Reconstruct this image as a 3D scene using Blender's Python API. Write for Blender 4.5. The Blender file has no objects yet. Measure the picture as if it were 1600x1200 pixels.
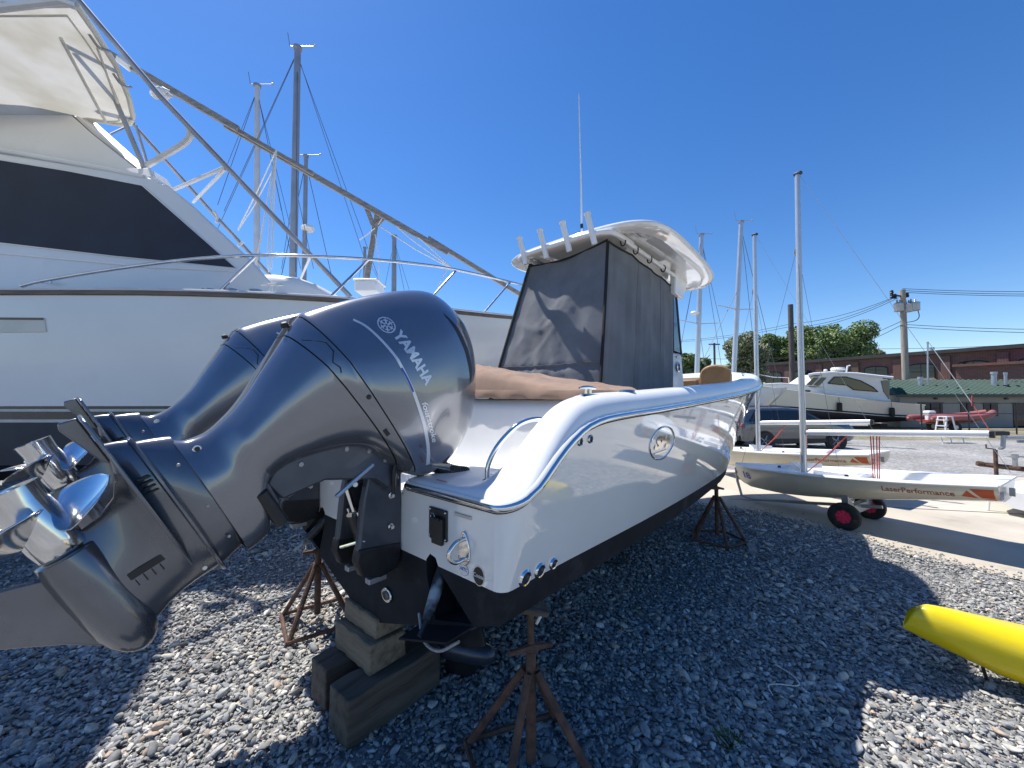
import bpy, bmesh, math, random
import numpy as np
from mathutils import Vector, Matrix
from mathutils.bvhtree import BVHTree
random.seed(7); RNG = np.random.default_rng(7)
S = bpy.context.scene
COL = S.collection
R = math.radians

# ------------------------------------------------------------------ camera
CAM_H = 2.0; FPX = 610.0; PITCH = R(2.07)
cam = bpy.data.cameras.new('camera'); camo = bpy.data.objects.new('camera', cam); COL.objects.link(camo)
camo.location = (0, 0, CAM_H); camo.rotation_euler = (R(90) + PITCH, 0, 0)
cam.sensor_fit = 'HORIZONTAL'; cam.sensor_width = 36.0; cam.lens = 36.0 * FPX / 1600.0
cam.clip_start = 0.05; cam.clip_end = 6000
S.camera = camo
# ------------------------------------------------------------------ sky and sun
SUN_AZ = -51.0      # degrees from the view axis (+Y), negative = to the left
SUN_EL = 62.0
w = bpy.data.worlds.new('World'); S.world = w; w.use_nodes = True
nt = w.node_tree; nt.nodes.clear()
sky = nt.nodes.new('ShaderNodeTexSky'); sky.sky_type = 'NISHITA'; sky.sun_disc = False
sky.sun_elevation = R(SUN_EL); sky.sun_rotation = R(SUN_AZ)
sky.altitude = 0; sky.air_density = 1.0; sky.dust_density = 0.12; sky.ozone_density = 3.0
bg = nt.nodes.new('ShaderNodeBackground'); bg.inputs['Strength'].default_value = 0.114
wo = nt.nodes.new('ShaderNodeOutputWorld')
hs = nt.nodes.new('ShaderNodeHueSaturation'); hs.inputs['Saturation'].default_value = 1.30; hs.inputs['Hue'].default_value = 0.508; hs.inputs['Value'].default_value = 1.0; nt.links.new(sky.outputs[0], hs.inputs['Color']); nt.links.new(hs.outputs[0], bg.inputs[0]); nt.links.new(bg.outputs[0], wo.inputs[0])
sl = bpy.data.lights.new('sun', 'SUN'); sl.energy = 5.0; sl.angle = R(0.53); sl.color = (1.0, 0.955, 0.89)
so = bpy.data.objects.new('sun', sl); COL.objects.link(so)
sdir = Vector((math.sin(R(SUN_AZ)) * math.cos(R(SUN_EL)), math.cos(R(SUN_AZ)) * math.cos(R(SUN_EL)), math.sin(R(SUN_EL))))
so.rotation_euler = sdir.to_track_quat('Z', 'Y').to_euler(); so.location = sdir * 50
S.view_settings.view_transform = 'Standard'; S.view_settings.look = 'None'
S.view_settings.exposure = 0.55; S.view_settings.gamma = 1.0
S.render.engine = 'CYCLES'
S.cycles.max_bounces = 8

# ------------------------------------------------------------------ measuring helpers (photo pixel -> place on the ground / at a depth)
def ray(u, v):
    a = (u - 800) / FPX; b = (600 - v) / FPX
    return Vector((a, math.cos(PITCH) - b * math.sin(PITCH), math.sin(PITCH) + b * math.cos(PITCH)))
def px(u, v, y):
    r = ray(u, v); return Vector((0, 0, CAM_H)) + r * (y / r.y)
def gp(u, v, z=0.0):
    r = ray(u, v); return Vector((0, 0, CAM_H)) + r * ((z - CAM_H) / r.z)

# ------------------------------------------------------------------ materials
MATS = {}
def mat(name, col, rough=0.5, metal=0.0, var=0.08, scale=6.0, bump=0.0, bscale=None, coat=0.0, spec=0.5,
        col2=None, stretch=None, rvar=0.0, detail=6.0, trans=0.0, ior=1.5, sheen=0.0, coords='Object', cr=(0.35, 0.65), dirt=None):
    m = bpy.data.materials.new(name); m.use_nodes = True; MATS[name] = m
    n = m.node_tree.nodes; l = m.node_tree.links; p = n['Principled BSDF']
    p.inputs['Roughness'].default_value = rough; p.inputs['Metallic'].default_value = metal
    p.inputs['Coat Weight'].default_value = coat; p.inputs['Coat Roughness'].default_value = 0.04
    p.inputs['Specular IOR Level'].default_value = spec; p.inputs['IOR'].default_value = ior
    p.inputs['Transmission Weight'].default_value = trans; p.inputs['Sheen Weight'].default_value = sheen
    tc = n.new('ShaderNodeTexCoord'); mp = n.new('ShaderNodeMapping')
    l.new(tc.outputs[coords], mp.inputs[0])
    if stretch: mp.inputs['Scale'].default_value = stretch
    nz = n.new('ShaderNodeTexNoise'); nz.inputs['Scale'].default_value = scale; nz.inputs['Detail'].default_value = detail
    l.new(mp.outputs[0], nz.inputs[0])
    rp = n.new('ShaderNodeValToRGB'); rp.color_ramp.elements[0].position = cr[0]; rp.color_ramp.elements[1].position = cr[1]
    c = Vector(col[:3]); c2 = Vector(col2[:3]) if col2 else c * (1 + var)
    c1 = c if col2 else c * (1 - var)
    rp.color_ramp.elements[0].color = (*c1, 1); rp.color_ramp.elements[1].color = (*c2, 1)
    l.new(nz.outputs[0], rp.inputs[0])
    out = rp.outputs[0]
    if dirt:   # (colour, scale, threshold, strength): irregular stains
        n2 = n.new('ShaderNodeTexNoise'); n2.inputs['Scale'].default_value = dirt[1]; n2.inputs['Detail'].default_value = 8; n2.inputs['Roughness'].default_value = 0.65
        l.new(mp.outputs[0], n2.inputs[0])
        r2 = n.new('ShaderNodeMapRange'); r2.inputs[1].default_value = dirt[2]; r2.inputs[2].default_value = dirt[2] + 0.2; r2.inputs[4].default_value = dirt[3]
        l.new(n2.outputs[0], r2.inputs[0])
        mx = n.new('ShaderNodeMix'); mx.data_type = 'RGBA'; l.new(r2.outputs[0], mx.inputs[0])
        l.new(out, mx.inputs[6]); mx.inputs[7].default_value = (*dirt[0], 1); out = mx.outputs[2]
    l.new(out, p.inputs['Base Color'])
    if rvar:
        mr = n.new('ShaderNodeMapRange'); mr.inputs[3].default_value = max(0, rough - rvar); mr.inputs[4].default_value = rough + rvar
        n3 = n.new('ShaderNodeTexNoise'); n3.inputs['Scale'].default_value = scale * 2.3; n3.inputs['Detail'].default_value = 5
        l.new(mp.outputs[0], n3.inputs[0]); l.new(n3.outputs[0], mr.inputs[0]); l.new(mr.outputs[0], p.inputs['Roughness'])
    if bump:
        nb = n.new('ShaderNodeTexNoise'); nb.inputs['Scale'].default_value = bscale or scale * 8; nb.inputs['Detail'].default_value = 4
        l.new(mp.outputs[0], nb.inputs[0])
        b = n.new('ShaderNodeBump'); b.inputs['Strength'].default_value = bump; b.inputs['Distance'].default_value = 0.01
        l.new(nb.outputs[0], b.inputs['Height']); l.new(b.outputs[0], p.inputs['Normal'])
    return m

mat('gelcoat', (0.78, 0.775, 0.75), 0.05, var=0.02, scale=2, coat=1.0, rvar=0.015, spec=0.9, dirt=((0.70, 0.68, 0.62), 1.6, 0.62, 0.35))
mat('gelcoat_inner', (0.78, 0.785, 0.78), 0.30, var=0.03, scale=4, coat=0.2, rvar=0.06)
mat('bottom_paint', (0.013, 0.015, 0.020), 0.75, var=0.25, scale=5, spec=0.2, bump=0.15, bscale=90, dirt=((0.045, 0.048, 0.055), 3.5, 0.55, 0.75))
mat('engine_paint', (0.205, 0.213, 0.238), 0.22, metal=0.72, var=0.05, scale=3, coat=1.0, rvar=0.03)
mat('engine_lower', (0.145, 0.153, 0.172), 0.26, metal=0.7, var=0.08, scale=5, coat=0.6, rvar=0.06, dirt=((0.13, 0.14, 0.15), 9, 0.62, 0.4))
mat('engine_dark', (0.012, 0.013, 0.016), 0.45, var=0.2, scale=9)
mat('bracket_grey', (0.060, 0.070, 0.092), 0.36, metal=0.35, var=0.12, scale=8, coat=0.3, rvar=0.08)
mat('bracket_black', (0.010, 0.011, 0.014), 0.5, var=0.3, scale=12, bump=0.3, bscale=40, dirt=((0.30, 0.30, 0.29), 16, 0.66, 0.8))
mat('chrome', (0.72, 0.72, 0.72), 0.07, metal=1.0, var=0.04, scale=8, rvar=0.04)
mat('stainless', (0.66, 0.665, 0.67), 0.13, metal=1.0, var=0.07, scale=10, rvar=0.07)
mat('aluminium', (0.60, 0.61, 0.62), 0.34, metal=0.9, var=0.08, scale=6, rvar=0.1)
mat('aluminium_white', (0.62, 0.63, 0.64), 0.4, metal=0.3, var=0.06, scale=4)
mat('alu_dull', (0.36, 0.36, 0.37), 0.5, metal=0.6, var=0.15, scale=3, rvar=0.1)
mat('rubber', (0.016, 0.016, 0.017), 0.7, var=0.3, scale=12, bump=0.2)
mat('black_plastic', (0.014, 0.015, 0.017), 0.42, var=0.2, scale=15)
mat('canvas_grey', (0.150, 0.160, 0.175), 0.92, var=0.16, scale=3.2, bump=0.45, bscale=420, sheen=0.12, dirt=((0.20, 0.212, 0.228), 5, 0.6, 0.5))
mat('canvas_black', (0.012, 0.012, 0.013), 0.85, var=0.2, scale=20)
mat('canvas_tan', (0.27, 0.175, 0.122), 0.9, var=0.10, scale=5, bump=0.35, bscale=300, sheen=0.15, dirt=((0.33, 0.225, 0.165), 4, 0.58, 0.5))
mat('vinyl_tan', (0.30, 0.17, 0.075), 0.55, var=0.1, scale=8, bump=0.2, bscale=120)
mat('acrylic', (0.035, 0.05, 0.075), 0.04, var=0.05, spec=0.6)
mat('tinted_glass', (0.010, 0.012, 0.016), 0.04, var=0.1, spec=0.6)
mat('window_cover', (0.010, 0.016, 0.033), 0.62, var=0.18, scale=2.0, bump=0.3, bscale=300)
mat('yacht_white', (0.72, 0.72, 0.71), 0.22, var=0.035, scale=0.9, coat=0.35, rvar=0.1, dirt=((0.60, 0.59, 0.56), 0.9, 0.58, 0.45))
mat('yacht_deck', (0.74, 0.74, 0.73), 0.35, var=0.03, scale=2)
mat('yacht_cream', (0.62, 0.60, 0.52), 0.6, var=0.08, scale=2.5, bump=0.1, bscale=30, dirt=((0.36, 0.33, 0.24), 4, 0.6, 0.6))
mat('stripe_green', (0.018, 0.035, 0.036), 0.25, var=0.15, scale=3, coat=0.4)
mat('stripe_white', (0.52, 0.51, 0.47), 0.4, var=0.1, scale=6)
mat('yacht_bottom', (0.012, 0.017, 0.032), 0.55, var=0.25, scale=2, bump=0.1, bscale=20, dirt=((0.03, 0.035, 0.05), 3, 0.6, 0.6))
mat('teak', (0.16, 0.125, 0.10), 0.7, var=0.25, scale=10, stretch=(0.2, 1, 3), bump=0.3, bscale=50)
mat('lumber', (0.25, 0.235, 0.215), 0.85, var=0.22, scale=8, stretch=(0.25, 3, 3), bump=0.4, bscale=40)
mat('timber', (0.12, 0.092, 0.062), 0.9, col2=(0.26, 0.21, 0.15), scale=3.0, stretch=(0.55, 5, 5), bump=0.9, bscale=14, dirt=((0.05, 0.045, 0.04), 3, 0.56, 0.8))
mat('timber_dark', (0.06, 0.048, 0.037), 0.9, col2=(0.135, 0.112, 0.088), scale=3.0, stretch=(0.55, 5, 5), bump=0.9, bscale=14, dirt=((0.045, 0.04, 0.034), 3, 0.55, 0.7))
mat('rust', (0.055, 0.033, 0.024), 0.85, col2=(0.14, 0.075, 0.05), scale=14, bump=0.5, bscale=70, dirt=((0.03, 0.022, 0.02), 6, 0.52, 0.8))
mat('concrete', (0.39, 0.35, 0.285), 0.9, col2=(0.50, 0.455, 0.38), scale=0.9, bump=0.3, bscale=60, detail=12, dirt=((0.24, 0.21, 0.175), 1.6, 0.56, 0.6))
mat('rope', (0.72, 0.71, 0.67), 0.85, var=0.1, scale=60, bump=0.4, bscale=200)
mat('rope_grey', (0.30, 0.31, 0.32), 0.85, var=0.15, scale=60)
mat('wire', (0.10, 0.105, 0.115), 0.5, metal=0.5, var=0.1)
mat('cable', (0.012, 0.012, 0.013), 0.6, var=0.1)
mat('spar', (0.53, 0.545, 0.56), 0.32, metal=0.55, var=0.06, scale=2.0, rvar=0.1)
mat('spar_dull', (0.33, 0.34, 0.36), 0.4, metal=0.5, var=0.10, scale=2.0)
mat('dinghy_hull', (0.60, 0.56, 0.45), 0.28, var=0.05, scale=2.5, coat=0.3, dirt=((0.50, 0.44, 0.27), 2.0, 0.55, 0.6))
mat('dinghy_deck', (0.76, 0.77, 0.77), 0.4, var=0.03, scale=4)
mat('red_plastic', (0.75, 0.03, 0.09), 0.4, var=0.08, scale=10)
mat('red_rope', (0.36, 0.06, 0.055), 0.8, var=0.15, scale=50)
mat('blue_print', (0.035, 0.07, 0.34), 0.5, var=0.05)
mat('orange_print', (0.46, 0.075, 0.02), 0.5, var=0.06)
mat('brown_print', (0.26, 0.085, 0.055), 0.5, var=0.06)
mat('kayak_yellow', (0.72, 0.56, 0.005), 0.30, var=0.05, scale=3, coat=0.25, bump=0.05, bscale=30, rvar=0.08, dirt=((0.62, 0.47, 0.01), 6, 0.62, 0.4))
mat('cream_hull', (0.66, 0.62, 0.50), 0.3, var=0.03, scale=0.5, coat=0.3)
mat('cream_cabin', (0.70, 0.69, 0.64), 0.35, var=0.03, scale=0.6)
mat('navy_bottom', (0.018, 0.018, 0.030), 0.5, var=0.2, scale=1)
mat('car_paint', (0.12, 0.125, 0.135), 0.25, metal=0.6, var=0.05, coat=1.0)
mat('car_black', (0.010, 0.010, 0.011), 0.5, var=0.1)
mat('alloy', (0.32, 0.33, 0.34), 0.35, metal=0.9, var=0.08)
mat('lamp_red', (0.32, 0.012, 0.012), 0.2, var=0.05)
mat('plate_white', (0.6, 0.62, 0.6), 0.5, var=0.05)
mat('wall_grey', (0.29, 0.275, 0.25), 0.85, var=0.05, scale=1.0)
mat('door_dark', (0.018, 0.020, 0.024), 0.4, var=0.2, scale=2)
mat('roof_green', (0.018, 0.060, 0.045), 0.6, var=0.10, scale=0.8, spec=0.3)
mat('galvanised', (0.42, 0.44, 0.46), 0.45, metal=0.7, var=0.1, scale=5)
mat('roof_black', (0.05, 0.046, 0.045), 0.9, var=0.15, scale=1.0)
mat('pole_wood', (0.33, 0.28, 0.225), 0.9, var=0.18, scale=4, stretch=(4, 4, 0.3), bump=0.4, bscale=20)
mat('pole_dark', (0.10, 0.085, 0.075), 0.9, var=0.2, scale=4, stretch=(4, 4, 0.3))
mat('trunk', (0.09, 0.07, 0.055), 0.95, var=0.25, scale=3, bump=0.6)
mat('rib_red', (0.30, 0.10, 0.095), 0.5, var=0.06, scale=1)
mat('rib_dark', (0.26, 0.04, 0.04), 0.5, var=0.1, scale=1)
mat('white_paint', (0.74, 0.74, 0.73), 0.4, var=0.04, scale=4)
mat('weed', (0.045, 0.085, 0.02), 0.7, var=0.4, scale=30)
mat('sticker_white', (0.70, 0.71, 0.72), 0.4, var=0.02)
mat('sticker_red', (0.60, 0.14, 0.13), 0.4, var=0.05)
mat('decal_silver', (0.62, 0.65, 0.69), 0.30, metal=0.35, var=0.03)
mat('decal_blue', (0.02, 0.045, 0.32), 0.3, var=0.03)
mat('fouling', (0.02, 0.024, 0.03), 0.5, col2=(0.30, 0.36, 0.40), scale=9, bump=0.4, bscale=30, cr=(0.45, 0.62))
mat('amber', (0.5, 0.18, 0.02), 0.3)

def brick_mat():
    m = bpy.data.materials.new('brick_wall'); m.use_nodes = True; MATS['brick_wall'] = m
    n = m.node_tree.nodes; l = m.node_tree.links; p = n['Principled BSDF']; p.inputs['Roughness'].default_value = 0.9
    tc = n.new('ShaderNodeTexCoord'); mp = n.new('ShaderNodeMapping'); mp.inputs['Rotation'].default_value = (R(90), 0, 0)
    l.new(tc.outputs['Object'], mp.inputs[0])
    b = n.new('ShaderNodeTexBrick'); b.inputs['Color1'].default_value = (0.155, 0.070, 0.053, 1); b.inputs['Color2'].default_value = (0.11, 0.052, 0.041, 1)
    b.inputs['Mortar'].default_value = (0.20, 0.15, 0.12, 1); b.inputs['Scale'].default_value = 1.0
    b.inputs['Brick Width'].default_value = 0.42; b.inputs['Row Height'].default_value = 0.15; b.inputs['Mortar Size'].default_value = 0.014
    l.new(mp.outputs[0], b.inputs[0])
    nz = n.new('ShaderNodeTexNoise'); nz.inputs['Scale'].default_value = 0.35; nz.inputs['Detail'].default_value = 8; l.new(tc.outputs['Object'], nz.inputs[0])
    mx = n.new('ShaderNodeMix'); mx.data_type = 'RGBA'; mx.blend_type = 'MULTIPLY'; mx.inputs[0].default_value = 0.6
    l.new(b.outputs[0], mx.inputs[6]); l.new(nz.outputs[1], mx.inputs[7])
    mul = n.new('ShaderNodeMix'); mul.data_type = 'RGBA'; mul.blend_type = 'ADD'; mul.inputs[0].default_value = 0.25
    l.new(mx.outputs[2], mul.inputs[6]); l.new(b.outputs[0], mul.inputs[7]); l.new(mul.outputs[2], p.inputs['Base Color'])
brick_mat()

def stone_mat():
    m = bpy.data.materials.new('stone'); m.use_nodes = True; MATS['stone'] = m
    n = m.node_tree.nodes; l = m.node_tree.links; p = n['Principled BSDF']; p.inputs['Roughness'].default_value = 0.78
    a = n.new('ShaderNodeAttribute'); a.attribute_type = 'INSTANCER'; a.attribute_name = 'tone'
    rp = n.new('ShaderNodeValToRGB'); rp.color_ramp.interpolation = 'CONSTANT'
    cols = [(0.0, (0.190, 0.192, 0.189)), (0.16, (0.281, 0.284, 0.279)), (0.30, (0.359, 0.356, 0.336)), (0.46, (0.242, 0.250, 0.250)),
            (0.58, (0.451, 0.429, 0.385)), (0.70, (0.326, 0.326, 0.318)), (0.80, (0.522, 0.480, 0.403)), (0.87, (0.392, 0.314, 0.244)), (0.92, (0.626, 0.602, 0.550)), (0.96, (0.157, 0.154, 0.153))]
    e = rp.color_ramp.elements
    e[0].position = 0; e[0].color = (*cols[0][1], 1); e[1].position = cols[1][0]; e[1].color = (*cols[1][1], 1)
    for pos, c in cols[2:]:
        k = e.new(pos); k.color = (*c, 1)
    l.new(a.outputs['Fac'], rp.inputs[0])
    tc = n.new('ShaderNodeTexCoord'); nz = n.new('ShaderNodeTexNoise'); nz.inputs['Scale'].default_value = 2.4; nz.inputs['Detail'].default_value = 6
    l.new(tc.outputs['Object'], nz.inputs[0])
    mr = n.new('ShaderNodeMapRange'); mr.inputs[1].default_value = 0.3; mr.inputs[2].default_value = 0.7; mr.inputs[3].default_value = 0.72; mr.inputs[4].default_value = 1.2
    l.new(nz.outputs[0], mr.inputs[0])
    vm = n.new('ShaderNodeVectorMath'); vm.operation = 'SCALE'; l.new(rp.outputs[0], vm.inputs[0]); l.new(mr.outputs[0], vm.inputs['Scale'])
    l.new(vm.outputs[0], p.inputs['Base Color'])
stone_mat()

def ground_mat(name, c1, c2, c3, vs, grass=0.0):
    m = bpy.data.materials.new(name); m.use_nodes = True; MATS[name] = m
    n = m.node_tree.nodes; l = m.node_tree.links; p = n['Principled BSDF']; p.inputs['Roughness'].default_value = 0.95
    tc = n.new('ShaderNodeTexCoord')
    vo = n.new('ShaderNodeTexVoronoi'); vo.inputs['Scale'].default_value = vs; l.new(tc.outputs['Object'], vo.inputs[0])
    sp = n.new('ShaderNodeSeparateColor'); l.new(vo.outputs['Color'], sp.inputs[0])
    rp = n.new('ShaderNodeValToRGB'); e = rp.color_ramp.elements
    e[0].color = (*c1, 1); e[1].color = (*c3, 1); k = e.new(0.5); k.color = (*c2, 1); l.new(sp.outputs[0], rp.inputs[0])
    nz = n.new('ShaderNodeTexNoise'); nz.inputs['Scale'].default_value = 0.35; nz.inputs['Detail'].default_value = 9; l.new(tc.outputs['Object'], nz.inputs[0])
    mr = n.new('ShaderNodeMapRange'); mr.inputs[1].default_value = 0.35; mr.inputs[2].default_value = 0.65; mr.inputs[3].default_value = 0.8; mr.inputs[4].default_value = 1.15
    l.new(nz.outputs[0], mr.inputs[0])
    vm = n.new('ShaderNodeVectorMath'); vm.operation = 'SCALE'; l.new(rp.outputs[0], vm.inputs[0]); l.new(mr.outputs[0], vm.inputs['Scale'])
    out = vm.outputs[0]
    if grass:
        n2 = n.new('ShaderNodeTexNoise'); n2.inputs['Scale'].default_value = 0.22; n2.inputs['Detail'].default_value = 7; l.new(tc.outputs['Object'], n2.inputs[0])
        r2 = n.new('ShaderNodeMapRange'); r2.inputs[1].default_value = 0.52; r2.inputs[2].default_value = 0.62; r2.inputs[4].default_value = grass; l.new(n2.outputs[0], r2.inputs[0])
        mx = n.new('ShaderNodeMix'); mx.data_type = 'RGBA'; l.new(r2.outputs[0], mx.inputs[0]); l.new(out, mx.inputs[6]); mx.inputs[7].default_value = (0.19, 0.165, 0.085, 1); out = mx.outputs[2]
    l.new(out, p.inputs['Base Color'])
    b = n.new('ShaderNodeBump'); b.inputs['Strength'].default_value = 0.6; b.inputs['Distance'].default_value = 0.03; l.new(vo.outputs['Distance'], b.inputs['Height']); l.new(b.outputs[0], p.inputs['Normal'])
ground_mat('gravel_ground', (0.13, 0.13, 0.13), (0.21, 0.21, 0.205), (0.33, 0.32, 0.30), 26)
ground_mat('lot_gravel', (0.19, 0.185, 0.175), (0.26, 0.255, 0.245), (0.36, 0.35, 0.33), 16, grass=0.0)
ground_mat('verge', (0.15, 0.13, 0.08), (0.21, 0.185, 0.11), (0.26, 0.24, 0.17), 9)

def canvas_top_mat():
    m = bpy.data.materials.new('canvas_top'); m.use_nodes = True; MATS['canvas_top'] = m
    n = m.node_tree.nodes; l = m.node_tree.links; p = n['Principled BSDF']; p.inputs['Roughness'].default_value = 0.8
    tc = n.new('ShaderNodeTexCoord'); nz = n.new('ShaderNodeTexNoise'); nz.inputs['Scale'].default_value = 1.7; nz.inputs['Detail'].default_value = 8; l.new(tc.outputs['Object'], nz.inputs[0])
    rp = n.new('ShaderNodeValToRGB'); rp.color_ramp.elements[0].position = .35; rp.color_ramp.elements[1].position = .62
    rp.color_ramp.elements[0].color = (0.60, 0.57, 0.47, 1); rp.color_ramp.elements[1].color = (0.76, 0.74, 0.68, 1); l.new(nz.outputs[0], rp.inputs[0])
    l.new(rp.outputs[0], p.inputs['Base Color']); tr = n.new('ShaderNodeBsdfTranslucent'); l.new(rp.outputs[0], tr.inputs[0])
    mx = n.new('ShaderNodeMixShader'); mx.inputs[0].default_value = 0.30; l.new(p.outputs[0], mx.inputs[1]); l.new(tr.outputs[0], mx.inputs[2]); l.new(mx.outputs[0], n['Material Output'].inputs[0])
canvas_top_mat()
def leaf_mat(name, c1, c2):
    m = bpy.data.materials.new(name); m.use_nodes = True; MATS[name] = m
    n = m.node_tree.nodes; l = m.node_tree.links; p = n['Principled BSDF']; p.inputs['Roughness'].default_value = 0.6
    tc = n.new('ShaderNodeTexCoord'); nz = n.new('ShaderNodeTexNoise'); nz.inputs['Scale'].default_value = 0.9; nz.inputs['Detail'].default_value = 5
    l.new(tc.outputs['Object'], nz.inputs[0]); rp = n.new('ShaderNodeValToRGB'); rp.color_ramp.elements[0].position = .35; rp.color_ramp.elements[1].position = .65
    rp.color_ramp.elements[0].color = (*c1, 1); rp.color_ramp.elements[1].color = (*c2, 1); l.new(nz.outputs[0], rp.inputs[0]); l.new(rp.outputs[0], p.inputs['Base Color'])
    p.inputs['Subsurface Weight'].default_value = 0.0
leaf_mat('leaf_a', (0.085, 0.14, 0.028), (0.165, 0.23, 0.055))
leaf_mat('leaf_b', (0.14, 0.165, 0.07), (0.23, 0.24, 0.115))
leaf_mat('leaf_c', (0.06, 0.10, 0.024), (0.115, 0.16, 0.045))

# ------------------------------------------------------------------ mesh building helpers
def lerp(a, b, t): return a + (b - a) * t
def sstep(a, b, x):
    t = np.clip((np.asarray(x, float) - a) / (b - a), 0, 1); return t * t * (3 - 2 * t)
def pchip(xs, ys):
    xs = np.array(xs, float); ys = np.array(ys, float); h = np.diff(xs); d = np.diff(ys) / h; m = np.zeros(len(xs))
    m[0] = d[0]; m[-1] = d[-1]
    for i in range(1, len(xs) - 1):
        if d[i - 1] * d[i] > 0:
            w1 = 2 * h[i] + h[i - 1]; w2 = h[i] + 2 * h[i - 1]; m[i] = (w1 + w2) / (w1 / d[i - 1] + w2 / d[i])
    def f(x):
        x = min(max(float(x), xs[0]), xs[-1]); i = min(max(int(np.searchsorted(xs, x)) - 1, 0), len(h) - 1)
        t = (x - xs[i]) / h[i]
        return float((1 + 2 * t) * (1 - t) ** 2 * ys[i] + t * (1 - t) ** 2 * h[i] * m[i] + t * t * (3 - 2 * t) * ys[i + 1] + t * t * (t - 1) * h[i] * m[i + 1])
    return f
def smooth_path(pts, n=6):
    """Catmull-Rom through points"""
    P = [Vector(p) for p in pts]; out = []
    for i in range(len(P) - 1):
        p0 = P[i - 1] if i else P[0] * 2 - P[1]; p1 = P[i]; p2 = P[i + 1]; p3 = P[i + 2] if i + 2 < len(P) else P[-1] * 2 - P[-2]
        for k in range(n):
            t = k / n
            out.append(0.5 * ((2 * p1) + (p2 - p0) * t + (2 * p0 - 5 * p1 + 4 * p2 - p3) * t * t + (3 * p1 - p0 - 3 * p2 + p3) * t ** 3))
    out.append(P[-1]); return out
def sag(a, b, d, n=14):
    a = Vector(a); b = Vector(b)
    return [a.lerp(b, i / n) - Vector((0, 0, d * 4 * (i / n) * (1 - i / n))) for i in range(n + 1)]

class MB:
    def __init__(s): s.v = []; s.f = []
    def add(s, vs, fs):
        o = len(s.v); s.v += [Vector(v) for v in vs]; s.f += [tuple(i + o for i in f) for f in fs]; return s
    def box(s, c, d, rot=None):
        c = Vector(c); h = Vector(d) / 2; vs = []
        for x in (-1, 1):
            for y in (-1, 1):
                for z in (-1, 1):
                    p = Vector((x * h.x, y * h.y, z * h.z)); vs.append(c + (rot @ p if rot else p))
        return s.add(vs, [(0, 1, 3, 2), (4, 6, 7, 5), (0, 4, 5, 1), (2, 3, 7, 6), (0, 2, 6, 4), (1, 5, 7, 3)])
    def tube(s, pts, r, n=8, caps=True, flat=None):
        P = [Vector(p) for p in pts]; rs = r if hasattr(r, '__len__') else [r] * len(P); rings = []
        t0 = (P[1] - P[0]).normalized(); up = Vector((0, 0, 1)) if abs(t0.z) < 0.9 else Vector((1, 0, 0))
        nx = t0.cross(up).normalized()
        for i, p in enumerate(P):
            t = ((P[min(i + 1, len(P) - 1)] - P[max(i - 1, 0)])).normalized()
            nx = (nx - t * nx.dot(t)).normalized(); ny = t.cross(nx)
            f1, f2 = flat if flat else (1, 1)
            rings.append([p + nx * math.cos(2 * math.pi * k / n) * rs[i] * f1 + ny * math.sin(2 * math.pi * k / n) * rs[i] * f2 for k in range(n)])
        return s.loft(rings, cap=caps)
    def loft(s, rings, cap=False, closed=True, cap0=None, cap1=None):
        n = len(rings[0]); vs = [p for r in rings for p in r]; fs = []
        for i in range(len(rings) - 1):
            for k in range(n if closed else n - 1):
                a = i * n + k; b = i * n + (k + 1) % n; fs.append((a, b, b + n, a + n))
        if cap0 if cap0 is not None else cap: fs.append(tuple(range(n))[::-1])
        if cap1 if cap1 is not None else cap: fs.append(tuple((len(rings) - 1) * n + k for k in range(n)))
        return s.add(vs, fs)
    def prism(s, poly, off):
        n = len(poly); off = Vector(off); vs = [Vector(p) for p in poly] + [Vector(p) + off for p in poly]
        fs = [tuple(range(n))[::-1], tuple(range(n, 2 * n))] + [(i, (i + 1) % n, (i + 1) % n + n, i + n) for i in range(n)]
        return s.add(vs, fs)
    def lathe(s, prof, org, axis, n=24, caps=True):
        ax = Vector(axis).normalized(); u = ax.orthogonal().normalized(); w = ax.cross(u); org = Vector(org); rings = []
        for r, h in prof:
            rings.append([org + ax * h + (u * math.cos(2 * math.pi * k / n) + w * math.sin(2 * math.pi * k / n)) * max(r, 1e-5) for k in range(n)])
        return s.loft(rings, cap=caps)
    def grid(s, rows):
        n = len(rows[0]); vs = [p for r in rows for p in r]; fs = []
        for i in range(len(rows) - 1):
            for k in range(n - 1):
                a = i * n + k; fs.append((a, a + 1, a + n + 1, a + n))
        return s.add(vs, fs)
    def poly(s, pts): return s.add(pts, [tuple(range(len(pts)))])
    def move(s, m):
        s.v = [m @ v for v in s.v]; return s
    def build(s, name, m, parent=None, smooth=40, bevel=0, bseg=2, world=False, solid=0, recalc=True, subsurf=0):
        me = bpy.data.meshes.new(name)
        vs = s.v
        if world and parent is not None: vs = [v - parent.location for v in vs]
        me.from_pydata([tuple(v) for v in vs], [], s.f)
        if recalc:
            b = bmesh.new(); b.from_mesh(me); bmesh.ops.recalc_face_normals(b, faces=b.faces); b.to_mesh(me); b.free()
        me.materials.append(MATS[m] if isinstance(m, str) else m)
        if smooth:
            me.polygons.foreach_set('use_smooth', [True] * len(me.polygons)); me.set_sharp_from_angle(angle=R(smooth))
        me.update()
        return link(name, me, parent, bevel, bseg, solid, subsurf)
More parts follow.
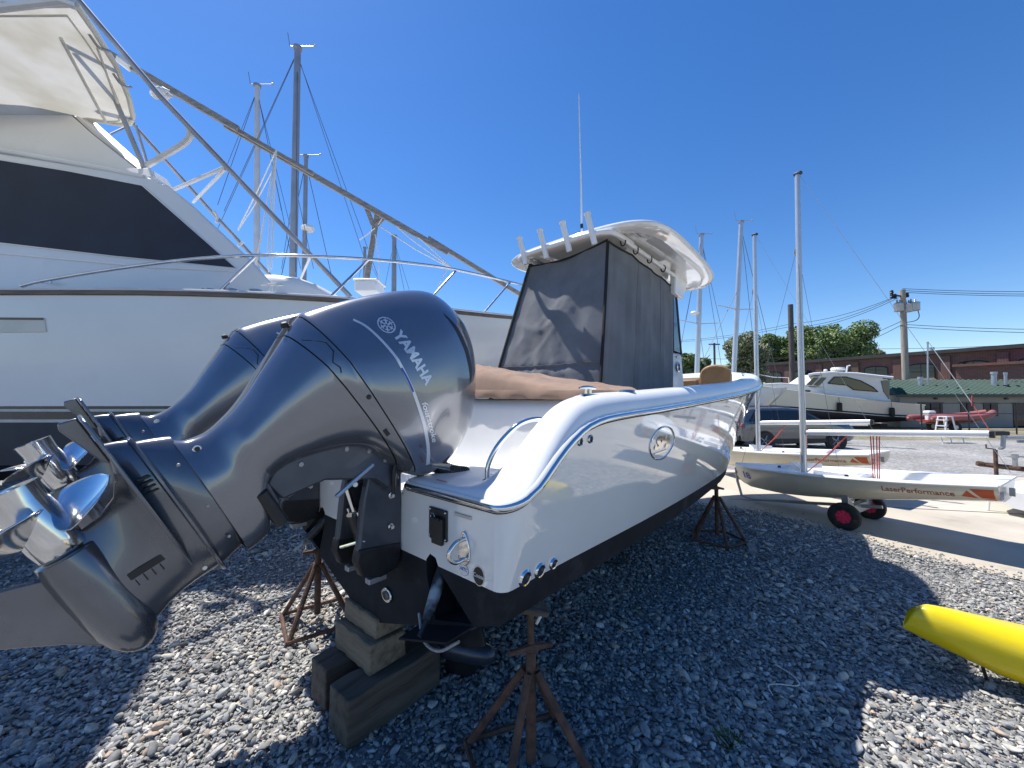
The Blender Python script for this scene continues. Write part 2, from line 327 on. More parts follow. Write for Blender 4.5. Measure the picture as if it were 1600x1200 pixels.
def link(name, me, parent=None, bevel=0, bseg=2, solid=0, subsurf=0):
    o = bpy.data.objects.new(name, me); COL.objects.link(o)
    if parent is not None: o.parent = parent
    if solid:
        md = o.modifiers.new('solid', 'SOLIDIFY'); md.thickness = solid; md.offset = 0
    if subsurf:
        md = o.modifiers.new('sub', 'SUBSURF'); md.levels = subsurf; md.render_levels = subsurf
    if bevel:
        md = o.modifiers.new('bevel', 'BEVEL'); md.width = bevel; md.segments = bseg; md.limit_method = 'ANGLE'; md.angle_limit = R(35); md.harden_normals = False
    return o
def thing(name, label, cat, loc=(0, 0, 0), rotz=0.0, group=None):
    o = bpy.data.objects.new(name, None); COL.objects.link(o); o.empty_display_size = 0.1
    o.location = loc; o.rotation_euler = (0, 0, rotz); o['label'] = label; o['category'] = cat
    if group: o['group'] = group
    return o
def tag(o, label, cat, group=None):
    o['label'] = label; o['category'] = cat
    if group: o['group'] = group
    return o
def structure(o): o['kind'] = 'structure'; return o
def dup(root, loc, rotz, label, parent=None):
    r = root.copy(); COL.objects.link(r); r.location = loc; r.rotation_euler = (0, 0, rotz); r['label'] = label
    for ch in list(root.children):
        c = ch.copy(); COL.objects.link(c); c.parent = r
        for g in list(ch.children):
            d = g.copy(); COL.objects.link(d); d.parent = c
    return r
def center_mesh(o):
    """put a one-mesh thing's origin at its base centre"""
    vs = [v.co.copy() for v in o.data.vertices]
    c = Vector(((min(v.x for v in vs) + max(v.x for v in vs)) / 2, (min(v.y for v in vs) + max(v.y for v in vs)) / 2, min(v.z for v in vs)))
    for v in o.data.vertices: v.co -= c
    o.location = o.location + c; return o
def text_mesh(txt, size, shear=0.0, bold=0.0, space=1.0):
    """flat text outline as (verts2D, faces); origin bottom-left"""
    cu = bpy.data.curves.new('t', 'FONT'); cu.body = txt; cu.size = size; cu.shear = shear; cu.offset = bold; cu.space_character = space; cu.resolution_u = 3
    o = bpy.data.objects.new('t', cu); COL.objects.link(o); dg = bpy.context.evaluated_depsgraph_get()
    me = bpy.data.meshes.new_from_object(o.evaluated_get(dg)); bpy.data.objects.remove(o)
    b = bmesh.new(); b.from_mesh(me); bmesh.ops.triangulate(b, faces=b.faces)
    long = [e for e in b.edges if e.calc_length() > size * 0.3]
    if long: bmesh.ops.subdivide_edges(b, edges=long, cuts=2); bmesh.ops.triangulate(b, faces=b.faces)
    vs = [v.co.xy.copy() for v in b.verts]; b.verts.index_update(); fs = [tuple(v.index for v in f.verts) for f in b.faces]; b.free(); bpy.data.meshes.remove(me)
    return vs, fs

# ================================================================== the ground
g = MB(); g.poly([(-3000, -600, 0), (3000, -600, 0), (3000, 5000, 0), (-3000, 5000, 0)])
structure(g.build('ground', 'gravel_ground', smooth=0, recalc=False))
EDGE = [(3.0, 8.0), (3.45, 7.4), (4.15, 7.0), (4.6, 6.35), (4.85, 5.6), (5.25, 4.8), (5.7, 4.1), (6.4, 3.0), (7.5, 1.2)]
edge = []
for i, p in enumerate(smooth_path([(x, y, 0) for x, y in EDGE], 8)):
    edge.append((p.x + 0.05 * math.sin(i * 1.7) + random.uniform(-.025, .025), p.y + 0.04 * math.cos(i * 2.3)))
def edge_x(y):
    ys = [e[1] for e in edge][::-1]; xs = [e[0] for e in edge][::-1]
    return float(np.interp(y, ys, xs))
pad_poly = [(x, y, 0.012) for x, y in edge] + [(30, 1.2, 0.012), (30, 9.4, 0.012), (12, 9.9, 0.012), (3.0, 11.5, 0.012)]
structure(MB().poly(pad_poly).build('concrete_pad', 'concrete', smooth=0))
structure(MB().poly([(3.2, 11.4, .006), (12, 9.8, .006), (40, 9.0, .006), (80, 14, .006), (60, 21.5, .006), (18, 19.5, .006), (2, 21, .006)]).build('parking_lot', 'lot_gravel', smooth=0))
structure(MB().poly([(4, 20, .010), (18, 18.6, .010), (40, 18.4, .010), (70, 21, .010), (70, 26, .010), (4, 27, .010)]).build('grass_verge', 'verge', smooth=0))
# a darker seam and a paler strip in the slab
structure(MB().poly([(4.25, 7.75, .016), (4.27, 7.77, .016), (12.2, 6.02, .016), (12.2, 5.99, .016)]).build('pavement_joint', 'roof_black', smooth=0))

from mathutils import noise as _n2
def noise_at(x, y): return _n2.noise(Vector((x * .75, y * .75, 4.2))) * .6 + _n2.noise(Vector((x * 2.1, y * 2.1, 9.2))) * .35
def gravel():
    stones = bpy.data.collections.new('stone_shapes')
    for k in range(12):
        b = bmesh.new(); n = 20
        el = (random.uniform(.85, 1.1), random.uniform(.55, .8), random.uniform(.33, .52))
        for i in range(n):
            v = Vector((random.gauss(0, 1), random.gauss(0, 1), random.gauss(0, 1))).normalized()
            q = random.uniform(.86, 1.06); b.verts.new((v.x * el[0] * q, v.y * el[1] * q, v.z * el[2] * q))
        r = bmesh.ops.convex_hull(b, input=b.verts)
        for v in [v for v in b.verts if not v.link_faces]: b.verts.remove(v)
        bmesh.ops.bevel(b, geom=list(b.edges), offset=0.07, segments=1, profile=0.6, affect='EDGES')
        me = bpy.data.meshes.new('stone'); b.to_mesh(me); b.free(); me.materials.append(MATS['stone'])
        me.polygons.foreach_set('use_smooth', [True] * len(me.polygons)); me.set_sharp_from_angle(angle=R(46))
        stones.objects.link(bpy.data.objects.new('stone', me))
    pts = []; rot = []; scl = []; idx = []; tone = []
    y = 1.55; rng = RNG
    while y < 9.0:
        dy = 0.1; wx = .8 if y < 4.5 else 0; x0 = -1.40 * (y + .1) - wx; x1 = min(1.40 * (y + .1) + wx, edge_x(y + dy / 2) + 0.02)
        if y > 6.3: x0 = -1.0 * y * max(0, (8.6 - y) / 2.3) - .8
        dens = 2700 if y < 4.2 else (1700 if y < 6.6 else 1000)
        n = int(dens * dy * max(0, x1 - x0))
        X = rng.uniform(x0, x1, n); Y = rng.uniform(y, y + dy, n)
        sz = np.clip(rng.lognormal(math.log(.0152), .40, n), .007, .05)
        if y > 6.6: sz *= 1.15
        for i in range(n):
            pn = noise_at(X[i], Y[i]); s = sz[i] * (1 + .55 * pn) * (.72 if pn < -.28 and rng.random() < .6 else 1.0); pts.append((X[i], Y[i], s * rng.uniform(0.12, 0.62) + 0.002 + (rng.random() < .3) * .008))
            rot.append((rng.normal(0, .32), rng.normal(0, .32), rng.uniform(0, 6.283)))
            q = rng.uniform(.85, 1.15); scl.append((s * q * 1.15, s, s * rng.uniform(.8, 1.2))); idx.append(int(rng.integers(0, 12))); tone.append(min(.999, max(0, rng.random() ** (1 - .5 * pn))))
        y += dy
    # strays beyond the edge of the slab
    for i in range(900):
        t = rng.uniform(3.4, 7.6); d = abs(rng.normal(0, .16)); s = rng.uniform(.008, .022)
        pts.append((edge_x(t) + d, t, s * .3 + .014)); rot.append((0, 0, rng.uniform(0, 6.28))); scl.append((s, s, s)); idx.append(int(rng.integers(0, 12))); tone.append(rng.random())
    me = bpy.data.meshes.new('gravel_stones'); me.from_pydata(pts, [], [])
    for nm, ty, arr in (('rot', 'FLOAT_VECTOR', rot), ('scl', 'FLOAT_VECTOR', scl)):
        a = me.attributes.new(nm, ty, 'POINT'); a.data.foreach_set('vector', np.array(arr, np.float32).ravel())
    a = me.attributes.new('idx', 'INT', 'POINT'); a.data.foreach_set('value', np.array(idx, np.int32))
    a = me.attributes.new('tone', 'FLOAT', 'POINT'); a.data.foreach_set('value', np.array(tone, np.float32))
    me.materials.append(MATS['stone'])
    o = link('gravel_stones', me)
    ng = bpy.data.node_groups.new('scatter_stones', 'GeometryNodeTree')
    ng.interface.new_socket('Geometry', in_out='INPUT', socket_type='NodeSocketGeometry'); ng.interface.new_socket('Geometry', in_out='OUTPUT', socket_type='NodeSocketGeometry')
    N = ng.nodes; L = ng.links; gi = N.new('NodeGroupInput'); go = N.new('NodeGroupOutput')
    ci = N.new('GeometryNodeCollectionInfo'); ci.inputs['Collection'].default_value = stones; ci.inputs['Separate Children'].default_value = True; ci.inputs['Reset Children'].default_value = True
    ip = N.new('GeometryNodeInstanceOnPoints'); ip.inputs['Pick Instance'].default_value = True
    def attr(nm, ty):
        q = N.new('GeometryNodeInputNamedAttribute'); q.data_type = ty; q.inputs['Name'].default_value = nm
        return next(s for s in q.outputs if s.enabled and s.name == 'Attribute')
    L.new(gi.outputs[0], ip.inputs['Points']); L.new(ci.outputs[0], ip.inputs['Instance'])
    L.new(attr('idx', 'INT'), ip.inputs['Instance Index']); L.new(attr('rot', 'FLOAT_VECTOR'), ip.inputs['Rotation']); L.new(attr('scl', 'FLOAT_VECTOR'), ip.inputs['Scale'])
    L.new(ip.outputs[0], go.inputs[0])
    md = o.modifiers.new('scatter', 'NODES'); md.node_group = ng
    tag(o, 'grey crushed stone gravel covering the near yard', 'gravel'); o['kind'] = 'stuff'
gravel()

# ================================================================== the white centre console boat
TH = R(41.5); BROT = R(90) - TH
BC = Vector((-0.97, 2.65, 0)); FW = Vector((math.sin(TH), math.cos(TH), 0)); SB = Vector((math.cos(TH), -math.sin(TH), 0))
def bt(a, b, z): return (a, -b, z)                       # boat frame: a forward, b to starboard
def wbt(a, b, z): return BC + FW * a + SB * b + Vector((0, 0, z))
def bl(u, v, z):
    d = gp(u, v, z) - BC; return d.dot(FW), d.dot(SB)
boat = thing('motorboat', 'white centre console motorboat with black bottom, grey canvas enclosure and hardtop', 'boat', BC, BROT)

HB = pchip([0, .5, 1.5, 2.5, 4, 5, 6, 6.8, 7.5, 8.0, 8.3, 8.45], [1.30, 1.345, 1.40, 1.43, 1.45, 1.43, 1.33, 1.13, .80, .46, .18, .0])     # rail half beam
RZ = pchip([0, .1, .2, .3, .42, .57, .75, 1.5, 3, 4.6, 6.4, 8.45], [1.485, 1.53, 1.605, 1.69, 1.775, 1.845, 1.88, 1.92, 2.00, 2.095, 2.27, 2.47])
CB = pchip([0, 2, 4, 5, 6, 7, 7.6, 8.45], [1.20, 1.235, 1.19, 1.04, .76, .36, .10, 0.0])
CZ = pchip([0, 2, 4, 5, 6, 7, 7.6, 8.45], [.93, .935, .97, 1.02, 1.13, 1.40, 1.75, 2.4])
KZ = pchip([0, 4, 5, 6, 6.8, 7.4, 7.9, 8.45], [.52, .52, .55, .66, .85, 1.18, 1.65, 2.40])
CR = 0.12
def corner(s, r=CR):
    return 0.0 if s >= r else r - math.sqrt(max(0, r * r - (r - s) ** 2))
def edgeb(s): return HB(s) - corner(s)
STN = [0, .004, .012, .025, .042, .06, .08, .10, .12, .2, .3, .42, .57, .75, 1.1, 1.5, 2, 2.5, 3, 3.5, 4, 4.4, 4.8, 5.2, 5.6, 6, 6.3, 6.6, 6.9, 7.2, 7.5, 7.75, 8.0, 8.2, 8.35, 8.45]
def hull_half(s):
    pts = []; k = KZ(s); cb = CB(s); cz = max(CZ(s), k); br = HB(s); zr = RZ(s)
    for i in range(6):
        t = i / 6; pts.append((cb * t, k + (cz - k) * (t ** 1.06)))
    fl = 0.10 + 0.75 * float(sstep(3.0, 7.2, s)); nS = 20
    for i in range(nS + 1):
        t = i / nS; gth = (1 - fl) * (t * (2 - t) * .55 + t * .45) + fl * t ** 2.2
        r = lerp(.035, CR, t)
        b = cb + (br - cb) * gth
        pts.append((max(0, b - corner(s, r)), cz + (zr - cz) * t))
    return pts
rings = []
for s in STN:
    h = hull_half(s); rings.append([Vector(bt(s, -b, z)) for b, z in h[::-1]] + [Vector(bt(s, b, z)) for b, z in h[1:]])
hullm = MB().loft(rings, closed=False)
def split_build(mb, plane_co, plane_no, names, mats, parent):
    out = []
    for sgn, nm, mt in ((1, names[0], mats[0]), (-1, names[1], mats[1])):
        me = bpy.data.meshes.new(nm); me.from_pydata([tuple(v) for v in mb.v], [], mb.f)
        b = bmesh.new(); b.from_mesh(me); bmesh.ops.remove_doubles(b, verts=b.verts, dist=1e-5); bmesh.ops.recalc_face_normals(b, faces=b.faces)
        bmesh.ops.bisect_plane(b, geom=b.verts[:] + b.edges[:] + b.faces[:], plane_co=plane_co, plane_no=plane_no, clear_inner=(sgn > 0), clear_outer=(sgn < 0))
        b.to_mesh(me); b.free(); me.materials.append(MATS[mt])
        me.polygons.foreach_set('use_smooth', [True] * len(me.polygons)); me.set_sharp_from_angle(angle=R(28))
        out.append(link(nm, me, parent))
    return out
BOOT = ((0, 0, 1.092), (0.002, 0, 1))
# make sure the hull normals face outwards: hull is an open sheet
def hull_parts():
    for sgn, nm, mt in ((1, 'hull_side', 'gelcoat'), (-1, 'hull_bottom', 'bottom_paint')):
        me = bpy.data.meshes.new(nm); me.from_pydata([tuple(v) for v in hullm.v], [], hullm.f)
        b = bmesh.new(); b.from_mesh(me); bmesh.ops.remove_doubles(b, verts=b.verts, dist=1e-5)
        bmesh.ops.recalc_face_normals(b, faces=b.faces)
        f = max(b.faces, key=lambda q: -q.calc_center_median().z)
        if f.normal.z > 0: bmesh.ops.reverse_faces(b, faces=b.faces)
        bmesh.ops.bisect_plane(b, geom=b.verts[:] + b.edges[:] + b.faces[:], plane_co=BOOT[0], plane_no=BOOT[1], clear_inner=(sgn > 0), clear_outer=(sgn < 0))
        b.to_mesh(me); b.free(); me.materials.append(MATS[mt])
        me.polygons.foreach_set('use_smooth', [True] * len(me.polygons)); me.set_sharp_from_angle(angle=R(24))
        link(nm, me, boat)
hull_parts()
# transom plate with notch for the motors and a pocket for each trim tab
from mathutils.geometry import tessellate_polygon
def transom():
    h = hull_half(0.0)
    half = [(b, z) for b, z in h]
    NZ = 1.385; nb = .42
    outer = [(-b, z) for b, z in half[::-1]] + half[1:]
    top = [(nb + .05, half[-1][1]), (nb + .012, half[-1][1] - .02), (nb, half[-1][1] - .05), (nb - .005, NZ + .04), (nb - .05, NZ), (-nb + .05, NZ), (-nb + .005, NZ + .04), (-nb, half[-1][1] - .05), (-nb - .012, half[-1][1] - .02), (-nb - .05, half[-1][1])]
    outer = outer + top
    def pocket(sg):
        c = [(.74, .80), (.66, 1.02), (.655, 1.10), (.69, 1.14), (.74, 1.13), (.775, 1.07), (1.03, .885)]
        return [(sg * b, z) for b, z in c]
    holes = [pocket(1), pocket(-1)]
    loops = [[Vector((b, z, 0)) for b, z in L] for L in [outer] + holes]
    flat = [p for L in loops for p in L]; tri = tessellate_polygon(loops)
    m = MB(); m.add([bt(0, p.x, p.y) for p in flat], [tuple(t) for t in tri])
    # cut by the boot line
    for sgn, nm, mt in ((1, 'transom', 'gelcoat'), (-1, 'transom_bottom', 'bottom_paint')):
        me = bpy.data.meshes.new(nm); me.from_pydata([tuple(v) for v in m.v], [], m.f)
        b = bmesh.new(); b.from_mesh(me); bmesh.ops.recalc_face_normals(b, faces=b.faces)
        if b.faces[:][0].normal.x > 0: bmesh.ops.reverse_faces(b, faces=b.faces)
        bmesh.ops.bisect_plane(b, geom=b.verts[:] + b.edges[:] + b.faces[:], plane_co=BOOT[0], plane_no=BOOT[1], clear_inner=(sgn > 0), clear_outer=(sgn < 0))
        b.to_mesh(me); b.free(); me.materials.append(MATS[mt]); link(nm, me, boat)
    # transom thickness around the notch
    t = MB(); q = [(b, z) for b, z in top]
    t.grid([[bt(0, b, z) for b, z in q], [bt(.10, b, z) for b, z in q]])
    t.build('transom_notch', 'gelcoat_inner', boat)
    for sg in (1, -1):
        P = pocket(sg); n = MB(); n.grid([[bt(0, b, z) for b, z in P + P[:1]], [bt(.16, b, z) for b, z in P + P[:1]]]); n.poly([bt(.16, b, z) for b, z in P])
        n.build('trim_tab_pocket', 'bottom_paint', boat, smooth=0)
        # ram and tab plate
        r = MB(); r.tube([bt(.10, sg * .715, 1.10), bt(.02, sg * .745, 1.0), bt(-.10, sg * .80, .86)], [.034, .036, .026], 12)
        r.tube([bt(-.09, sg * .797, .87), bt(-.16, sg * .82, .815)], .012, 8)
        rm = r.build('trim_ram', 'fouling', boat)
        if sg < 0: continue
        p = MB(); p.prism([bt(0.02, sg * .60, .715), bt(0.02, sg * 1.04, .868), bt(-.15, sg * 1.02, .85), bt(-.15, sg * .62, .712)], (0, 0, .012)); p.build('trim_tab', 'bottom_paint', boat, smooth=0, bevel=.003)
transom()

# deck: platform, gunwale ramp, motor well, cockpit - one height field across the boat
PLAT = 1.53
def gtop(s): return RZ(s) + lerp(.045, .135, float(sstep(.0, .6, s)))
def deck_z(s, b):
    B = edgeb(s); t = B - abs(b); r0 = RZ(s) + .012; G = gtop(s)
    inner = PLAT
    ab = abs(b)
    well = 1 - float(sstep(.38, .47, ab))
    wf = float(sstep(1.02, .93, s)); inner = PLAT - (PLAT - 1.40) * well * wf if well > 0 else PLAT
    wall = float(sstep(.98, 1.10, s)); inner = lerp(inner, 1.99, wall)
    inner = lerp(inner, 1.30, float(sstep(1.80, 1.86, s)))                 # cockpit sole
    bowd = float(sstep(5.6, 5.75, s)); inner = lerp(inner, 1.78, bowd)
    inner = lerp(inner, gtop(s) - .03, float(sstep(7.3, 7.5, s)))
    wdt = .30
    fall = 1 - float(sstep(wdt - .07 * (1 - float(sstep(.6, 1., s))) - .06, wdt + .05 + .10 * (1 - float(sstep(.4, 1., s))), t))
    z = inner + (G - inner) * fall
    e = min(1, t / .11); ro = r0 + (z - r0) * math.sqrt(max(0, 1 - (1 - e) ** 2)) if t < .11 else z
    if s < .05:
        q = s / .05; ro = min(ro, 1.485 + .012 + (ro - 1.497) * math.sqrt(max(0, 1 - (1 - q) ** 2)))
    return ro
def deck():
    ss = [0, .002, .006, .012, .02, .03, .04, .05, .065] + [.08 + .02 * i for i in range(35)] + [.79 + .025 * i for i in range(14)] + [1.15 + .1 * i for i in range(6)] + [1.77, 1.8, 1.82, 1.84, 1.86, 1.9] + [2.0 + .15 * i for i in range(23)] + [5.45, 5.55, 5.6, 5.65, 5.7, 5.75, 5.8] + [5.9 + .1 * i for i in range(14)] + [7.3, 7.35, 7.4, 7.45, 7.5, 7.6, 7.75, 7.9, 8.05, 8.2, 8.35, 8.44]
    ts = [0, .001, .004, .009, .016, .025, .036, .05, .066, .085, .11, .14, .17, .2, .22, .24, .26, .28, .3, .32, .34, .36, .38, .40, .42, .44, .48]
    rows = []
    for s in ss:
        B = max(edgeb(s), .004); half = []
        k = min(1, B / .75)
        for t in ts: half.append(B - t * k)
        c = half[-1]
        half += [c * (1 - (i + 1) / 26) for i in range(26)]
        row = [bt(s, b, deck_z(s, b)) for b in half] + [bt(s, -b, deck_z(s, -b)) for b in half[::-1][1:]]
        rows.append(row)
    m = MB(); m.grid(rows)
    o = m.build('deck', 'gelcoat_inner', boat, smooth=60, recalc=False)
    b = bmesh.new(); b.from_mesh(o.data)
    bmesh.ops.recalc_face_normals(b, faces=b.faces)
    zs = sum(f.normal.z for f in b.faces)
    if zs < 0: bmesh.ops.reverse_faces(b, faces=b.faces)
    b.to_mesh(o.data); b.free()
    return o
deck_o = deck()
# rub rail: white lip, stainless strip, dark rubber gasket
def rail_path(sg, off=0.0, dz=0.0):
    pts = []; B0 = HB(0)
    for i in range(10): pts.append((-.002 - off, sg * lerp(.475, B0 - CR, i / 10), 1.485 + dz))
    for i in range(9):
        a = R(90 * i / 8); pts.append((CR - (CR + off) * math.cos(a) - .002, sg * (B0 - CR + (CR + off) * math.sin(a)), RZ(max(0, CR - CR * math.cos(a))) + dz))
    for s in [.16, .2, .25, .3, .36, .42, .5, .57, .66, .75, .9] + [1.1 + .3 * i for i in range(25)]:
        if s > 8.4: break
        pts.append((s, sg * (edgeb(s) + off), RZ(s) + dz))
    pts.append((8.47 + off, 0, RZ(8.45) + dz))
    return [bt(*p) for p in pts]
for sg in (1, -1):
    m = MB(); m.tube(rail_path(sg, .004, .0), .020, 10, flat=(1, 1.25)); ru = m.build('rub_rail', 'gelcoat', boat)
    m = MB(); m.tube(rail_path(sg, .019, -.001), .0135, 10, flat=(.8, 1.2)); m.build('rail_strip', 'chrome', ru)
    m = MB(); m.tube(rail_path(sg, .006, -.024), .0065, 8); m.build('rail_gasket', 'rubber', ru)

def ray_deck(a, b): return deck_z(a, b)
# stern grab rails, cleats
for sg in (1, -1):
    A = Vector((.235, .90, ray_deck(.235, .90))); B = Vector((.62, 1.07, ray_deck(.62, 1.07) + .0)); 
    p = [A + Vector((0, 0, -.005)), A + Vector((.01, .0, .09)), A.lerp(B, .25) + Vector((-.03, -.01, .14)), A.lerp(B, .6) + Vector((-.05, -.02, .155)), A.lerp(B, .88) + Vector((-.04, -.015, .11)), B + Vector((-.01, -.005, .04)), B + Vector((.02, 0, -.005))]
    path = smooth_path([bt(q.x, sg * q.y, q.z) for q in p], 6)
    m = MB(); m.tube(path, .0145, 12); gr = m.build('grab_rail', 'chrome', boat)
    for q in (A, B):
        m = MB(); m.lathe([(.0, -.004), (.028, -.004), (.028, .006), (.02, .012), (.0, .012)], bt(q.x, sg * q.y, ray_deck(q.x, q.y)), (0, 0, 1), 16); m.build('rail_base', 'chrome', gr)
def cleat(a, b, par, k=1.0, rot=0.0, nm='cleat'):
    z = ray_deck(a, b)
    m = MB(); M = Matrix.Translation(bt(a, b, z)) @ Matrix.Rotation(rot, 4, 'Z') @ Matrix.Scale(k, 4)
    m.lathe([(0, 0), (.075, 0), (.07, .008), (0, .01)], (0, 0, 0), (0, 0, 1), 20); m.v = [Vector((v.x * 1.25, v.y * .45, v.z)) for v in m.v]
    for x in (-.03, .03): m.tube([(x, 0, .005), (x, 0, .042)], .011, 8)
    m.tube([(-.105, 0, .044), (-.06, 0, .048), (0, 0, .05), (.06, 0, .048), (.105, 0, .044)], [.006, .011, .013, .011, .006], 8)
    m.move(M); return m.build(nm, 'stainless', par)
cleat(.80, 1.22, boat, .95); cleat(.80, -1.22, boat, .95); cleat(6.3, 1.02, boat); cleat(6.3, -1.02, boat)
for a, b in ((1.25, 1.27), (1.25, -1.27)):
    m = MB(); m.lathe([(0, 0), (.055, 0), (.05, .012), (.03, .015), (.03, .004), (0, .004)], bt(a, b, ray_deck(a, b)), (0, 0, 1), 20); m.build('rod_socket', 'stainless', boat)
# round hatch in the platform
m = MB(); m.lathe([(.11, 0), (.11, .0025), (.106, .0035), (.10, .002), (0, .002)], bt(.50, .78, PLAT - .001), (0, 0, 1), 36); m.build('deck_hatch', 'gelcoat_inner', boat)

# things let into the transom and side
def on_transom(u, v):          # boat b,z of a photo point on the transom plane
    r = ray(u, v); o = Vector((0, 0, CAM_H)); t = (BC - o).dot(FW) / r.dot(FW); p = o + r * t
    return (p - BC).dot(SB), p.z
bv_hull = BVHTree.FromPolygons([v for v in hullm.v], hullm.f)
def on_side(u, v):             # point and normal on the hull side in boat frame
    inv = Matrix.Rotation(-BROT, 4, 'Z') @ Matrix.Translation(-BC)
    o = inv @ Vector((0, 0, CAM_H)); d = (inv.to_3x3() @ ray(u, v)).normalized()
    p, n, i, dist = bv_hull.ray_cast(o, d)
    if n.dot(d) > 0: n = -n
    return p, n
def ring_fitting(p, n, r, name, k=.34, mt='chrome', hole='black_plastic', depth=.012):
    p = Vector(p); n = Vector(n)
    m = MB(); m.lathe([(r * (1 - k), -.004), (r * (1 - k), depth * .8), (r * (1 - k * .6), depth), (r * (1 - .15), depth * .8), (r, .002), (r, -.004)], p, n, 24, caps=False); o = m.build(name, mt, boat)
    m = MB(); m.lathe([(0, .0015), (r * (1 - k) * 1.02, .0015)], p, n, 20, caps=False); m.build('hole', hole, o)
    return o
for u, v, r in ((906, 690, .026), (922, 686, .026)): ring_fitting(*on_side(u, v), r, 'through_hull', .38)
for u, v, r in ((820, 903, .045), (843, 891, .042), (864, 880, .033)): ring_fitting(*on_side(u, v), r, 'through_hull', .34)
def tz(u, v, off=0.0):
    b, z = on_transom(u, v); return bt(-off, b, z)
# latched black socket
b0, z0 = on_transom(686, 818)
m = MB(); m.box(bt(-.006, b0, z0), (.012, .155, .165)); lp = m.build('washdown_socket', 'black_plastic', boat, smooth=0, bevel=.006)
m = MB(); m.box(bt(-.020, b0 + .008, z0 - .02), (.022, .105, .115)); m.box(bt(-.014, b0 + .005, z0 - .09), (.02, .085, .03)); m.tube([bt(-.035, b0 - .025, z0 + .035), bt(-.035, b0 + .04, z0 + .035)], .008, 8); m.build('latch', 'black_plastic', lp, smooth=0, bevel=.005)
for db in (-.066, .066):
    for dz in (-.07, .07):
        m = MB(); m.lathe([(0, 0), (.007, 0), (.005, .004), (0, .005)], bt(-.012, b0 + db, z0 + dz), (-1, 0, 0), 10); m.build('screw', 'stainless', lp)
m = MB(); ringp = [bt(-.033, b0 - .015 + .016 * math.cos(R(k * 30)), z0 + .045 + .016 * math.sin(R(k * 30))) for k in range(13)]; m.tube(ringp, .0025, 6); m.build('pull_ring', 'stainless', lp)
# name plate strip
m = MB(); c = on_transom(724, 806); m.box(bt(-.003, c[0], c[1]), (.006, .13, .018)); m.build('data_plate', 'aluminium', boat, smooth=0, bevel=.002)
# tow eye: teardrop plate + U bar
b1, z1 = on_transom(724, 855)
m = MB(); ol = []
for k in range(28):
    a = 2 * math.pi * k / 28; x = .042 * math.cos(a); y = .085 * math.sin(a); x *= (1.0 - .38 * (y / .085)) ; ol.append(bt(-.001, b1 + .012 + x, z1 + y))
m.prism(ol, (-.010, 0, 0)); ey = m.build('tow_eye', 'chrome', boat, smooth=30, bevel=.004)
arc = [bt(-.008, b1 + .008, z1 + .045), bt(-.05, b1 + .002, z1 + .035), bt(-.085, b1 - .004, z1 + .0), bt(-.085, b1 - .006, z1 - .035), bt(-.05, b1 + 0.0, z1 - .062), bt(-.008, b1 + .012, z1 - .055)]
m = MB(); m.tube(smooth_path(arc, 6), .0115, 12); m.build('eye_bar', 'chrome', ey)
for db, dz in ((.012, .062), (-.018, -.05), (.045, -.05)):
    m = MB(); m.lathe([(0, 0), (.0095, 0), (.007, .003), (0, .0035)], bt(-.011, b1 + db, z1 + dz), (-1, 0, 0), 12); m.build('screw', 'stainless', ey)
# drain hole, stickers
ring_fitting(tz(619, 824), (-1, 0, 0), .011, 'drain', .3, 'rust', 'rust', .003)
def disc(mb, b, z, rb, rz, off, n=32): mb.poly([bt(-off, b + rb * math.cos(2 * math.pi * k / n), z + rz * math.sin(2 * math.pi * k / n)) for k in range(n)])
def transom_text(txt, size, b, z, off, mt, par, shear=0, bold=0.0):
    vs, fs = text_mesh(txt, size, shear, bold); wd = max(v.x for v in vs); hh = max(v.y for v in vs)
    m = MB(); m.add([bt(-off, b - wd / 2 + v.x, z - hh / 2 + v.y) for v in vs], fs); m.build('print', mt, par, smooth=0, recalc=False)
b2, z2 = on_transom(748, 900)
m = MB(); disc(m, b2, z2, .041, .048, .0012); st = m.build('round_sticker', 'aluminium', boat, smooth=0)
m = MB(); disc(m, b2, z2, .036, .043, .0020); m.build('sticker_face', 'black_plastic', st, smooth=0); transom_text('Coosa', .028, b2, z2 + .002, .0028, 'sticker_white', st, bold=.0004)
b3, z3 = on_transom(725, 890)
m = MB(); disc(m, b3, z3, .036, .030, .0012); st = m.build('oval_sticker', 'decal_blue', boat, smooth=0)
m = MB(); disc(m, b3, z3, .034, .028, .0020); m.build('sticker_face', 'sticker_white', st, smooth=0); transom_text('AETC', .022, b3, z3 + .004, .0028, 'decal_blue', st, .2, bold=.0006)
# under-water lights on the transom bottom
for u, v in ((476, 851), (606, 929)):
    b, z = on_transom(u, v); m = MB(); ol = [bt(-.002, b + .055 * math.cos(k * math.pi / 12), z + .045 * math.sin(k * math.pi / 12) - .4 * .055 * 0) for k in range(24)]
    m.prism(ol, (-.012, 0, 0)); lt = m.build('underwater_light', 'stainless', boat, bevel=.005)
    m = MB(); m.prism([bt(-.0145, b + .036 * math.cos(k * math.pi / 12), z + .026 * math.sin(k * math.pi / 12)) for k in range(24)], (-.004, 0, 0)); m.build('lens', 'fouling', lt)
# warning label on the platform
bs, bb = bl(686, 752, PLAT + .002)
m = MB(); m.poly([bt(bs - .02, bb - .05, PLAT + .0015), bt(bs - .02, bb + .05, PLAT + .0015), bt(bs + .03, bb + .05, PLAT + .0015), bt(bs + .03, bb - .05, PLAT + .0015)]); wl = m.build('warning_label', 'sticker_white', boat, smooth=0)
m = MB(); m.poly([bt(bs + .008, bb - .048, PLAT + .0022), bt(bs + .008, bb + .048, PLAT + .0022), bt(bs + .028, bb + .048, PLAT + .0022), bt(bs + .028, bb - .048, PLAT + .0022)]); m.build('label_band', 'sticker_red', wl, smooth=0)
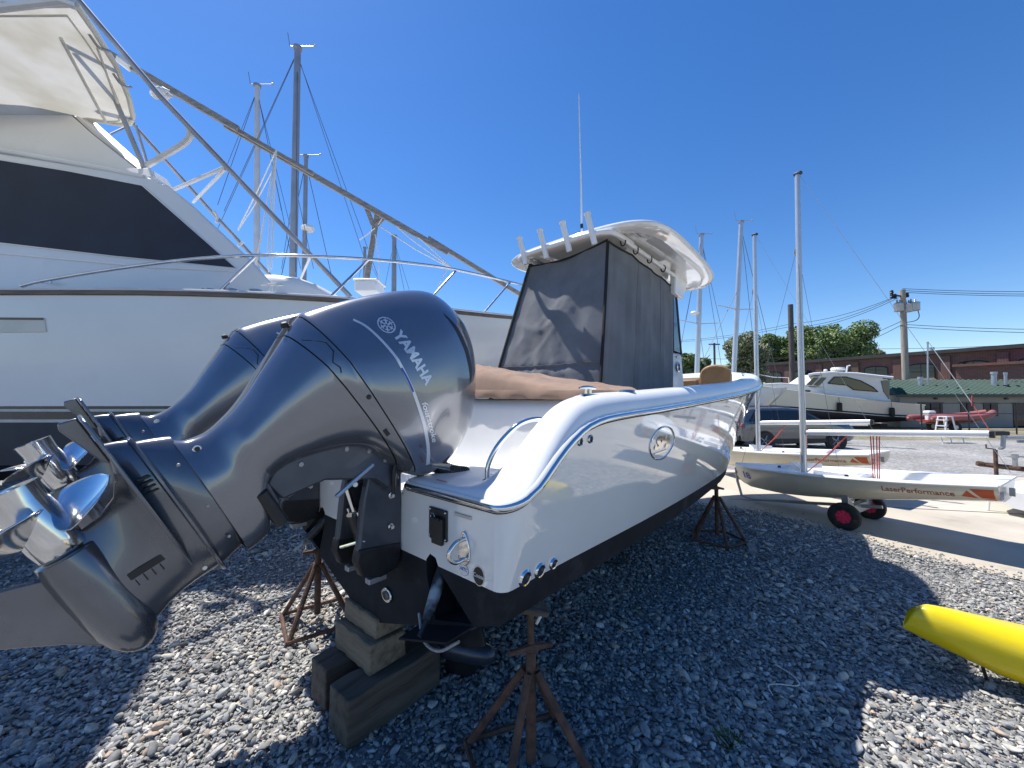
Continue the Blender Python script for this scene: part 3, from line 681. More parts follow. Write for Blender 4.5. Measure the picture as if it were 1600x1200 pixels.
# emblem on the side: ring and two letters in relief
def side_emblem():
    p, n = on_side(1035, 692); ax = Vector((1, 0, 0)); ax = (ax - n * ax.dot(n)).normalized(); up = n.cross(ax)
    if up.z < 0: up = -up
    def onhull(x, y, off):
        o = p + ax * x + up * y + n * .3; q, nn, i, d = bv_hull.ray_cast(o, -n)
        if q is None: q = p + ax * x + up * y
        return q + n * off
    # starboard side seen from outside: forward (ax) runs to the right
    r = .150; path = [onhull(.225 * math.cos(R(k * 10)), .125 * math.sin(R(k * 10)), .004) for k in range(37)]
    m = MB(); m.tube(path, .0055, 8); em = m.build('emblem', 'chrome', boat)
    vs, fs = text_mesh('SH', .125, .28, .007, .92); wd = max(v.x for v in vs); hh = max(v.y for v in vs)
    m = MB(); m.add([onhull((v.x - wd / 2) * 1.75, v.y - hh / 2 + .01, .006) for v in vs], fs); m.build('letters', 'chrome', em, smooth=0, recalc=False)
    m = MB(); m.prism([onhull(-.13, -.068, .003), onhull(.10, -.058, .003), onhull(.09, -.068, .003), onhull(-.12, -.078, .003)], n * .004); m.build('bar', 'chrome', em, smooth=0)
side_emblem()

# ------------------------------------------------ canvas over the stern seat
from mathutils import noise as mnoise
def rid(x, y, z):
    n_ = 1 - abs(mnoise.noise(Vector((x, y, z)))) * 2.2
    return max(0, n_) ** 3
def seat_cover():
    rows = []; na = 44; nb_ = 90
    for i in range(na + 1):
        row = []
        for j in range(nb_ + 1):
            a = lerp(1.05, 1.92, i / na); b = lerp(-1.13, 1.10, j / nb_)
            q_ = min(1, max(0, (1.1 - b) / 1.4)); peak = 2.05 + .235 * q_ ** 1.15 * (1 - .3 * float(1 - sstep(-1.1, -.35, b))) + .034 * rid(a * 2.6 + b * .5, b * .9, 3.1) + .016 * rid(a * 6 - b, b * 2.0, 8.4) + .006 * rid(a * 14, b * 7, 1.4)
            ex = min(1, (i / na) / .16, (1 - i / na) / .12); ey = min(1, (j / nb_) / .05, (1 - j / nb_) / .05)
            e = math.sqrt(max(0, 1 - (1 - ex) ** 2)) * math.sqrt(max(0, 1 - (1 - ey) ** 2))
            z = 2.055 + (max(peak, 2.075) - 2.055) * (.1 + .9 * e)
            d = math.hypot(a - 1.3, b + .42)
            th = math.atan2(a - 1.35, b + .38)
            fold = sum(k_ * math.exp(-((th - c_) / w_) ** 2) for c_, w_, k_ in ((-.55, .10, .020), (-.30, .06, .013), (-.12, .05, .018), (.10, .07, -.010), (.32, .06, .014), (-.9, .09, .015), (-1.4, .12, .012), (2.6, .1, .012)))
            z += fold * min(1, d / .22) * e * math.exp(-(d / 1.1) ** 2)
            z += .0022 * math.sin(31 * b + 9 * a) * e
            row.append(bt(a, b, z))
        rows.append(row)
    m = MB(); m.grid(rows)
    for sgn in (0, 1):   # hanging hem
        i = 0 if sgn == 0 else na
        e0 = rows[i]; a_ = 1.05 - .018 if sgn == 0 else 1.94
        m.grid([e0, [(a_ + .004 * math.sin(j * .5), p[1], p[2] - .035) for j, p in enumerate(e0)], [(a_ + .006 * math.sin(j * .5 + .6) + .004, p[1], p[2] - .07) for j, p in enumerate(e0)]])
    for j in (0, nb_):
        e0 = [r[j] for r in rows]; m.grid([e0, [(p[0], p[1] * 1.004, p[2] - .06) for p in e0]])
    m.build('seat_cover', 'canvas_tan', boat, smooth=80)
seat_cover()

# ------------------------------------------------ hardtop
HT = 3.83
def hardtop():
    a0, a1, hw = 2.32, 5.28, 1.02
    ca = (a0 + a1) / 2; ha = (a1 - a0) / 2
    def ring(k, z, n=72, p=5.2):
        out = []
        for i in range(n):
            t = 2 * math.pi * i / n; c = math.cos(t); s_ = math.sin(t)
            x = math.copysign(abs(c) ** (2 / p), c); y = math.copysign(abs(s_) ** (2 / p), s_)
            X = ca + x * (ha - (1 - k)); Y = y * (hw - (1 - k)) * (1 - .05 * x)
            zz = z - .06 * max(0, x) ** 3 - .045 * (y * y) * k - .03 * max(0, -x) ** 4 + .05 * (1 - x * x) * (k > .9)
            out.append(bt(X, Y, zz))
        return out
    prof = [(.40, HT - .005), (.70, HT - .004), (.84, HT - .006), (.86, HT - .035), (.92, HT - .040), (.965, HT - .034), (.985, HT - .022), (1.0, HT + .0), (.998, HT + .014), (.98, HT + .035), (.93, HT + .055), (.8, HT + .075), (.5, HT + .10), (.2, HT + .11)]
    m = MB(); m.loft([ring(k, z) for k, z in prof], cap=True); ht = m.build('hardtop', 'gelcoat', boat, smooth=50)
    # ribs moulded into the underside
    for b in (-.42, .42):
        m = MB(); m.loft([[bt(a, b - .05, HT - .01), bt(a, b - .025, HT - .10), bt(a, b + .025, HT - .10), bt(a, b + .05, HT - .01)] for a in (3.0, 3.1, 4.3, 4.4)], cap=True); m.build('underside_rib', 'gelcoat_inner', ht, bevel=.01)
    # rod holder bar and tubes
    bar = [bt(2.85, -.60, HT - .07), bt(2.42, -.64, HT - .10), bt(2.27, -.57, HT - .11), bt(2.24, -.3, HT - .10), bt(2.24, .3, HT - .10), bt(2.27, .55, HT - .11), bt(2.42, .62, HT - .10), bt(2.85, .60, HT - .07)]
    m = MB(); m.tube(smooth_path(bar, 6), .028, 10); br = m.build('rod_bar', 'gelcoat_inner', ht)
    for i, b in enumerate((-.50, -.19, .12, .43)):
        p0 = Vector(bt(2.25, b + .03, HT - .22)); p1 = Vector(bt(2.17, b - .01, HT + .10)); d = p1 - p0
        m = MB(); m.tube([p0, p0 + d * .93, p0 + d * .935, p1], [.031, .031, .037, .037], 16); rh = m.build('rod_holder', 'gelcoat_inner', ht)
        m = MB(); m.lathe([(0, 0), (.024, 0)], p1 + d.normalized() * .001, d, 16, caps=False); m.build('bore', 'black_plastic', rh)
    # side pipes along the enclosure
    for sg in (1, -1):
        m = MB(); m.tube([bt(2.45, sg * .60, HT - .09), bt(3.3, sg * .60, HT - .10), bt(4.35, sg * .60, HT - .12)], .026, 10); m.build('side_pipe', 'gelcoat_inner', ht)
        for a in (2.62, 2.95, 3.35, 3.8):
            m = MB(); m.tube([bt(a, sg * (.60 + .03 * math.cos(R(q * 45))), HT - .10 + .045 * math.sin(R(q * 45)) - .02) for q in range(9)], .008, 6); m.build('tie', 'canvas_black', ht)
        m = MB(); m.loft([[bt(4.22 - k * .02, sg * .62, HT - .02 - k * .34), bt(4.9 - k * .24, sg * .58, HT - .02 - k * .34), bt(4.9 - k * .24, sg * .50, HT - .02 - k * .34), bt(4.22 - k * .02, sg * .54, HT - .02 - k * .34)] for k in (0, .3, .65, 1)], cap=True); m.build('front_support', 'gelcoat_inner', ht, bevel=.02)
        m = MB(); ol = [bt(2.72 + .10 * math.cos(q * math.pi / 10), sg * (.74) + .045 * math.sin(q * math.pi / 10), HT - .036) for q in range(20)]; m.prism(ol, (0, 0, -.014)); lt = m.build('spreader_light', 'gelcoat_inner', ht, bevel=.004)
        for q in range(4):
            m = MB(); m.lathe([(0, 0), (.013, 0), (.010, .006), (0, .006)], bt(2.66 + q * .04, sg * .74, HT - .050), (0, 0, -1), 12); m.build('lamp', 'alu_dull', lt)
    # antenna
    P = wbt(3.35, -.36, HT + .09)
    an = MB(); an.tube([bt(3.35, -.36, HT + .06), bt(3.35, -.36, HT + .22)], .022, 10); an.tube([bt(3.35, -.36, HT + .2), bt(3.35, -.36, HT + .55)], [.016, .014], 8); ao = an.build('antenna', 'white_paint', boat)
    m = MB(); m.tube([bt(3.35, -.36, HT + .55), bt(3.345, -.36, HT + .61)], .021, 8); m.build('ferrule', 'black_plastic', ao)
    m = MB(); m.tube([bt(3.345, -.36, HT + .6), bt(3.31, -.345, HT + 1.2), bt(3.25, -.335, HT + 2.42)], [.015, .012, .006], 6); m.build('whip', 'white_paint', ao)
hardtop()

# ------------------------------------------------ canvas enclosure round the helm
def enclosure():
    zt, zb = HT - .12, 1.70; ns = 64
    def wr(x, z, k=1.0): return k * (.010 * math.sin(5.2 * x + 2.2 * z) + .007 * math.sin(11 * x - 3.1 * z + 1) + .004 * math.sin(23 * x + 7 * z) * (zt - z))
    # aft panel (b from port to starboard), hung from the rod bar, pulled aft at the foot
    rows = []
    for i in range(ns + 1):
        z = lerp(zt, zb, i / ns); row = []
        f = i / ns
        for j in range(61):
            q = j / 60; bL = lerp(-.56, -.80, f ** .8); bR = lerp(.50, .52, f); b = lerp(bL, bR, q)
            zz = z - .10 * (1 - f) * math.sin(math.pi * q) ** 1 * .55 - (1 - q) * .05 * (1 - f)
            foot = lerp(.58, .30, q)
            a = 2.46 - foot * (f ** 1.05) * (1 + .10 * math.sin(math.pi * q))
            seam = math.exp(-((zz - 2.33) / .03) ** 2) * .016
            a += wr(b * 1.3, zz, 1.2) * math.sin(math.pi * min(1, q * 1.0 + .02)) - .035 * math.exp(-((q - .55 - .25 * f) / .10) ** 2) * f * (1 - .3 * f) + seam
            a += (.030 * rid(b * 1.6 + zz * .9, zz * 1.1, 1.7) + .016 * rid(b * 4 - zz * 2.2, zz * 2.5, 5.1) + .007 * rid(b * 9, zz * 7, 2.2)) * (-1) * math.sin(math.pi * min(.97, q + .03)) * (.3 + .7 * f)
            row.append(bt(a, b, zz))
        rows.append(row)
    AFT = rows
    m = MB(); m.grid(rows); aft = m.build('aft_curtain', 'canvas_grey', boat, smooth=80)
    # starboard / port panels
    for sg in (1, -1):
        rows = []
        for i in range(ns + 1):
            f = i / ns; row = []
            for j in range(61):
                q = j / 60
                zc = zt - .02 - .10 * q - .012 * abs(math.sin(q * math.pi * 4)) * 1.0
                z = lerp(zc, zb, f)
                if sg > 0: a0 = 2.46 - .30 * (f ** 1.05); b0 = lerp(.50, .52, f)
                else: a0 = 2.46 - .58 * (f ** 1.05); b0 = lerp(.56, .80, f ** .8)
                a1 = lerp(4.33, 4.24, f); a = lerp(a0, a1, q)
                b = lerp(b0, .545, min(1, q * 5)) + (.008 * math.sin(26 * q + 1.5 * f) + .006 * math.sin(47 * q + .5) + .004 * math.sin(80 * q)) * min(1, f * 3 + .25) + .018 * math.sin(math.pi * q) * f + (.022 * rid(q * 3.5 + f * .5, f * 1.0, 4.2) + .010 * rid(q * 9 - f, f * 2.0, 7.7)) * math.sin(math.pi * min(1, q)) * (.35 + .65 * f)
                row.append(bt(a, sg * b, z))
            rows.append(row)
        m = MB(); m.grid(rows); sc = m.build('side_curtain', 'canvas_grey', boat, smooth=80)
        for jj in (22, 44):
            m = MB(); m.tube([Vector(r[jj]) + Vector((0, -sg * .002, 0)) for r in rows], .0035, 5); m.build('seam', 'canvas_grey', sc)
        # black binding along the corner and the top edge
        cor = [Vector(r[0]) for r in rows]
        m = MB(); m.tube([p + Vector((-.012, -sg * .006, 0)) for p in cor], .019, 6, flat=(1, .45)); m.build('zip_strip', 'canvas_black', sc)
        m = MB(); m.tube([Vector(p) + Vector((0, -sg * .004, 0)) for p in rows[0]], .011, 6); m.build('edge_binding', 'canvas_black', sc)
    m = MB(); top = []
    for j in range(61):
        q = j / 60; b = lerp(-.56, .50, q); top.append(bt(2.455, b, zt - .055 * math.sin(math.pi * q) - (1 - q) * .05))
    m.tube(top, .011, 6); m.build('edge_binding', 'canvas_black', aft)
    for fi, nm in ((int(ns * .66), 'seam'), (int(ns * .67) + 1, 'seam')):
        m = MB(); m.tube([Vector(p) + Vector((-.002, 0, .004 * math.sin(k * 1.1))) for k, p in enumerate(AFT[fi])], .0035, 5); m.build(nm, 'canvas_grey', aft)
enclosure()
# console front with windscreen strip
def console():
    for sg in (1, -1):
        m = MB(); m.loft([[bt(4.10, sg * .50, z), bt(4.10, sg * .20, z), bt(a1, sg * .20, z), bt(a1, sg * .54, z)] for z, a1 in ((1.30, 4.88), (2.1, 4.78), (2.62, 4.68), (2.66, 4.60))], cap=True); c = m.build('console', 'gelcoat_inner', boat, bevel=.03)
        ring_fitting(bt(4.50, sg * .545, 2.45), (.05, -sg * 1, .02), .075, 'speaker', .3)
        m = MB(); m.box(bt(4.50, sg * .545, 2.60), (.12, .012, .03)); m.build('switch_plate', 'aluminium', c, bevel=.003)
        m = MB(); m.prism([bt(4.30, sg * .555, 2.67), bt(4.62, sg * .535, 2.67), bt(4.46, sg * .535, 3.48), bt(4.30, sg * .555, 3.48)], (0, sg * .012, 0)); m.build('windscreen', 'acrylic', boat, smooth=0)
        m = MB(); m.tube([bt(4.66, sg * .53, 2.64), bt(4.47, sg * .53, 3.56)], .018, 8); m.build('screen_post', 'black_plastic', boat)
    m = MB(); m.prism([bt(4.69, -.54, 2.64), bt(4.69, .54, 2.64), bt(4.47, .50, 3.55), bt(4.47, -.50, 3.55)], (.012, 0, .002)); m.build('windscreen', 'acrylic', boat, smooth=0)
console()
# bow seating
def bow_seat():
    m = MB(); ol = []
    for k in range(21):
        t = math.pi * k / 20; ol.append(bt(5.5, .77 - .235 * math.cos(t), 2.30 + .24 * math.sin(t) ** .65))
    ol += [bt(5.5, 1.0, 2.1), bt(5.5, .535, 2.1)]
    m.prism(ol, (.12, 0, 0)); m.build('bow_backrest', 'vinyl_tan', boat, bevel=.03, bseg=3)
    m = MB(); m.box(bt(5.62, .30, 2.17), (.3, .44, .28)); m.build('bow_cushion', 'vinyl_tan', boat, bevel=.03)
    m = MB(); m.box(bt(5.75, .10, 2.33), (.3, .9, .05)); m.build('bow_locker', 'gelcoat_inner', boat, bevel=.015)
bow_seat()

# ================================================================== the two tilted outboard motors
TAU = R(62); T_A, T_Z = -.12, 1.55
def outboard():
    root = thing('outboard_motor', '', 'outboard', wbt(T_A, .36, T_Z), BROT, 'tilted outboard motors on the white boat')
    def part(mb, name, mt, parent=None, tilt=True, **k):
        o = mb.build(name, mt, parent or root, **k)
        if tilt and parent is None: o.rotation_euler = (0, TAU, 0)
        return o
    Z = [-.705, -.66, -.60, -.55, -.50, -.45, -.40, -.30, -.20, -.10, -.05, 0, .05, .10, .15, .20, .30, .40, .50, .60, .70, .78, .84, .89, .925, .95, .962]
    XR = pchip([-.705, -.66, -.60, -.50, -.40, -.30, -.20, -.10, -.05, 0, .10, .30, .50, .70, .80, .89, .94, .962], [-.69, -.662, -.655, -.684, -.735, -.805, -.872, -.94, -.972, -.992, -.99, -.977, -.95, -.905, -.86, -.76, -.66, -.56])
    XF = pchip([-.705, -.66, -.60, -.55, -.50, -.40, -.30, -.20, -.10, -.05, 0, .05, .10, .20, .30, .40, .50, .60, .70, .80, .89, .94, .962], [-.11, -.11, -.13, -.25, -.345, -.365, -.345, -.315, -.265, -.22, -.13, -.03, .06, .13, .147, .135, .105, .055, -.02, -.13, -.27, -.38, -.48])
    HW = pchip([-.705, -.60, -.50, -.40, -.30, -.20, -.10, 0, .10, .20, .30, .45, .60, .70, .80, .88, .93, .962], [.128, .138, .155, .178, .205, .232, .260, .284, .298, .307, .311, .309, .296, .276, .238, .185, .125, .05])
    n = 88
    def ring(z, grow=0.0, zz=None):
        xr = XR(z) - grow; xf = XF(z) + grow; hw = HW(z) + grow; cx = (xr + xf) / 2; hx = (xf - xr) / 2; out = []
        e = 5.0 if z < .45 else lerp(5.0, 2.6, min(1, (z - .45) / .45))
        for i in range(n):
            t = 2 * math.pi * i / n; c = math.cos(t); s_ = math.sin(t)
            x = math.copysign(abs(c) ** (2 / e), c); y = math.copysign(abs(s_) ** (2 / e), s_)
            k_ = (.50 if z < .3 else lerp(.50, .2, min(1, (z - .3) / .6))); ch = max(0, (-x - .30) / .70); tp = 1 - k_ * (ch ** 1.25) - .05 * max(0, -x) - .20 * max(0, x) ** 2.0
            out.append((cx + x * hx, y * hw * tp, z if zz is None else zz))
        return out
    ZZ = []
    for i in range(len(Z) - 1):
        k = 3; ZZ += [lerp(Z[i], Z[i + 1], q / k) for q in range(k)]
    ZZ.append(Z[-1])
    full = MB().loft([ring(z) for z in ZZ], cap=True)
    core = MB().loft([ring(z, -.012) for z in ZZ], cap=True); co = part(core, 'inner_core', 'engine_dark')
    bvh = BVHTree.FromPolygons(full.v, full.f)
    def clip(name, planes, mt):
        me = bpy.data.meshes.new(name); me.from_pydata([tuple(v) for v in full.v], [], full.f)
        b = bmesh.new(); b.from_mesh(me); bmesh.ops.recalc_face_normals(b, faces=b.faces)
        for co_, no in planes:
            bmesh.ops.bisect_plane(b, geom=b.verts[:] + b.edges[:] + b.faces[:], plane_co=co_, plane_no=no, clear_outer=True)
            # fold the open edge inwards so that the panel has a rim
            ed = [e for e in b.edges if e.is_boundary and all(abs((v.co - Vector(co_)).dot(Vector(no).normalized())) < 1e-4 for v in e.verts)]
            r = bmesh.ops.extrude_edge_only(b, edges=ed); vs = [q for q in r['geom'] if isinstance(q, bmesh.types.BMVert)]
            if vs:
                c = sum((v.co for v in vs), Vector()) / len(vs)
                for v in vs:
                    d = (c - v.co); v.co += d.normalized() * .012 - Vector(no).normalized() * -.0
        b.to_mesh(me); b.free(); me.materials.append(MATS[mt]); me.polygons.foreach_set('use_smooth', [True] * len(me.polygons)); me.set_sharp_from_angle(angle=R(50))
        o = link(name, me, root); o.rotation_euler = (0, TAU, 0); return o
    s1 = Vector((-.142, 0, 1.04)).normalized()              # cowl seam plane normal (up)
    p1 = Vector((-.985, 0, -.03)); s2 = Vector((-.20, 0, 1.0)).normalized(); p2 = Vector((-.95, 0, -.135))
    gp_ = .0035
    cowl = clip('cowl', [(p1 + s1 * gp_, -s1)], 'engine_paint')
    pan = clip('lower_cowl', [(p1 - s1 * gp_, s1), (p2 + s2 * gp_, -s2)], 'engine_paint')
    mid = clip('midsection_cover', [(p2 - s2 * gp_, s2)], 'engine_paint')
    def surf(x, z, off=.0015):
        q, nn, i, d = bvh.ray_cast(Vector((x, -1.2, z)), Vector((0, 1, 0)))
        if q is None: return None
        if nn.y > 0: nn = -nn
        return q + nn * off
    # seam plane is tilted: u runs along the seam, w square to it
    ux = Vector((1.038, 0, .142)).normalized()
    def decal(pts2, faces, name, mt, parent, org, off=.0016, ang=0.0):
        vs = []
        ca, sa = math.cos(ang), math.sin(ang)
        for p in pts2:
            x = org[0] + (p[0] * ca - p[1] * sa); z = org[1] + (p[0] * sa + p[1] * ca); q = surf(x, z, off)
            vs.append(q if q else Vector((x, 0, z)))
        m = MB(); m.add(vs, faces); return m.build(name, mt, parent, smooth=60, recalc=False)
    def band(pts, w0, name, mt, parent, off=.0016):
        P = smooth_path([(p[0], 0, p[1]) for p in pts], 10); A = []; B = []
        for i, p in enumerate(P):
            t = (P[min(i + 1, len(P) - 1)] - P[max(0, i - 1)]).normalized(); nn = Vector((-t.z, 0, t.x)); ww = w0 if not callable(w0) else w0(i / (len(P) - 1))
            A.append(surf(p.x + nn.x * ww / 2, p.z + nn.z * ww / 2, off) or p); B.append(surf(p.x - nn.x * ww / 2, p.z - nn.z * ww / 2, off) or p)
        m = MB(); m.grid([A, [a.lerp(b, .5) for a, b in zip(A, B)], B]); return m.build(name, mt, parent, smooth=60, recalc=False)
    # maker's lettering: emblem, name, series name, stripe
    ang = math.atan2(.142, 1.038) + R(2)
    vs, fs = text_mesh('YAMAHA', .088, 0, .0035, 1.02); kx = .325 / max(v.x for v in vs); vs = [(v.x * kx, v.y) for v in vs]; decal(vs, fs, 'maker_name', 'decal_silver', cowl, (-.735, .302), ang=R(4.6))
    C0 = (-.793, .308); rr = .047
    ringp = []; fcs = []; nn_ = 40
    for k in range(nn_):
        a = 2 * math.pi * k / nn_; ringp += [(C0[0] + rr * math.cos(a), C0[1] + rr * math.sin(a)), (C0[0] + rr * .86 * math.cos(a), C0[1] + rr * .86 * math.sin(a))]
    fcs = [(2 * k, (2 * k + 2) % (2 * nn_), (2 * k + 3) % (2 * nn_), 2 * k + 1) for k in range(nn_)]
    for j in range(3):
        a = R(30 + 60 * j)
        for sgn in (1, -1):
            o = len(ringp); d = (math.cos(a) * sgn, math.sin(a) * sgn); t = (-d[1] * .0042, d[0] * .0042)
            for rad in (.006, .022, .040):
                w_ = 1.0 if rad < .03 else .5
                ringp += [(C0[0] + d[0] * rad + t[0] * w_, C0[1] + d[1] * rad + t[1] * w_), (C0[0] + d[0] * rad - t[0] * w_, C0[1] + d[1] * rad - t[1] * w_)]
            fcs += [(o, o + 2, o + 3, o + 1), (o + 2, o + 4, o + 5, o + 3)]
            o = len(ringp); c = (C0[0] + d[0] * .024, C0[1] + d[1] * .024); e = (-d[1] * .012, d[0] * .012)
            ringp += [(c[0] + e[0], c[1] + e[1]), (c[0] - e[0], c[1] - e[1]), (c[0] - e[0] + d[0] * .007, c[1] - e[1] + d[1] * .007), (c[0] + e[0] + d[0] * .007, c[1] + e[1] + d[1] * .007)]; fcs += [(o, o + 1, o + 2, o + 3)]
    decal(ringp, fcs, 'maker_emblem', 'decal_silver', cowl, (0, 0))
    band([(-.88, .170), (-.81, .208), (-.66, .235), (-.5, .243), (-.31, .235), (-.12, .209), (.02, .175)], lambda t: .012 + .012 * t, 'stripe', 'decal_silver', cowl)
    band([(-.565, .2385), (-.50, .2425), (-.42, .2405)], .011, 'stripe_blue', 'decal_blue', cowl, .0026)
    vs, fs = text_mesh('fourstroke', .050, .25, .001); kx = .25 / max(v.x for v in vs); vs = [(v.x * kx, v.y) for v in vs]; decal(vs, fs, 'series_name', 'decal_silver', cowl, (-.34, .262), ang=R(-6))
    # air intake slot near the crown, latch, trim studs
    band([(-.72, .705), (-.60, .735), (-.456, .745), (-.33, .715), (-.26, .67)], lambda t: .004 + .038 * math.sin(math.pi * t) ** .8, 'air_intake', 'engine_dark', cowl, .002)
    for x, z in ((-.51, .012),):
        q = surf(x, z, 0)
        m = MB(); m.lathe([(0, -.004), (.013, -.004), (.013, .002), (.009, .004), (0, .003)], q, (0, -1, -.1), 14); m.build('stud', 'engine_dark', pan)
    m = MB()
    band([(-.315, .018), (-.275, .026)], .020, 'latch', 'engine_dark', pan, .003)
    # lifting grip on the rear flank: outlined chevron
    lp = [(-.90, -.065), (-.83, .005), (-.795, -.005), (-.745, -.045), (-.70, -.03), (-.665, -.055), (-.70, -.085), (-.90, -.085)]
    lp = [(-.875, -.098), (-.83, -.03), (-.78, -.028), (-.735, -.062), (-.70, -.045), (-.675, -.052)]
    P = [surf(x, z, .001) for x, z in lp]
    m = MB(); m.tube([p for p in P if p], .0035, 6); m.build('grip_edge', 'engine_dark', pan)
    # rear latch knob
    m = MB(); m.lathe([(0, 0), (.019, 0), (.019, .018), (.012, .024), (0, .024)], (-.955, -.03, -.095), (-1, -.3, 0), 14); m.build('latch_knob', 'engine_dark', pan)
    q = surf(-.62, -.655, 0) or Vector((-.62, -.12, -.655))
    m = MB(); m.lathe([(0, .0), (.015, 0), (.015, .003), (.010, .004), (0, .0035)], q + Vector((0, -.001, 0)), (0, -1, 0), 16); sc = m.build('cap_screw', 'aluminium', mid)
    m = MB(); m.lathe([(0, 0), (.010, 0), (.010, .002), (0, .002)], q + Vector((0, -.0045, 0)), (0, -1, 0), 14); m.build('screw_recess', 'engine_dark', sc)
    # exhaust housing and gearcase ------------------------------------------------
    def foil(z, xr, xf, hw, p=2.2, k=40):
        out = []
        for i in range(k):
            t = 2 * math.pi * i / k; c = math.cos(t); s_ = math.sin(t); x = math.copysign(abs(c) ** (2 / p), c); y = math.copysign(abs(s_) ** (2 / p), s_)
            w_ = hw * (1 - .55 * max(0, -x) ** 1.6 - .25 * max(0, x) ** 3); out.append(((xr + xf) / 2 + x * (xf - xr) / 2, y * w_, z))
        return out
    eh = MB().loft([foil(z, a, b, c, 3.2) for z, a, b, c in ((-.700, -.705, -.14, .118), (-.715, -.712, -.135, .122), (-.75, -.726, -.13, .120), (-.785, -.738, -.12, .118), (-.80, -.742, -.115, .112))], cap=True)
    ex = part(eh, 'exhaust_housing', 'engine_lower')
    for k in range(4):
        m = MB(); x0 = -.645 + k * .02
        m.box((x0 + .03, -.088 - .0, -.842), (.008, .03, .035)); m.build('vent_slot', 'engine_dark', ex, smooth=0, bevel=.003)
    spl = MB().loft([foil(z, a, b, c, 2.8) for z, a, b, c in ((-.796, -.755, -.10, .135), (-.802, -.768, -.085, .145), (-.810, -.765, -.09, .142), (-.815, -.755, -.10, .13))], cap=True); part(spl, 'splash_plate', 'engine_lower')
    gl = MB().loft([foil(z, a, b, c, p) for z, a, b, c, p in ((-.805, -.755, -.115, .112, 2.8), (-.84, -.77, -.115, .105, 2.6), (-.872, -.78, -.115, .090, 2.5), (-.90, -.66, -.115, .072, 2.3), (-.94, -.585, -.112, .060, 2.2), (-1.0, -.545, -.10, .056, 2.2), (-1.06, -.53, -.075, .062, 2.2), (-1.12, -.52, -.04, .07, 2.2))], cap=True)
    gc = part(gl, 'gearcase', 'engine_lower')
    cav = MB(); ol = [(-.905, .075), (-.905, -.075), (-.88, -.115), (-.72, -.145), (-.50, -.142), (-.32, -.11), (-.20, -.06), (-.17, 0), (-.20, .06), (-.32, .11), (-.50, .142), (-.72, .145), (-.88, .115)]
    cav.prism([(x, y, -.884) for x, y in ol], (0, 0, .013)); part(cav, 'cavitation_plate', 'engine_lower', bevel=.004)
    m = MB(); m.prism([(-.90, 0, -.886), (-.70, 0, -.886), (-.72, 0, -.905), (-.88, 0, -.945), (-.905, 0, -.935)], (0, .018, 0)); part(m, 'trim_anode', 'engine_lower', bevel=.006)
    tor = MB(); prof = [(.0, 0), (.022, .006), (.043, .022), (.062, .05), (.077, .09), (.086, .14), (.089, .20), (.089, .34), (.086, .42), (.080, .475), (.074, .48), (.0, .48)]
    tor.lathe(prof, (-.005, 0, -1.125), (-1, 0, 0), 36); part(tor, 'torpedo', 'engine_lower')
    sk = MB(); SKP = [(-.06, -1.17), (-.14, -1.20), (-.44, -1.20), (-.47, -1.26), (-.55, -1.44), (-.60, -1.50), (-.46, -1.50), (-.36, -1.42), (-.20, -1.27)]
    sk.prism([(x, -.010, z) for x, z in SKP], (0, .020, 0)); part(sk, 'skeg', 'engine_lower', bevel=.008, bseg=3)
    # intake grilles
    m = MB(); m.box((-.30, -.0565, -.985), (.030, .010, .11)); ig = m.build('intake_grille', 'engine_dark', gc, smooth=0, bevel=.003)
    for k in range(4):
        m = MB(); m.box((-.278 + .012, -.0555, -1.03 + k * .026), (.03, .006, .004)); m.build('grille_slit', 'engine_dark', gc, smooth=0)
    m = MB(); m.lathe([(0, 0), (.010, 0), (.008, .004), (0, .004)], (-.17, -.082, -.855), (0, -1, 0), 12); m.build('plug_screw', 'aluminium', gc)
    # propeller
    hub = MB().lathe([(0, 0), (.058, 0), (.066, .01), (.070, .06), (.070, .16), (.066, .22), (.070, .275), (.062, .275), (.056, .24), (.03, .235), (.026, .275), (.0, .28)], (-.487, 0, -1.125), (-1, 0, 0), 32)
    pr = part(hub, 'propeller', 'stainless')
    for kb in range(3):
        th0 = R(-6 + 120 * kb); rows = []
        for i in range(19):
            rr_ = lerp(.060, .215, i / 18); f = i / 18
            half = (.62 + .30 * math.sin(math.pi * min(1, f * .95 + .08)) ) * math.sqrt(max(.0, 1 - max(0, (f - .35) / .65) ** 2.6)) + .0
            row = []
            for j in range(15):
                t = (j / 14 * 2 - 1) * half; ang_ = th0 + t + .10 * f
                x = -.60 - .27 * (t) / (2 * math.pi) * 1.25 - .045 * f - .02 * f * f + .012 * (1 - (j / 7 - 1) ** 2) * (1 - f)
                row.append((x, rr_ * math.sin(ang_), -1.125 + rr_ * math.cos(ang_)))
            rows.append(row)
        m = MB(); m.grid(rows); m.build('blade', 'stainless', pr, smooth=80, solid=.004)
    # swivel bracket (tilts with the motor)
    sw = MB()
    for sy in (-.085, .085):
        sw.prism([(x, sy - .02, z) for x, z in ((.05, .05), (-.06, .07), (-.30, -.06), (-.42, -.40), (-.34, -.52), (-.24, -.50), (-.20, -.30), (-.04, -.08), (.05, -.04))], (0, .04, 0))
    sw.box((-.26, 0, -.30), (.10, .15, .36)); sw.box((-.33, 0, -.56), (.20, .22, .10)); sw.tube([(-.36, 0, .02), (-.36, 0, -.62)], .055, 16)
    part(sw, 'swivel_bracket', 'bracket_grey', bevel=.010)
    m = MB(); m.tube([(-.15, .11, -.55), (-.33, .12, -.56)], .03, 12); m.tube([(-.15, -.11, -.55), (-.33, -.12, -.56)], .03, 12); part(m, 'lower_mount', 'engine_dark')
    m = MB(); m.tube([(-.12, -.10, -.05), (-.10, -.12, -.30)], .012, 8); part(m, 'tilt_support', 'aluminium')
    BO = .10
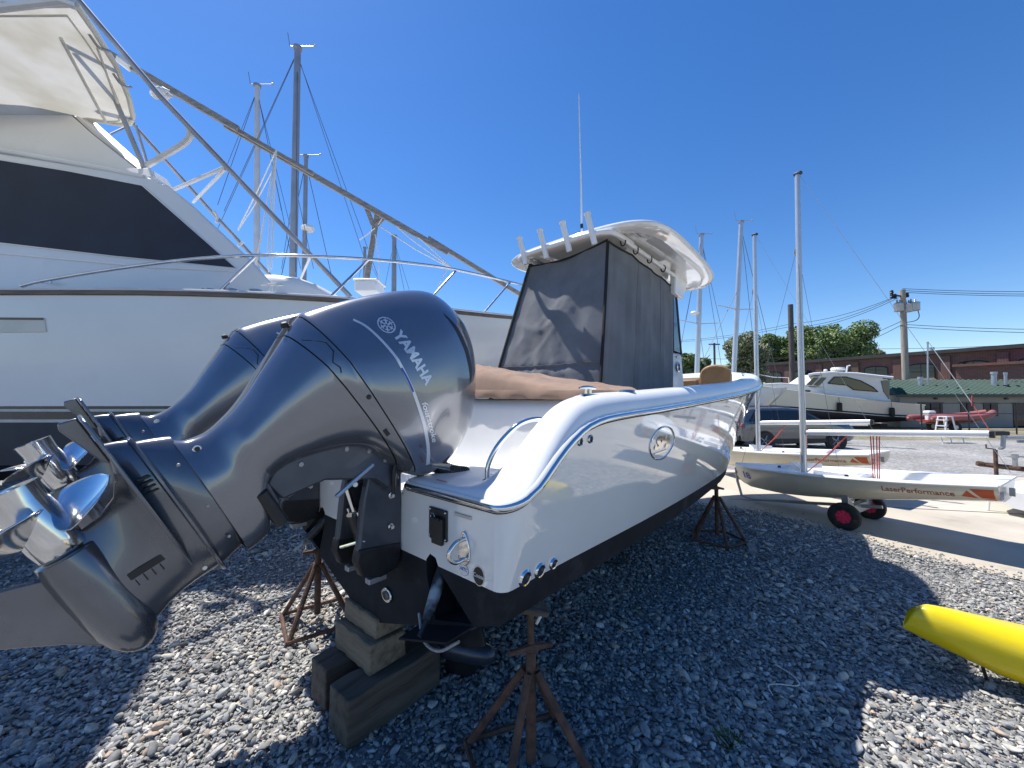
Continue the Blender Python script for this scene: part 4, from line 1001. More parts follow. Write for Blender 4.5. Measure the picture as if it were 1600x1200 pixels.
    # clamp brackets (stay on the transom)
    for sy in (-1, 1):
        y = sy * .125 + BO
        O = [(.118, .02), (.10, .075), (.03, .10), (-.05, .085), (-.10, .02), (-.13, -.14), (-.15, -.36), (-.165, -.45), (-.13, -.53), (-.02, -.57), (.08, -.55), (.118, -.50)]
        m = MB(); m.prism([(x, y - .026, z) for x, z in O], (0, .052, 0)); cb = part(m, 'clamp_bracket', 'bracket_grey', tilt=False, bevel=.014, bseg=3)
        m = MB(); m.prism([(x, y - .032 + sy * .004, z) for x, z in ((.112, -.41), (-.155, -.38), (-.168, -.45), (-.133, -.535), (-.02, -.575), (.09, -.555), (.112, -.50))], (0, .064, 0)); m.build('bracket_foot', 'bracket_black', cb, bevel=.012)
        for zz in (-.12, -.30):
            m = MB(); m.lathe([(0, 0), (.018, 0), (.018, .010), (.011, .012), (.011, .03), (0, .03)], (.04, y + sy * .027, zz), (-.0, sy, 0), 12); m.build('bolt', 'stainless', cb)
        m = MB(); m.lathe([(0, 0), (.045, 0), (.045, .02), (.03, .03), (0, .03)], (0, y + sy * .026, .0), (0, sy, 0), 18); m.build('tilt_tube_nut', 'bracket_grey', cb)
        m = MB(); m.box((-.03, y, -.585), (.11, .05, .03)); m.build('anode', 'alu_dull', cb, bevel=.004)
    m = MB(); m.tube([(0, BO - .14, 0), (0, BO + .14, 0)], .032, 16); part(m, 'tilt_tube', 'bracket_grey', tilt=False)
    m = MB(); m.box((.02, BO, -.53), (.12, .24, .07)); m.box((.07, BO, -.12), (.05, .22, .16)); part(m, 'bracket_bridge', 'bracket_black', tilt=False, bevel=.01)
    m = MB(); m.tube([(.0, BO, -.50), (-.10, BO, -.22)], .048, 16); tc = part(m, 'tilt_cylinder', 'engine_dark', tilt=False)
    m = MB(); m.tube([(-.10, BO, -.22), (-.155, BO, -.06)], .016, 12); m.build('tilt_rod', 'chrome', tc)
    for sy in (BO - .06, BO + .06):
        m = MB(); m.tube([(.0, sy, -.50), (-.05, sy, -.36)], .034, 14); tr = part(m, 'trim_cylinder', 'engine_dark', tilt=False)
        m = MB(); m.tube([(-.05, sy, -.36), (-.11, sy, -.20)], .014, 12); m.build('trim_rod', 'chrome', tr)
    m = MB(); m.tube([(-.12, -.05, -.34), (-.15, .16, -.42)], .010, 8); part(m, 'steering_link', 'chrome', tilt=False)
    # steering ram and rigging tube in front of the motor
    m = MB(); m.tube([(.20, -.42, .06), (.20, .30, .06)], .016, 12); m.box((.20, -.10, .075), (.05, .06, .04)); st = part(m, 'steering_ram', 'chrome', tilt=False)
    m = MB(); m.tube([(.20, -.42, .06), (.20, -.455, .06)], .019, 12); m.build('ram_end', 'black_plastic', st)
    path = smooth_path([(.18, -.02, .12), (.30, -.10, .04), (.40, -.16, -.02), (.52, -.18, -.05)], 14); m = MB(); m.tube(path, [.045 + .005 * (i % 2) for i in range(len(path))], 14); part(m, 'rigging_hose', 'black_plastic', tilt=False)
    # hoses, cable loom and linkages crowding the bracket
    for pts, r_ in (([(.16, .02, .10), (.10, -.10, .13), (.02, -.13, .06), (.03, -.10, -.10)], .013), ([(.18, .06, .10), (.10, .12, .14), (-.02, .16, .05), (.02, .14, -.16)], .013), ([(.30, -.12, .02), (.20, -.20, .08), (.08, -.16, .12)], .016), ([(.05, .04, -.2), (-.02, .02, -.34), (.04, .10, -.48)], .009)):
        m = MB(); m.tube(smooth_path(pts, 8), r_, 8); part(m, 'hose', 'black_plastic', tilt=False)
    m = MB(); m.tube([(-.16, -.02, -.03), (-.10, .10, -.05), (.02, .12, -.02)], .014, 8); part(m, 'tilt_lock', 'aluminium', tilt=False)
    for x, z in ((-.10, .02), (-.20, -.04), (-.28, -.14), (-.34, -.36)):
        m = MB(); m.lathe([(0, 0), (.014, 0), (.012, .007), (0, .008)], (x, -.1055, z), (0, -1, 0), 6); part(m, 'bracket_bolt', 'alu_dull')
    m = MB(); m.lathe([(0, 0), (.036, 0), (.034, .010), (.02, .014), (0, .014)], (-.36, -.1055, -.22), (0, -1, 0), 18); part(m, 'swivel_boss', 'bracket_grey')
    for x in (-.60, -.40, -.24):
        m = MB(); m.lathe([(0, 0), (.007, 0), (.006, .004), (0, .004)], (x, -.1175 + (.022 if x < -.5 else 0), -.735), (0, -1, 0), 8); m.build('housing_bolt', 'alu_dull', ex)
    return root
motor = outboard()
motor['label'] = 'nearer blue-grey outboard motor with its side lettering fully in view'
motor2 = dup(motor, wbt(T_A, -.80, T_Z + .06), BROT, 'farther blue-grey outboard motor, half hidden behind the lettered one')
for ch in motor2.children:
    if abs(ch.rotation_euler.y) > .1: ch.rotation_euler.y = R(62.5)

# ================================================================== what the boat rests on
def timber(name, label, c, size, rotz, mt='timber', group='cribbing timbers under the boat', tilt=0.0, bev=.010):
    m = MB(); sx, sy, sz = size
    n = 10; rings = []
    for i in range(n + 1):
        x = lerp(-sx / 2, sx / 2, i / n); j = lambda: random.uniform(-.006, .006)
        rings.append([(x, -sy / 2 + j(), j()), (x, sy / 2 + j(), j()), (x, sy / 2 + j(), sz + j()), (x, -sy / 2 + j(), sz + j())])
    m.loft(rings, cap=True); o = m.build(name, mt, smooth=30, bevel=bev, bseg=2)
    o.location = c; o.rotation_euler = (tilt, 0, rotz); tag(o, label, 'timber block', group); return o
# orientation: lower pair runs along the keel, upper pair across it
KD = math.atan2(.42, .40)
d1 = Vector((-.92, 2.27)); d2 = Vector((-.50, 2.76)); 
def along(p, q): return math.atan2(q.y - p.y, q.x - p.x)
ang = along(d1, d2); L = (d2 - d1).length
nrm = Vector((-math.sin(ang), math.cos(ang)))
c1 = (d1 + d2) / 2 + nrm * .115
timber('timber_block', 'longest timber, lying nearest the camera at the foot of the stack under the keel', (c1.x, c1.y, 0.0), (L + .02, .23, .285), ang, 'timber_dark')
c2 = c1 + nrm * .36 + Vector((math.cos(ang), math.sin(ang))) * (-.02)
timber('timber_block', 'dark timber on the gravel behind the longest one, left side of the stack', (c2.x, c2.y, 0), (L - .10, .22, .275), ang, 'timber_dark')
c3 = (c1 + c2) / 2 + Vector((-.015, .02))
timber('timber_block', 'pale upright-grained timber in the middle of the stack under the keel', (c3.x - .01, c3.y - .01, .289), (.46, .26, .175), ang + R(90), 'timber')
timber('timber_block', 'shortest pale timber on top of the stack, touching the keel', (c3.x + .015, c3.y + .03, .468), (.42, .24, .125), ang + R(90), 'timber')
pb = wbt(4.1, 0, 0)
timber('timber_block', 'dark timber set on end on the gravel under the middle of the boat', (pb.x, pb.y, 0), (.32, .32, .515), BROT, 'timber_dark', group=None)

def boat_stand(label, loc, rotz, top, base=.36, legs=4, collar=.62, group='rusty boat stands'):
    """tripod/quadpod stand: legs meet under a pipe collar, threaded post and pad above"""
    t = thing('boat_stand', label, 'boat stand', loc, rotz, group)
    h = top * collar
    feet = [Vector((base * math.cos(2 * math.pi * (k + .5) / legs), base * math.sin(2 * math.pi * (k + .5) / legs), .02)) for k in range(legs)]
    for f in feet:
        m = MB(); m.tube([f, Vector((f.x * .09, f.y * .09, h))], .021, 8); m.build('leg', 'rust', t)
        m = MB(); m.box((f.x, f.y, .012), (.07, .05, .016), Matrix.Rotation(math.atan2(f.y, f.x), 3, 'Z')); m.build('foot', 'rust', t)
    for k in range(legs):
        a, b = feet[k], feet[(k + 1) % legs]; m = MB(); m.tube([a + Vector((0, 0, .035)), b + Vector((0, 0, .035))], .016, 6, flat=(1, 1)); m.build('base_bar', 'rust', t)
    m = MB(); m.tube([(0, 0, .10), (0, 0, h + .10)], .027, 10); m.build('pipe', 'rust', t)
    p = MB(); path = [(0, 0, h), (0, 0, top - .03)]; nseg = 60; m = MB()
    m.tube([(0, 0, lerp(h, top - .02, i / nseg)) for i in range(nseg + 1)], [.017 + .0018 * (i % 2) for i in range(nseg + 1)], 10); m.build('threaded_post', 'rust', t)
    m = MB(); m.tube([(-.13, -.02, h + .125), (-.05, 0, h + .115), (0, 0, h + .118), (.05, 0, h + .115), (.13, .02, h + .095)], [.014, .017, .032, .017, .014], 8); m.build('handle', 'rust', t)
    return t, top
def pad(t, z, nrm, sx=.16):
    nrm = Vector(nrm).normalized(); q = Vector((0, 0, 1)).rotation_difference(nrm).to_matrix()
    m = MB(); m.box((0, 0, z) , (sx, sx, .03), q); m.build('pad', 'timber_dark', t, smooth=0, bevel=.006)
P = Vector((0.10, 2.12, 0)); 
t, z = boat_stand('rusty boat stand under the near stern corner, its legs cut off by the bottom edge', P, R(20), .905, .40); pad(t, .915, (.3, -.3, .9))
P2 = gp(1128, 852) + Vector((.0, .12, 0)); t, z = boat_stand('rusty boat stand under the bow, on the shaded gravel beside the slab', (P2.x, P2.y, 0), R(10), 1.08, .36, 5, .58); pad(t, 1.09, (.3, -.3, .9))
m = MB(); m.box((.24, -.34, .03), (.10, .30, .045), Matrix.Rotation(R(-35), 3, 'Z')); m.build('foot_board', 'lumber', t, smooth=0, bevel=.005)
P3 = Vector((-1.72, 3.52, 0)); t, z = boat_stand('rusty boat stand on the far side of the stern, seen left of the timber stack', P3, R(35), .86, .36); pad(t, .87, (-.3, .3, .9))
P4 = wbt(4.6, -1.0, 0); t, z = boat_stand('rusty boat stand on the far side of the boat amidships', P4, R(5), .92, .36); pad(t, .93, (-.3, .3, .9))

# spare black gearcase standing behind the timbers
def spare_gearcase():
    t = thing('spare_gearcase', 'black outboard gearcase without propeller standing behind the timber stack', 'gearcase', (-.36, 2.86, 0), R(-18))
    def foil(z, xr, xf, hw):
        return [((xr + xf) / 2 + math.cos(a) * (xf - xr) / 2, math.sin(a) * hw * (1 - .4 * max(0, -math.cos(a))), z) for a in [2 * math.pi * i / 32 for i in range(32)]]
    m = MB().loft([foil(z, a, b, c) for z, a, b, c in ((.22, -.12, .20, .06), (.30, -.13, .18, .055), (.38, -.17, .16, .06), (.43, -.24, .16, .085), (.47, -.26, .17, .09))], cap=True); m.build('leg', 'engine_dark', t)
    m = MB().lathe([(0, 0), (.03, .01), (.06, .05), (.078, .13), (.08, .30), (.073, .42), (.05, .42), (.046, .36), (0, .36)], (.26, 0, .205), (-1, 0, 0), 28); m.build('torpedo', 'bracket_grey', t)
    m = MB().prism([(x, -.008, z) for x, z in ((.18, .14), (-.12, .14), (-.14, .02), (-.02, .0), (.06, .03))], (0, .016, 0)); m.build('skeg', 'engine_dark', t, bevel=.005)
    m = MB().prism([(x, y, .405) for x, y in ((-.34, -.07), (-.34, .07), (-.1, .125), (.12, .09), (.17, 0), (.12, -.09), (-.1, -.125))], (0, 0, .014)); m.build('cavitation_plate', 'bracket_grey', t, bevel=.004)
    m = MB().tube([(-.11, 0, .205), (-.25, 0, .205)], .013, 10); m.tube([(-.15, 0, .205), (-.19, 0, .205)], .018, 8); m.build('propeller_shaft', 'rust', t)
spare_gearcase()
# loose hoses and cord on the gravel
def cord(name, label, pts, r, mt):
    m = MB(); m.tube(smooth_path(pts, 8), r, 7); o = m.build(name, mt); center_mesh(o); tag(o, label, 'cord'); return o
cord('hose', 'black hose curled on the shaded gravel under the boat', [(.75, 4.6, .035), (1.0, 4.75, .035), (1.3, 4.75, .035), (1.42, 4.95, .035), (1.3, 5.3, .03), (1.2, 5.6, .03)], .011, 'rubber')
cord('string', 'thin white string lying on the gravel below the kayak', [(1.72, 2.65, .04), (1.74, 2.72, .05), (1.82, 2.75, .04), (1.95, 2.73, .045), (1.98, 2.82, .045), (1.94, 2.95, .04)], .0035, 'rope')
cord('hose', 'short white drain hose hanging out under the hull side', [wbt(.34, 1.17, .93), wbt(.36, 1.19, .86), wbt(.35, 1.16, .79)], .009, 'rope')
cord('hose', 'grey transducer cable looped below the trim tab', [wbt(-.02, .62, .80), wbt(-.06, .72, .71), wbt(-.06, .85, .71), wbt(-.03, .97, .79)], .008, 'rope_grey')
cord('string', 'knotted pale string on the gravel beside the far boat stand', [(-1.95, 3.85, .30), (-1.92, 3.9, .12), (-2.1, 3.95, .05), (-2.3, 4.0, .05), (-2.15, 4.1, .06), (-1.98, 4.02, .07), (-2.25, 3.9, .05), (-2.6, 3.75, .04)], .006, 'rope_grey')
# weed tuft
def weed():
    m = MB()
    for k in range(60):
        a = random.uniform(0, 6.28); r = random.uniform(.0, .05); h = random.uniform(.02, .06); x = 1.25 + r * math.cos(a); y = 2.31 + r * math.sin(a); w_ = .004; dx = math.cos(a) * h * .8; dy = math.sin(a) * h * .8
        m.add([(x - w_, y, .01), (x + w_, y, .01), (x + dx + w_, y + dy, .01 + h), (x + dx - w_, y + dy, .01 + h * .95)], [(0, 1, 2, 3)])
    o = m.build('weed_tuft', 'weed', smooth=0); center_mesh(o); tag(o, 'small green weed tuft growing through the shaded gravel', 'weed')
weed()

# ================================================================== the large white motor yacht on the left
YB = Vector((-5.5, 6.8, 0))
yacht = thing('motor_yacht', 'large white motor yacht with dark side window and green boot stripes', 'yacht', YB)
def W(mb, name, mt, parent=None, **k):
    """build world-space geometry under a yacht part"""
    par = parent if parent is not None else yacht
    return mb.build(name, mt, par, **{**k}) if False else _w(mb, name, mt, par, YB, **k)
def _w(mb, name, mt, par, base, **k):
    mb.v = [Vector(v) - base for v in mb.v]; return mb.build(name, mt, par, **k)
# plan of the near sheer line (world x -> y) and its height
SHX = [-16, -11, -7, -5, -3.9, -2.83, -2.0, -1.24, -.5, .14, .75, 1.25, 1.5]
SHY = [5.45, 5.25, 5.20, 5.24, 5.40, 5.75, 6.22, 6.90, 7.62, 8.30, 9.05, 9.80, 10.4]
SHV = {-7: 456, -5: 461, -2.83: 469, -1.24: 487, .14: 500}
shy = pchip(SHX, SHY)
shz = pchip([-16, -11, -7, -4.7, -2.83, -1.24, .14, 1.5], [3.30, 3.34, 3.41, 3.42, 3.46, 3.55, 3.70, 3.95])
def chin(x): return float(sstep(-4.5, 1.2, x))
YST = [-16, -13, -11, -9, -7, -6, -5, -4.4, -3.9, -3.4, -2.83, -2.4, -2.0, -1.6, -1.24, -.9, -.5, -.2, .14, .45, .75, 1.0, 1.25, 1.5]
CY = lambda x: lerp(7.4, 10.4, float(sstep(-7, 1.6, x)) ** 1.2)    # centreline y (bow swings away)
CHZ = pchip([-16, -5, -2, 0, 1.5], [1.08, 1.10, 1.22, 1.7, 3.0]); KEL = pchip([-16, -4, -1.5, .3, 1.5], [.45, .45, .62, 1.2, 2.9])
def side_pt(x, z):
    """near side surface: y at station x, height z"""
    zs = shz(x); zc = CHZ(x); t = max(0, min(1, (z - zc) / max(.01, zs - zc))); fl = chin(x)
    inb = lerp(.10, .85, fl) * (1 - t) ** lerp(1.0, 1.5, fl)
    y = shy(x) + inb * 1.0
    return Vector((x, min(y, CY(x)), z))
def strip(z0f, z1f, name, mt, n=6, off=0.0, par=None):
    m = MB(); rows = []
    for i in range(n + 1):
        t = i / n; rows.append([side_pt(x, lerp(z0f(x), z1f(x), t)) + Vector((0, -off, 0)) for x in YST])
    m.grid(rows); return W(m, name, mt, par, smooth=60)
lv = lambda h: (lambda x: max(h + .10 * chin(x) * 2.0, CHZ(x)))
strip(lv(1.892), lambda x: shz(x), 'hull', 'yacht_white', 14)
strip(lv(1.852), lv(1.892), 'boot_stripe', 'stripe_green', 1)
strip(lv(1.818), lv(1.852), 'boot_stripe', 'stripe_white', 1)
strip(lv(1.712), lv(1.818), 'boot_stripe', 'stripe_green', 1)
strip(lv(1.672), lv(1.712), 'boot_stripe', 'stripe_white', 1)
strip(lambda x: CHZ(x), lv(1.672), 'bottom_side', 'yacht_bottom', 4)
m = MB(); m.grid([[side_pt(x, CHZ(x)) for x in YST], [Vector((x, lerp(side_pt(x, CHZ(x)).y, CY(x), .5), lerp(CHZ(x), KEL(x), .55))) for x in YST], [Vector((x, CY(x), KEL(x))) for x in YST],
    [Vector((x, lerp(2 * CY(x) - side_pt(x, CHZ(x)).y, CY(x), .5), lerp(CHZ(x), KEL(x), .55))) for x in YST], [Vector((x, 2 * CY(x) - side_pt(x, CHZ(x)).y, CHZ(x))) for x in YST]]); W(m, 'bottom', 'yacht_bottom', smooth=60)
m = MB(); m.grid([[Vector((x, 2 * CY(x) - side_pt(x, lerp(CHZ(x), shz(x), t)).y, lerp(CHZ(x), shz(x), t))) for x in YST] for t in (0, .3, .6, 1)]); W(m, 'far_side', 'yacht_white', smooth=60)
m = MB(); m.grid([[Vector((x, shy(x), shz(x) - .02)) for x in YST], [Vector((x, CY(x), shz(x) + .05)) for x in YST], [Vector((x, 2 * CY(x) - shy(x), shz(x) - .02)) for x in YST]]); W(m, 'deck', 'yacht_deck', smooth=60)
# wooden rub rail with toe rail above
m = MB(); m.tube([Vector((x, shy(x) - .012, shz(x) + .005)) for x in YST], .036, 8, flat=(.7, 1)); W(m, 'rub_rail', 'teak')
m = MB(); m.tube([Vector((x, shy(x) + .005, shz(x) + .052)) for x in YST], .026, 8, flat=(1.2, .9)); W(m, 'toe_rail', 'aluminium_white')
# recessed hull vent
a = px(-60, 496, 5.22); b = px(70, 497, 5.22); c = px(73, 519, 5.225); d = px(-60, 521, 5.225)
m = MB(); m.prism([side_pt(p.x, p.z) + Vector((0, -.012, 0)) for p in (a, b, c, d)], (0, .02, 0)); vt = W(m, 'hull_vent', 'yacht_cream', smooth=0, bevel=.006)
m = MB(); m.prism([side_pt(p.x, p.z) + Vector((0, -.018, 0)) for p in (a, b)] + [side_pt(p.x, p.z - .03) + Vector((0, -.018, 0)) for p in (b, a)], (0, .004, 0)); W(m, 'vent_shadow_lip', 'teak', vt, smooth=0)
# deck house
HY = 5.95
def hp(u, v, y=HY): return px(u, v, y)
def slab(uv, y, depth, name, mt, bevel=.03, parent=None, taper=None):
    pts = [hp(u, v, y) for u, v in uv]; m = MB()
    far = [Vector((p.x - (taper or 0), y + depth, p.z)) for p in pts]
    n = len(pts); m.add(pts + far, [tuple(range(n))[::-1], tuple(range(n, 2 * n))] + [(i, (i + 1) % n, (i + 1) % n + n, i + n) for i in range(n)])
    return W(m, name, mt, parent, smooth=30, bevel=bevel, bseg=3)
house = slab([(-420, 470), (-420, 205), (0, 238), (170, 264), (222, 272), (262, 288), (300, 318), (396, 408), (428, 445), (428, 472)], HY, 2.95, 'deck_house', 'yacht_white', .05, taper=1.95)
# window field, slightly proud cover with a frame moulding
win = [(-420, 205), (0, 250), (110, 268), (223, 290), (369, 419), (180, 401), (0, 380), (-420, 345)]
wp = [hp(u, v, HY - .004) for u, v in win]; m = MB(); m.prism(wp, (0, -.012, 0)); W(m, 'side_window', 'window_cover', smooth=0, bevel=.004)
m = MB(); m.tube([p + Vector((0, -.006, 0)) for p in wp + wp[:1]], .011, 6); W(m, 'window_frame', 'yacht_white')
m = MB(); m.prism([hp(236, 284, HY + .25), hp(250, 282, HY + .25), hp(405, 428, HY + .25), hp(391, 428, HY + .25)], (-1.6, 2.3, 0)); W(m, 'windscreen', 'yacht_deck', smooth=0)
# brow bright edge
m = MB(); m.tube([hp(-420, 194), hp(0, 234), hp(172, 265), hp(226, 276)], .035, 8); W(m, 'roof_brow', 'yacht_deck')
m = MB(); m.tube([hp(-420, 378), hp(-100, 392), hp(0, 396), hp(240, 418), hp(370, 424)], .018, 8); W(m, 'side_moulding', 'yacht_white')
# forward trunk cabin
def trunk():
    m = MB(); rings = []
    for u, v, k in ((372, 425, 1), (420, 424, 1), (455, 428, 1), (480, 436, .94), (492, 446, .82), (497, 455, .7), (498, 462, .6)):
        p = hp(u, v, 6.25); zt = p.z; zb = shz(p.x) - .02; y0 = 6.25; y1 = 2 * CY(p.x) - 6.4; w_ = (y1 - y0) / 2 * k; cy = (y0 + y1) / 2
        rings.append([Vector((p.x, cy - w_, zb)), Vector((p.x, cy - w_, lerp(zb, zt, .7))), Vector((p.x, cy - w_ * .97, lerp(zb, zt, .92))), Vector((p.x, cy - w_ * .9, zt)), Vector((p.x, cy, zt + .04)), Vector((p.x, cy + w_ * .9, zt)), Vector((p.x, cy + w_, lerp(zb, zt, .7))), Vector((p.x, cy + w_, zb))])
    m.loft(rings, cap=True); W(m, 'trunk_cabin', 'yacht_deck', smooth=50)
trunk()
# flybridge side panel and sloping front
slab([(-420, 40), (-40, 100), (40, 119), (60, 131), (145, 208), (222, 268), (215, 276), (0, 240), (-420, 200)], HY + .10, 2.7, 'flybridge', 'yacht_white', .05, taper=2.6)
m = MB(); m.prism([hp(62, 131, HY + .12), hp(76, 131, HY + .3), hp(150, 192, HY + .3), hp(236, 268, HY + .3), hp(222, 268, HY + .12), hp(145, 208, HY + .12)], (-2.3, 2.3, 0)); W(m, 'flybridge_screen', 'yacht_deck', smooth=30)
m = MB(); m.prism([hp(170, 264, HY - .02), hp(232, 262, HY + .1), hp(240, 276, HY + .1), hp(226, 277, HY - .02)], (0, .35, 0)); W(m, 'brow_lip', 'yacht_deck', bevel=.01)
# hardtop over the flybridge, seen from below
ZT = 6.5
def topz(u, v, z=ZT): return gp_up(u, v, z)
def gp_up(u, v, z):
    r = ray(u, v); return Vector((0, 0, CAM_H)) + r * ((z - CAM_H) / r.z)
nc = gp_up(118, 6, ZT); fc = gp_up(207, 192, ZT)
def bridge_top():
    fr = [nc, gp_up(150, 52, ZT), gp_up(182, 104, ZT), gp_up(202, 155, ZT), gp_up(208, 182, ZT), gp_up(203, 193, ZT), gp_up(186, 194, ZT), gp_up(150, 188, ZT)]
    back = [Vector((-13.5, fr[-1].y + .5, ZT)), Vector((-13.5, nc.y + .05, ZT))]
    ol = fr + back; m = MB(); m.poly(ol); tp = W(m, 'bridge_top', 'canvas_top', smooth=30)
    m = MB(); m.tube(ol + ol[:1], .035, 8); W(m, 'top_hem', 'yacht_cream', tp)
    c = sum(ol, Vector()) / len(ol)
    ins = [p.lerp(c, .10) - Vector((0, 0, .012)) for p in ol]; m = MB(); m.tube(ins + ins[:1], .012, 6); W(m, 'top_seam', 'yacht_cream', tp)
    m = MB(); a_ = gp_up(95, 60, ZT - .03); b_ = gp_up(165, 190, ZT - .03); m.tube([a_, b_], .02, 8); W(m, 'top_rib', 'yacht_cream', tp)
    m = MB(); a_ = gp_up(152, 75, ZT - .03); b_ = gp_up(190, 180, ZT - .03); m.tube([a_, b_], .014, 8); W(m, 'top_rib', 'yacht_cream', tp)
    for u, v in ((155, 72), (190, 130), (196, 182)):
        a_ = gp_up(u, v, ZT - .05); m = MB(); m.tube(smooth_path([a_ + Vector((0, -.12, .04)), a_ + Vector((0, 0, -.02)), a_ + Vector((.02, .12, .04))], 5), .016, 7); W(m, 'grab_handle', 'alu_dull', tp)
    m = MB(); m.tube([gp_up(-200, 38, ZT - .02), gp_up(0, 12, ZT - .02), gp_up(96, 1, ZT - .02), nc + Vector((0, 0, -.02))], .045, 8); W(m, 'edge_rail', 'aluminium_white', tp)
bridge_top()
# tower pipes
def pipe(pts, r, name, mt='alu_dull', n=8, sm=0):
    P = [px(u, v, y) for u, v, y in pts]
    if sm: P = smooth_path(P, sm)
    m = MB(); m.tube(P, r, n); return W(m, name, mt)
pipe([(104, -22, 5.25), (250, 150, 5.6), (300, 203, 5.75), (420, 330, 6.1), (548, 464, 6.75)], .040, 'tower_leg')
pipe([(207, 193, 7.5), (330, 330, 7.9), (452, 462, 8.3)], .036, 'tower_leg')
pipe([(118, 8, 5.3), (225, 262, 6.15)], .034, 'tower_leg')
pipe([(212, 196, 7.4), (236, 276, 7.6)], .026, 'tower_leg')
pipe([(172, 210, 7.0), (210, 192, 7.4)], .018, 'tower_brace')
pipe([(294, 196, 5.75), (298, 208, 5.8), (290, 222, 5.85), (262, 240, 6.0), (213, 268, 6.25)], .045, 'tower_brace', 'aluminium_white', sm=6)
pipe([(355, 260, 5.92), (272, 296, 6.6)], .030, 'tower_brace', 'aluminium_white')
pipe([(352, 264, 5.93), (302, 316, 7.7)], .026, 'tower_brace', 'aluminium_white')
pipe([(334, 330, 7.88), (340, 338, 7.9), (338, 348, 7.9)], .028, 'tower_step', 'aluminium_white')
pipe([(380, 378, 7.95), (372, 385, 7.9)], .024, 'tower_step', 'aluminium_white')
pipe([(486, 398, 6.4), (468, 440, 8.2)], .022, 'tower_brace', 'aluminium_white')
# bow rail with raked stanchions
def railp(u, v):
    # intersect the sight line with the vertical sheet standing just inside the sheer line
    best = None; r = ray(u, v)
    for i in range(400):
        y = 5.0 + i * .02; p = Vector((0, 0, CAM_H)) + r * (y / r.y)
        if p.x < -15 or p.x > 1.5: continue
        if y >= shy(p.x) + .10: best = p; break
    return best or px(u, v, 9.5)
rp = [railp(u, v) for u, v in ((34, 447), (70, 438), (180, 420), (300, 405), (400, 399), (480, 400), (575, 405), (650, 412), (710, 421), (795, 440))]
end = px(840, 452, 9.9)
m = MB(); m.tube(smooth_path(rp + [end], 8), .024, 10); br = W(m, 'bow_rail', 'stainless')
for (u0, v0), (u1, v1) in (((400, 400), (338, 460)), ((575, 406), (513, 467)), ((712, 423), (668, 472)), ((797, 441), (753, 492))):
    a_ = railp(u0, v0); b_ = railp(u1, v1); m = MB(); m.tube([a_, b_], .020, 8); W(m, 'stanchion', 'stainless', br)
    m = MB(); m.lathe([(0, 0), (.06, 0), (.05, .012), (.03, .03), (0, .03)], b_, (0, 0, 1), 14); W(m, 'stanchion_base', 'stainless', br)
# deck cleat, hatch, vent
cp = railp(425, 455)
m = MB(); m.tube([cp + Vector((-.16, 0, .09)), cp + Vector((-.06, 0, .10)), cp + Vector((.06, 0, .10)), cp + Vector((.16, 0, .09))], [.012, .02, .02, .012], 8); m.tube([cp + Vector((-.05, 0, 0)), cp + Vector((-.05, 0, .1))], .018, 8); m.tube([cp + Vector((.05, 0, 0)), cp + Vector((.05, 0, .1))], .018, 8); W(m, 'deck_cleat', 'aluminium_white')
hx = px(578, 452, 7.6); m = MB(); m.box(hx, (.42, .5, .20)); m.box(hx + Vector((0, 0, .12)), (.46, .54, .04)); W(m, 'deck_box', 'yacht_deck', bevel=.02)
for u, v in ((327, 459), (362, 459), (400, 460)):
    p = railp(u, v); m = MB(); m.lathe([(0, 0), (.09, 0), (.08, .014), (0, .02)], p + Vector((0, 0, .05)), (0, 0, 1), 16); W(m, 'deck_fitting', 'stainless')
m = MB(); p = px(72, 440, 5.85); m.box(p, (.16, .03, .05)); W(m, 'side_fitting', 'stainless', bevel=.005)
# jack stands keep it up (hidden under the hull)
for x in (-11.0, -7.4, -3.2):
    for dy in (.35,):
        s_ = thing('boat_stand', {-11.0: 'rusty boat stand under the yacht beyond the left edge', -7.4: 'rusty boat stand under the dark yacht bottom at far left', -3.2: 'rusty boat stand under the yacht bow behind the motors'}[x], 'boat stand', (x, shy(x) + dy + .5, 0), 0.3, 'stands under the yacht')
        for k in range(3):
            a_ = 2 * math.pi * k / 3; m = MB(); m.tube([(.35 * math.cos(a_), .35 * math.sin(a_), .0), (.03 * math.cos(a_), .03 * math.sin(a_), .62)], .022, 6); m.build('leg', 'rust', s_)
        m = MB(); m.tube([(0, 0, .5), (0, 0, CHZ(x) - .2)], .025, 8); m.build('post', 'rust', s_)
for x in (-12.0, -8.5, -4.6):
    o = timber('timber_block', {-12.0: 'timber under the yacht keel beyond the left edge', -8.5: 'timber under the yacht keel at far left', -4.6: 'timber under the yacht keel behind the motors'}[x], (x, CY(x), 0), (.9, .34, .45), R(90), 'timber_dark', 'timbers under the yacht keel')

# wooden winter-cover frame lashed over the yacht
fb = px(600, 345, 8.1)
frame = thing('cover_frame', 'weathered wooden ridge beam and prop lashed above the yacht foredeck', 'wooden frame', (fb.x, fb.y, 3.4))
def F(mb, name, mt, par=None, **k): return _w(mb, name, mt, par or frame, frame.location, **k)
def beam(a_, b_, w_, h_, name, mt='lumber', par=None):
    a_ = Vector(a_); b_ = Vector(b_); d = b_ - a_; L_ = d.length; t = d.normalized(); s_ = t.cross(Vector((0, 0, 1))).normalized(); u_ = s_.cross(t)
    m = MB(); m.loft([[a_ + s_ * (w_ / 2 * x) + u_ * (h_ / 2 * y) for x, y in ((-1, -1), (1, -1), (1, 1), (-1, 1))], [b_ + s_ * (w_ / 2 * x) + u_ * (h_ / 2 * y) for x, y in ((-1, -1), (1, -1), (1, 1), (-1, 1))]], cap=True)
    return F(m, name, mt, par, smooth=0, bevel=.006)
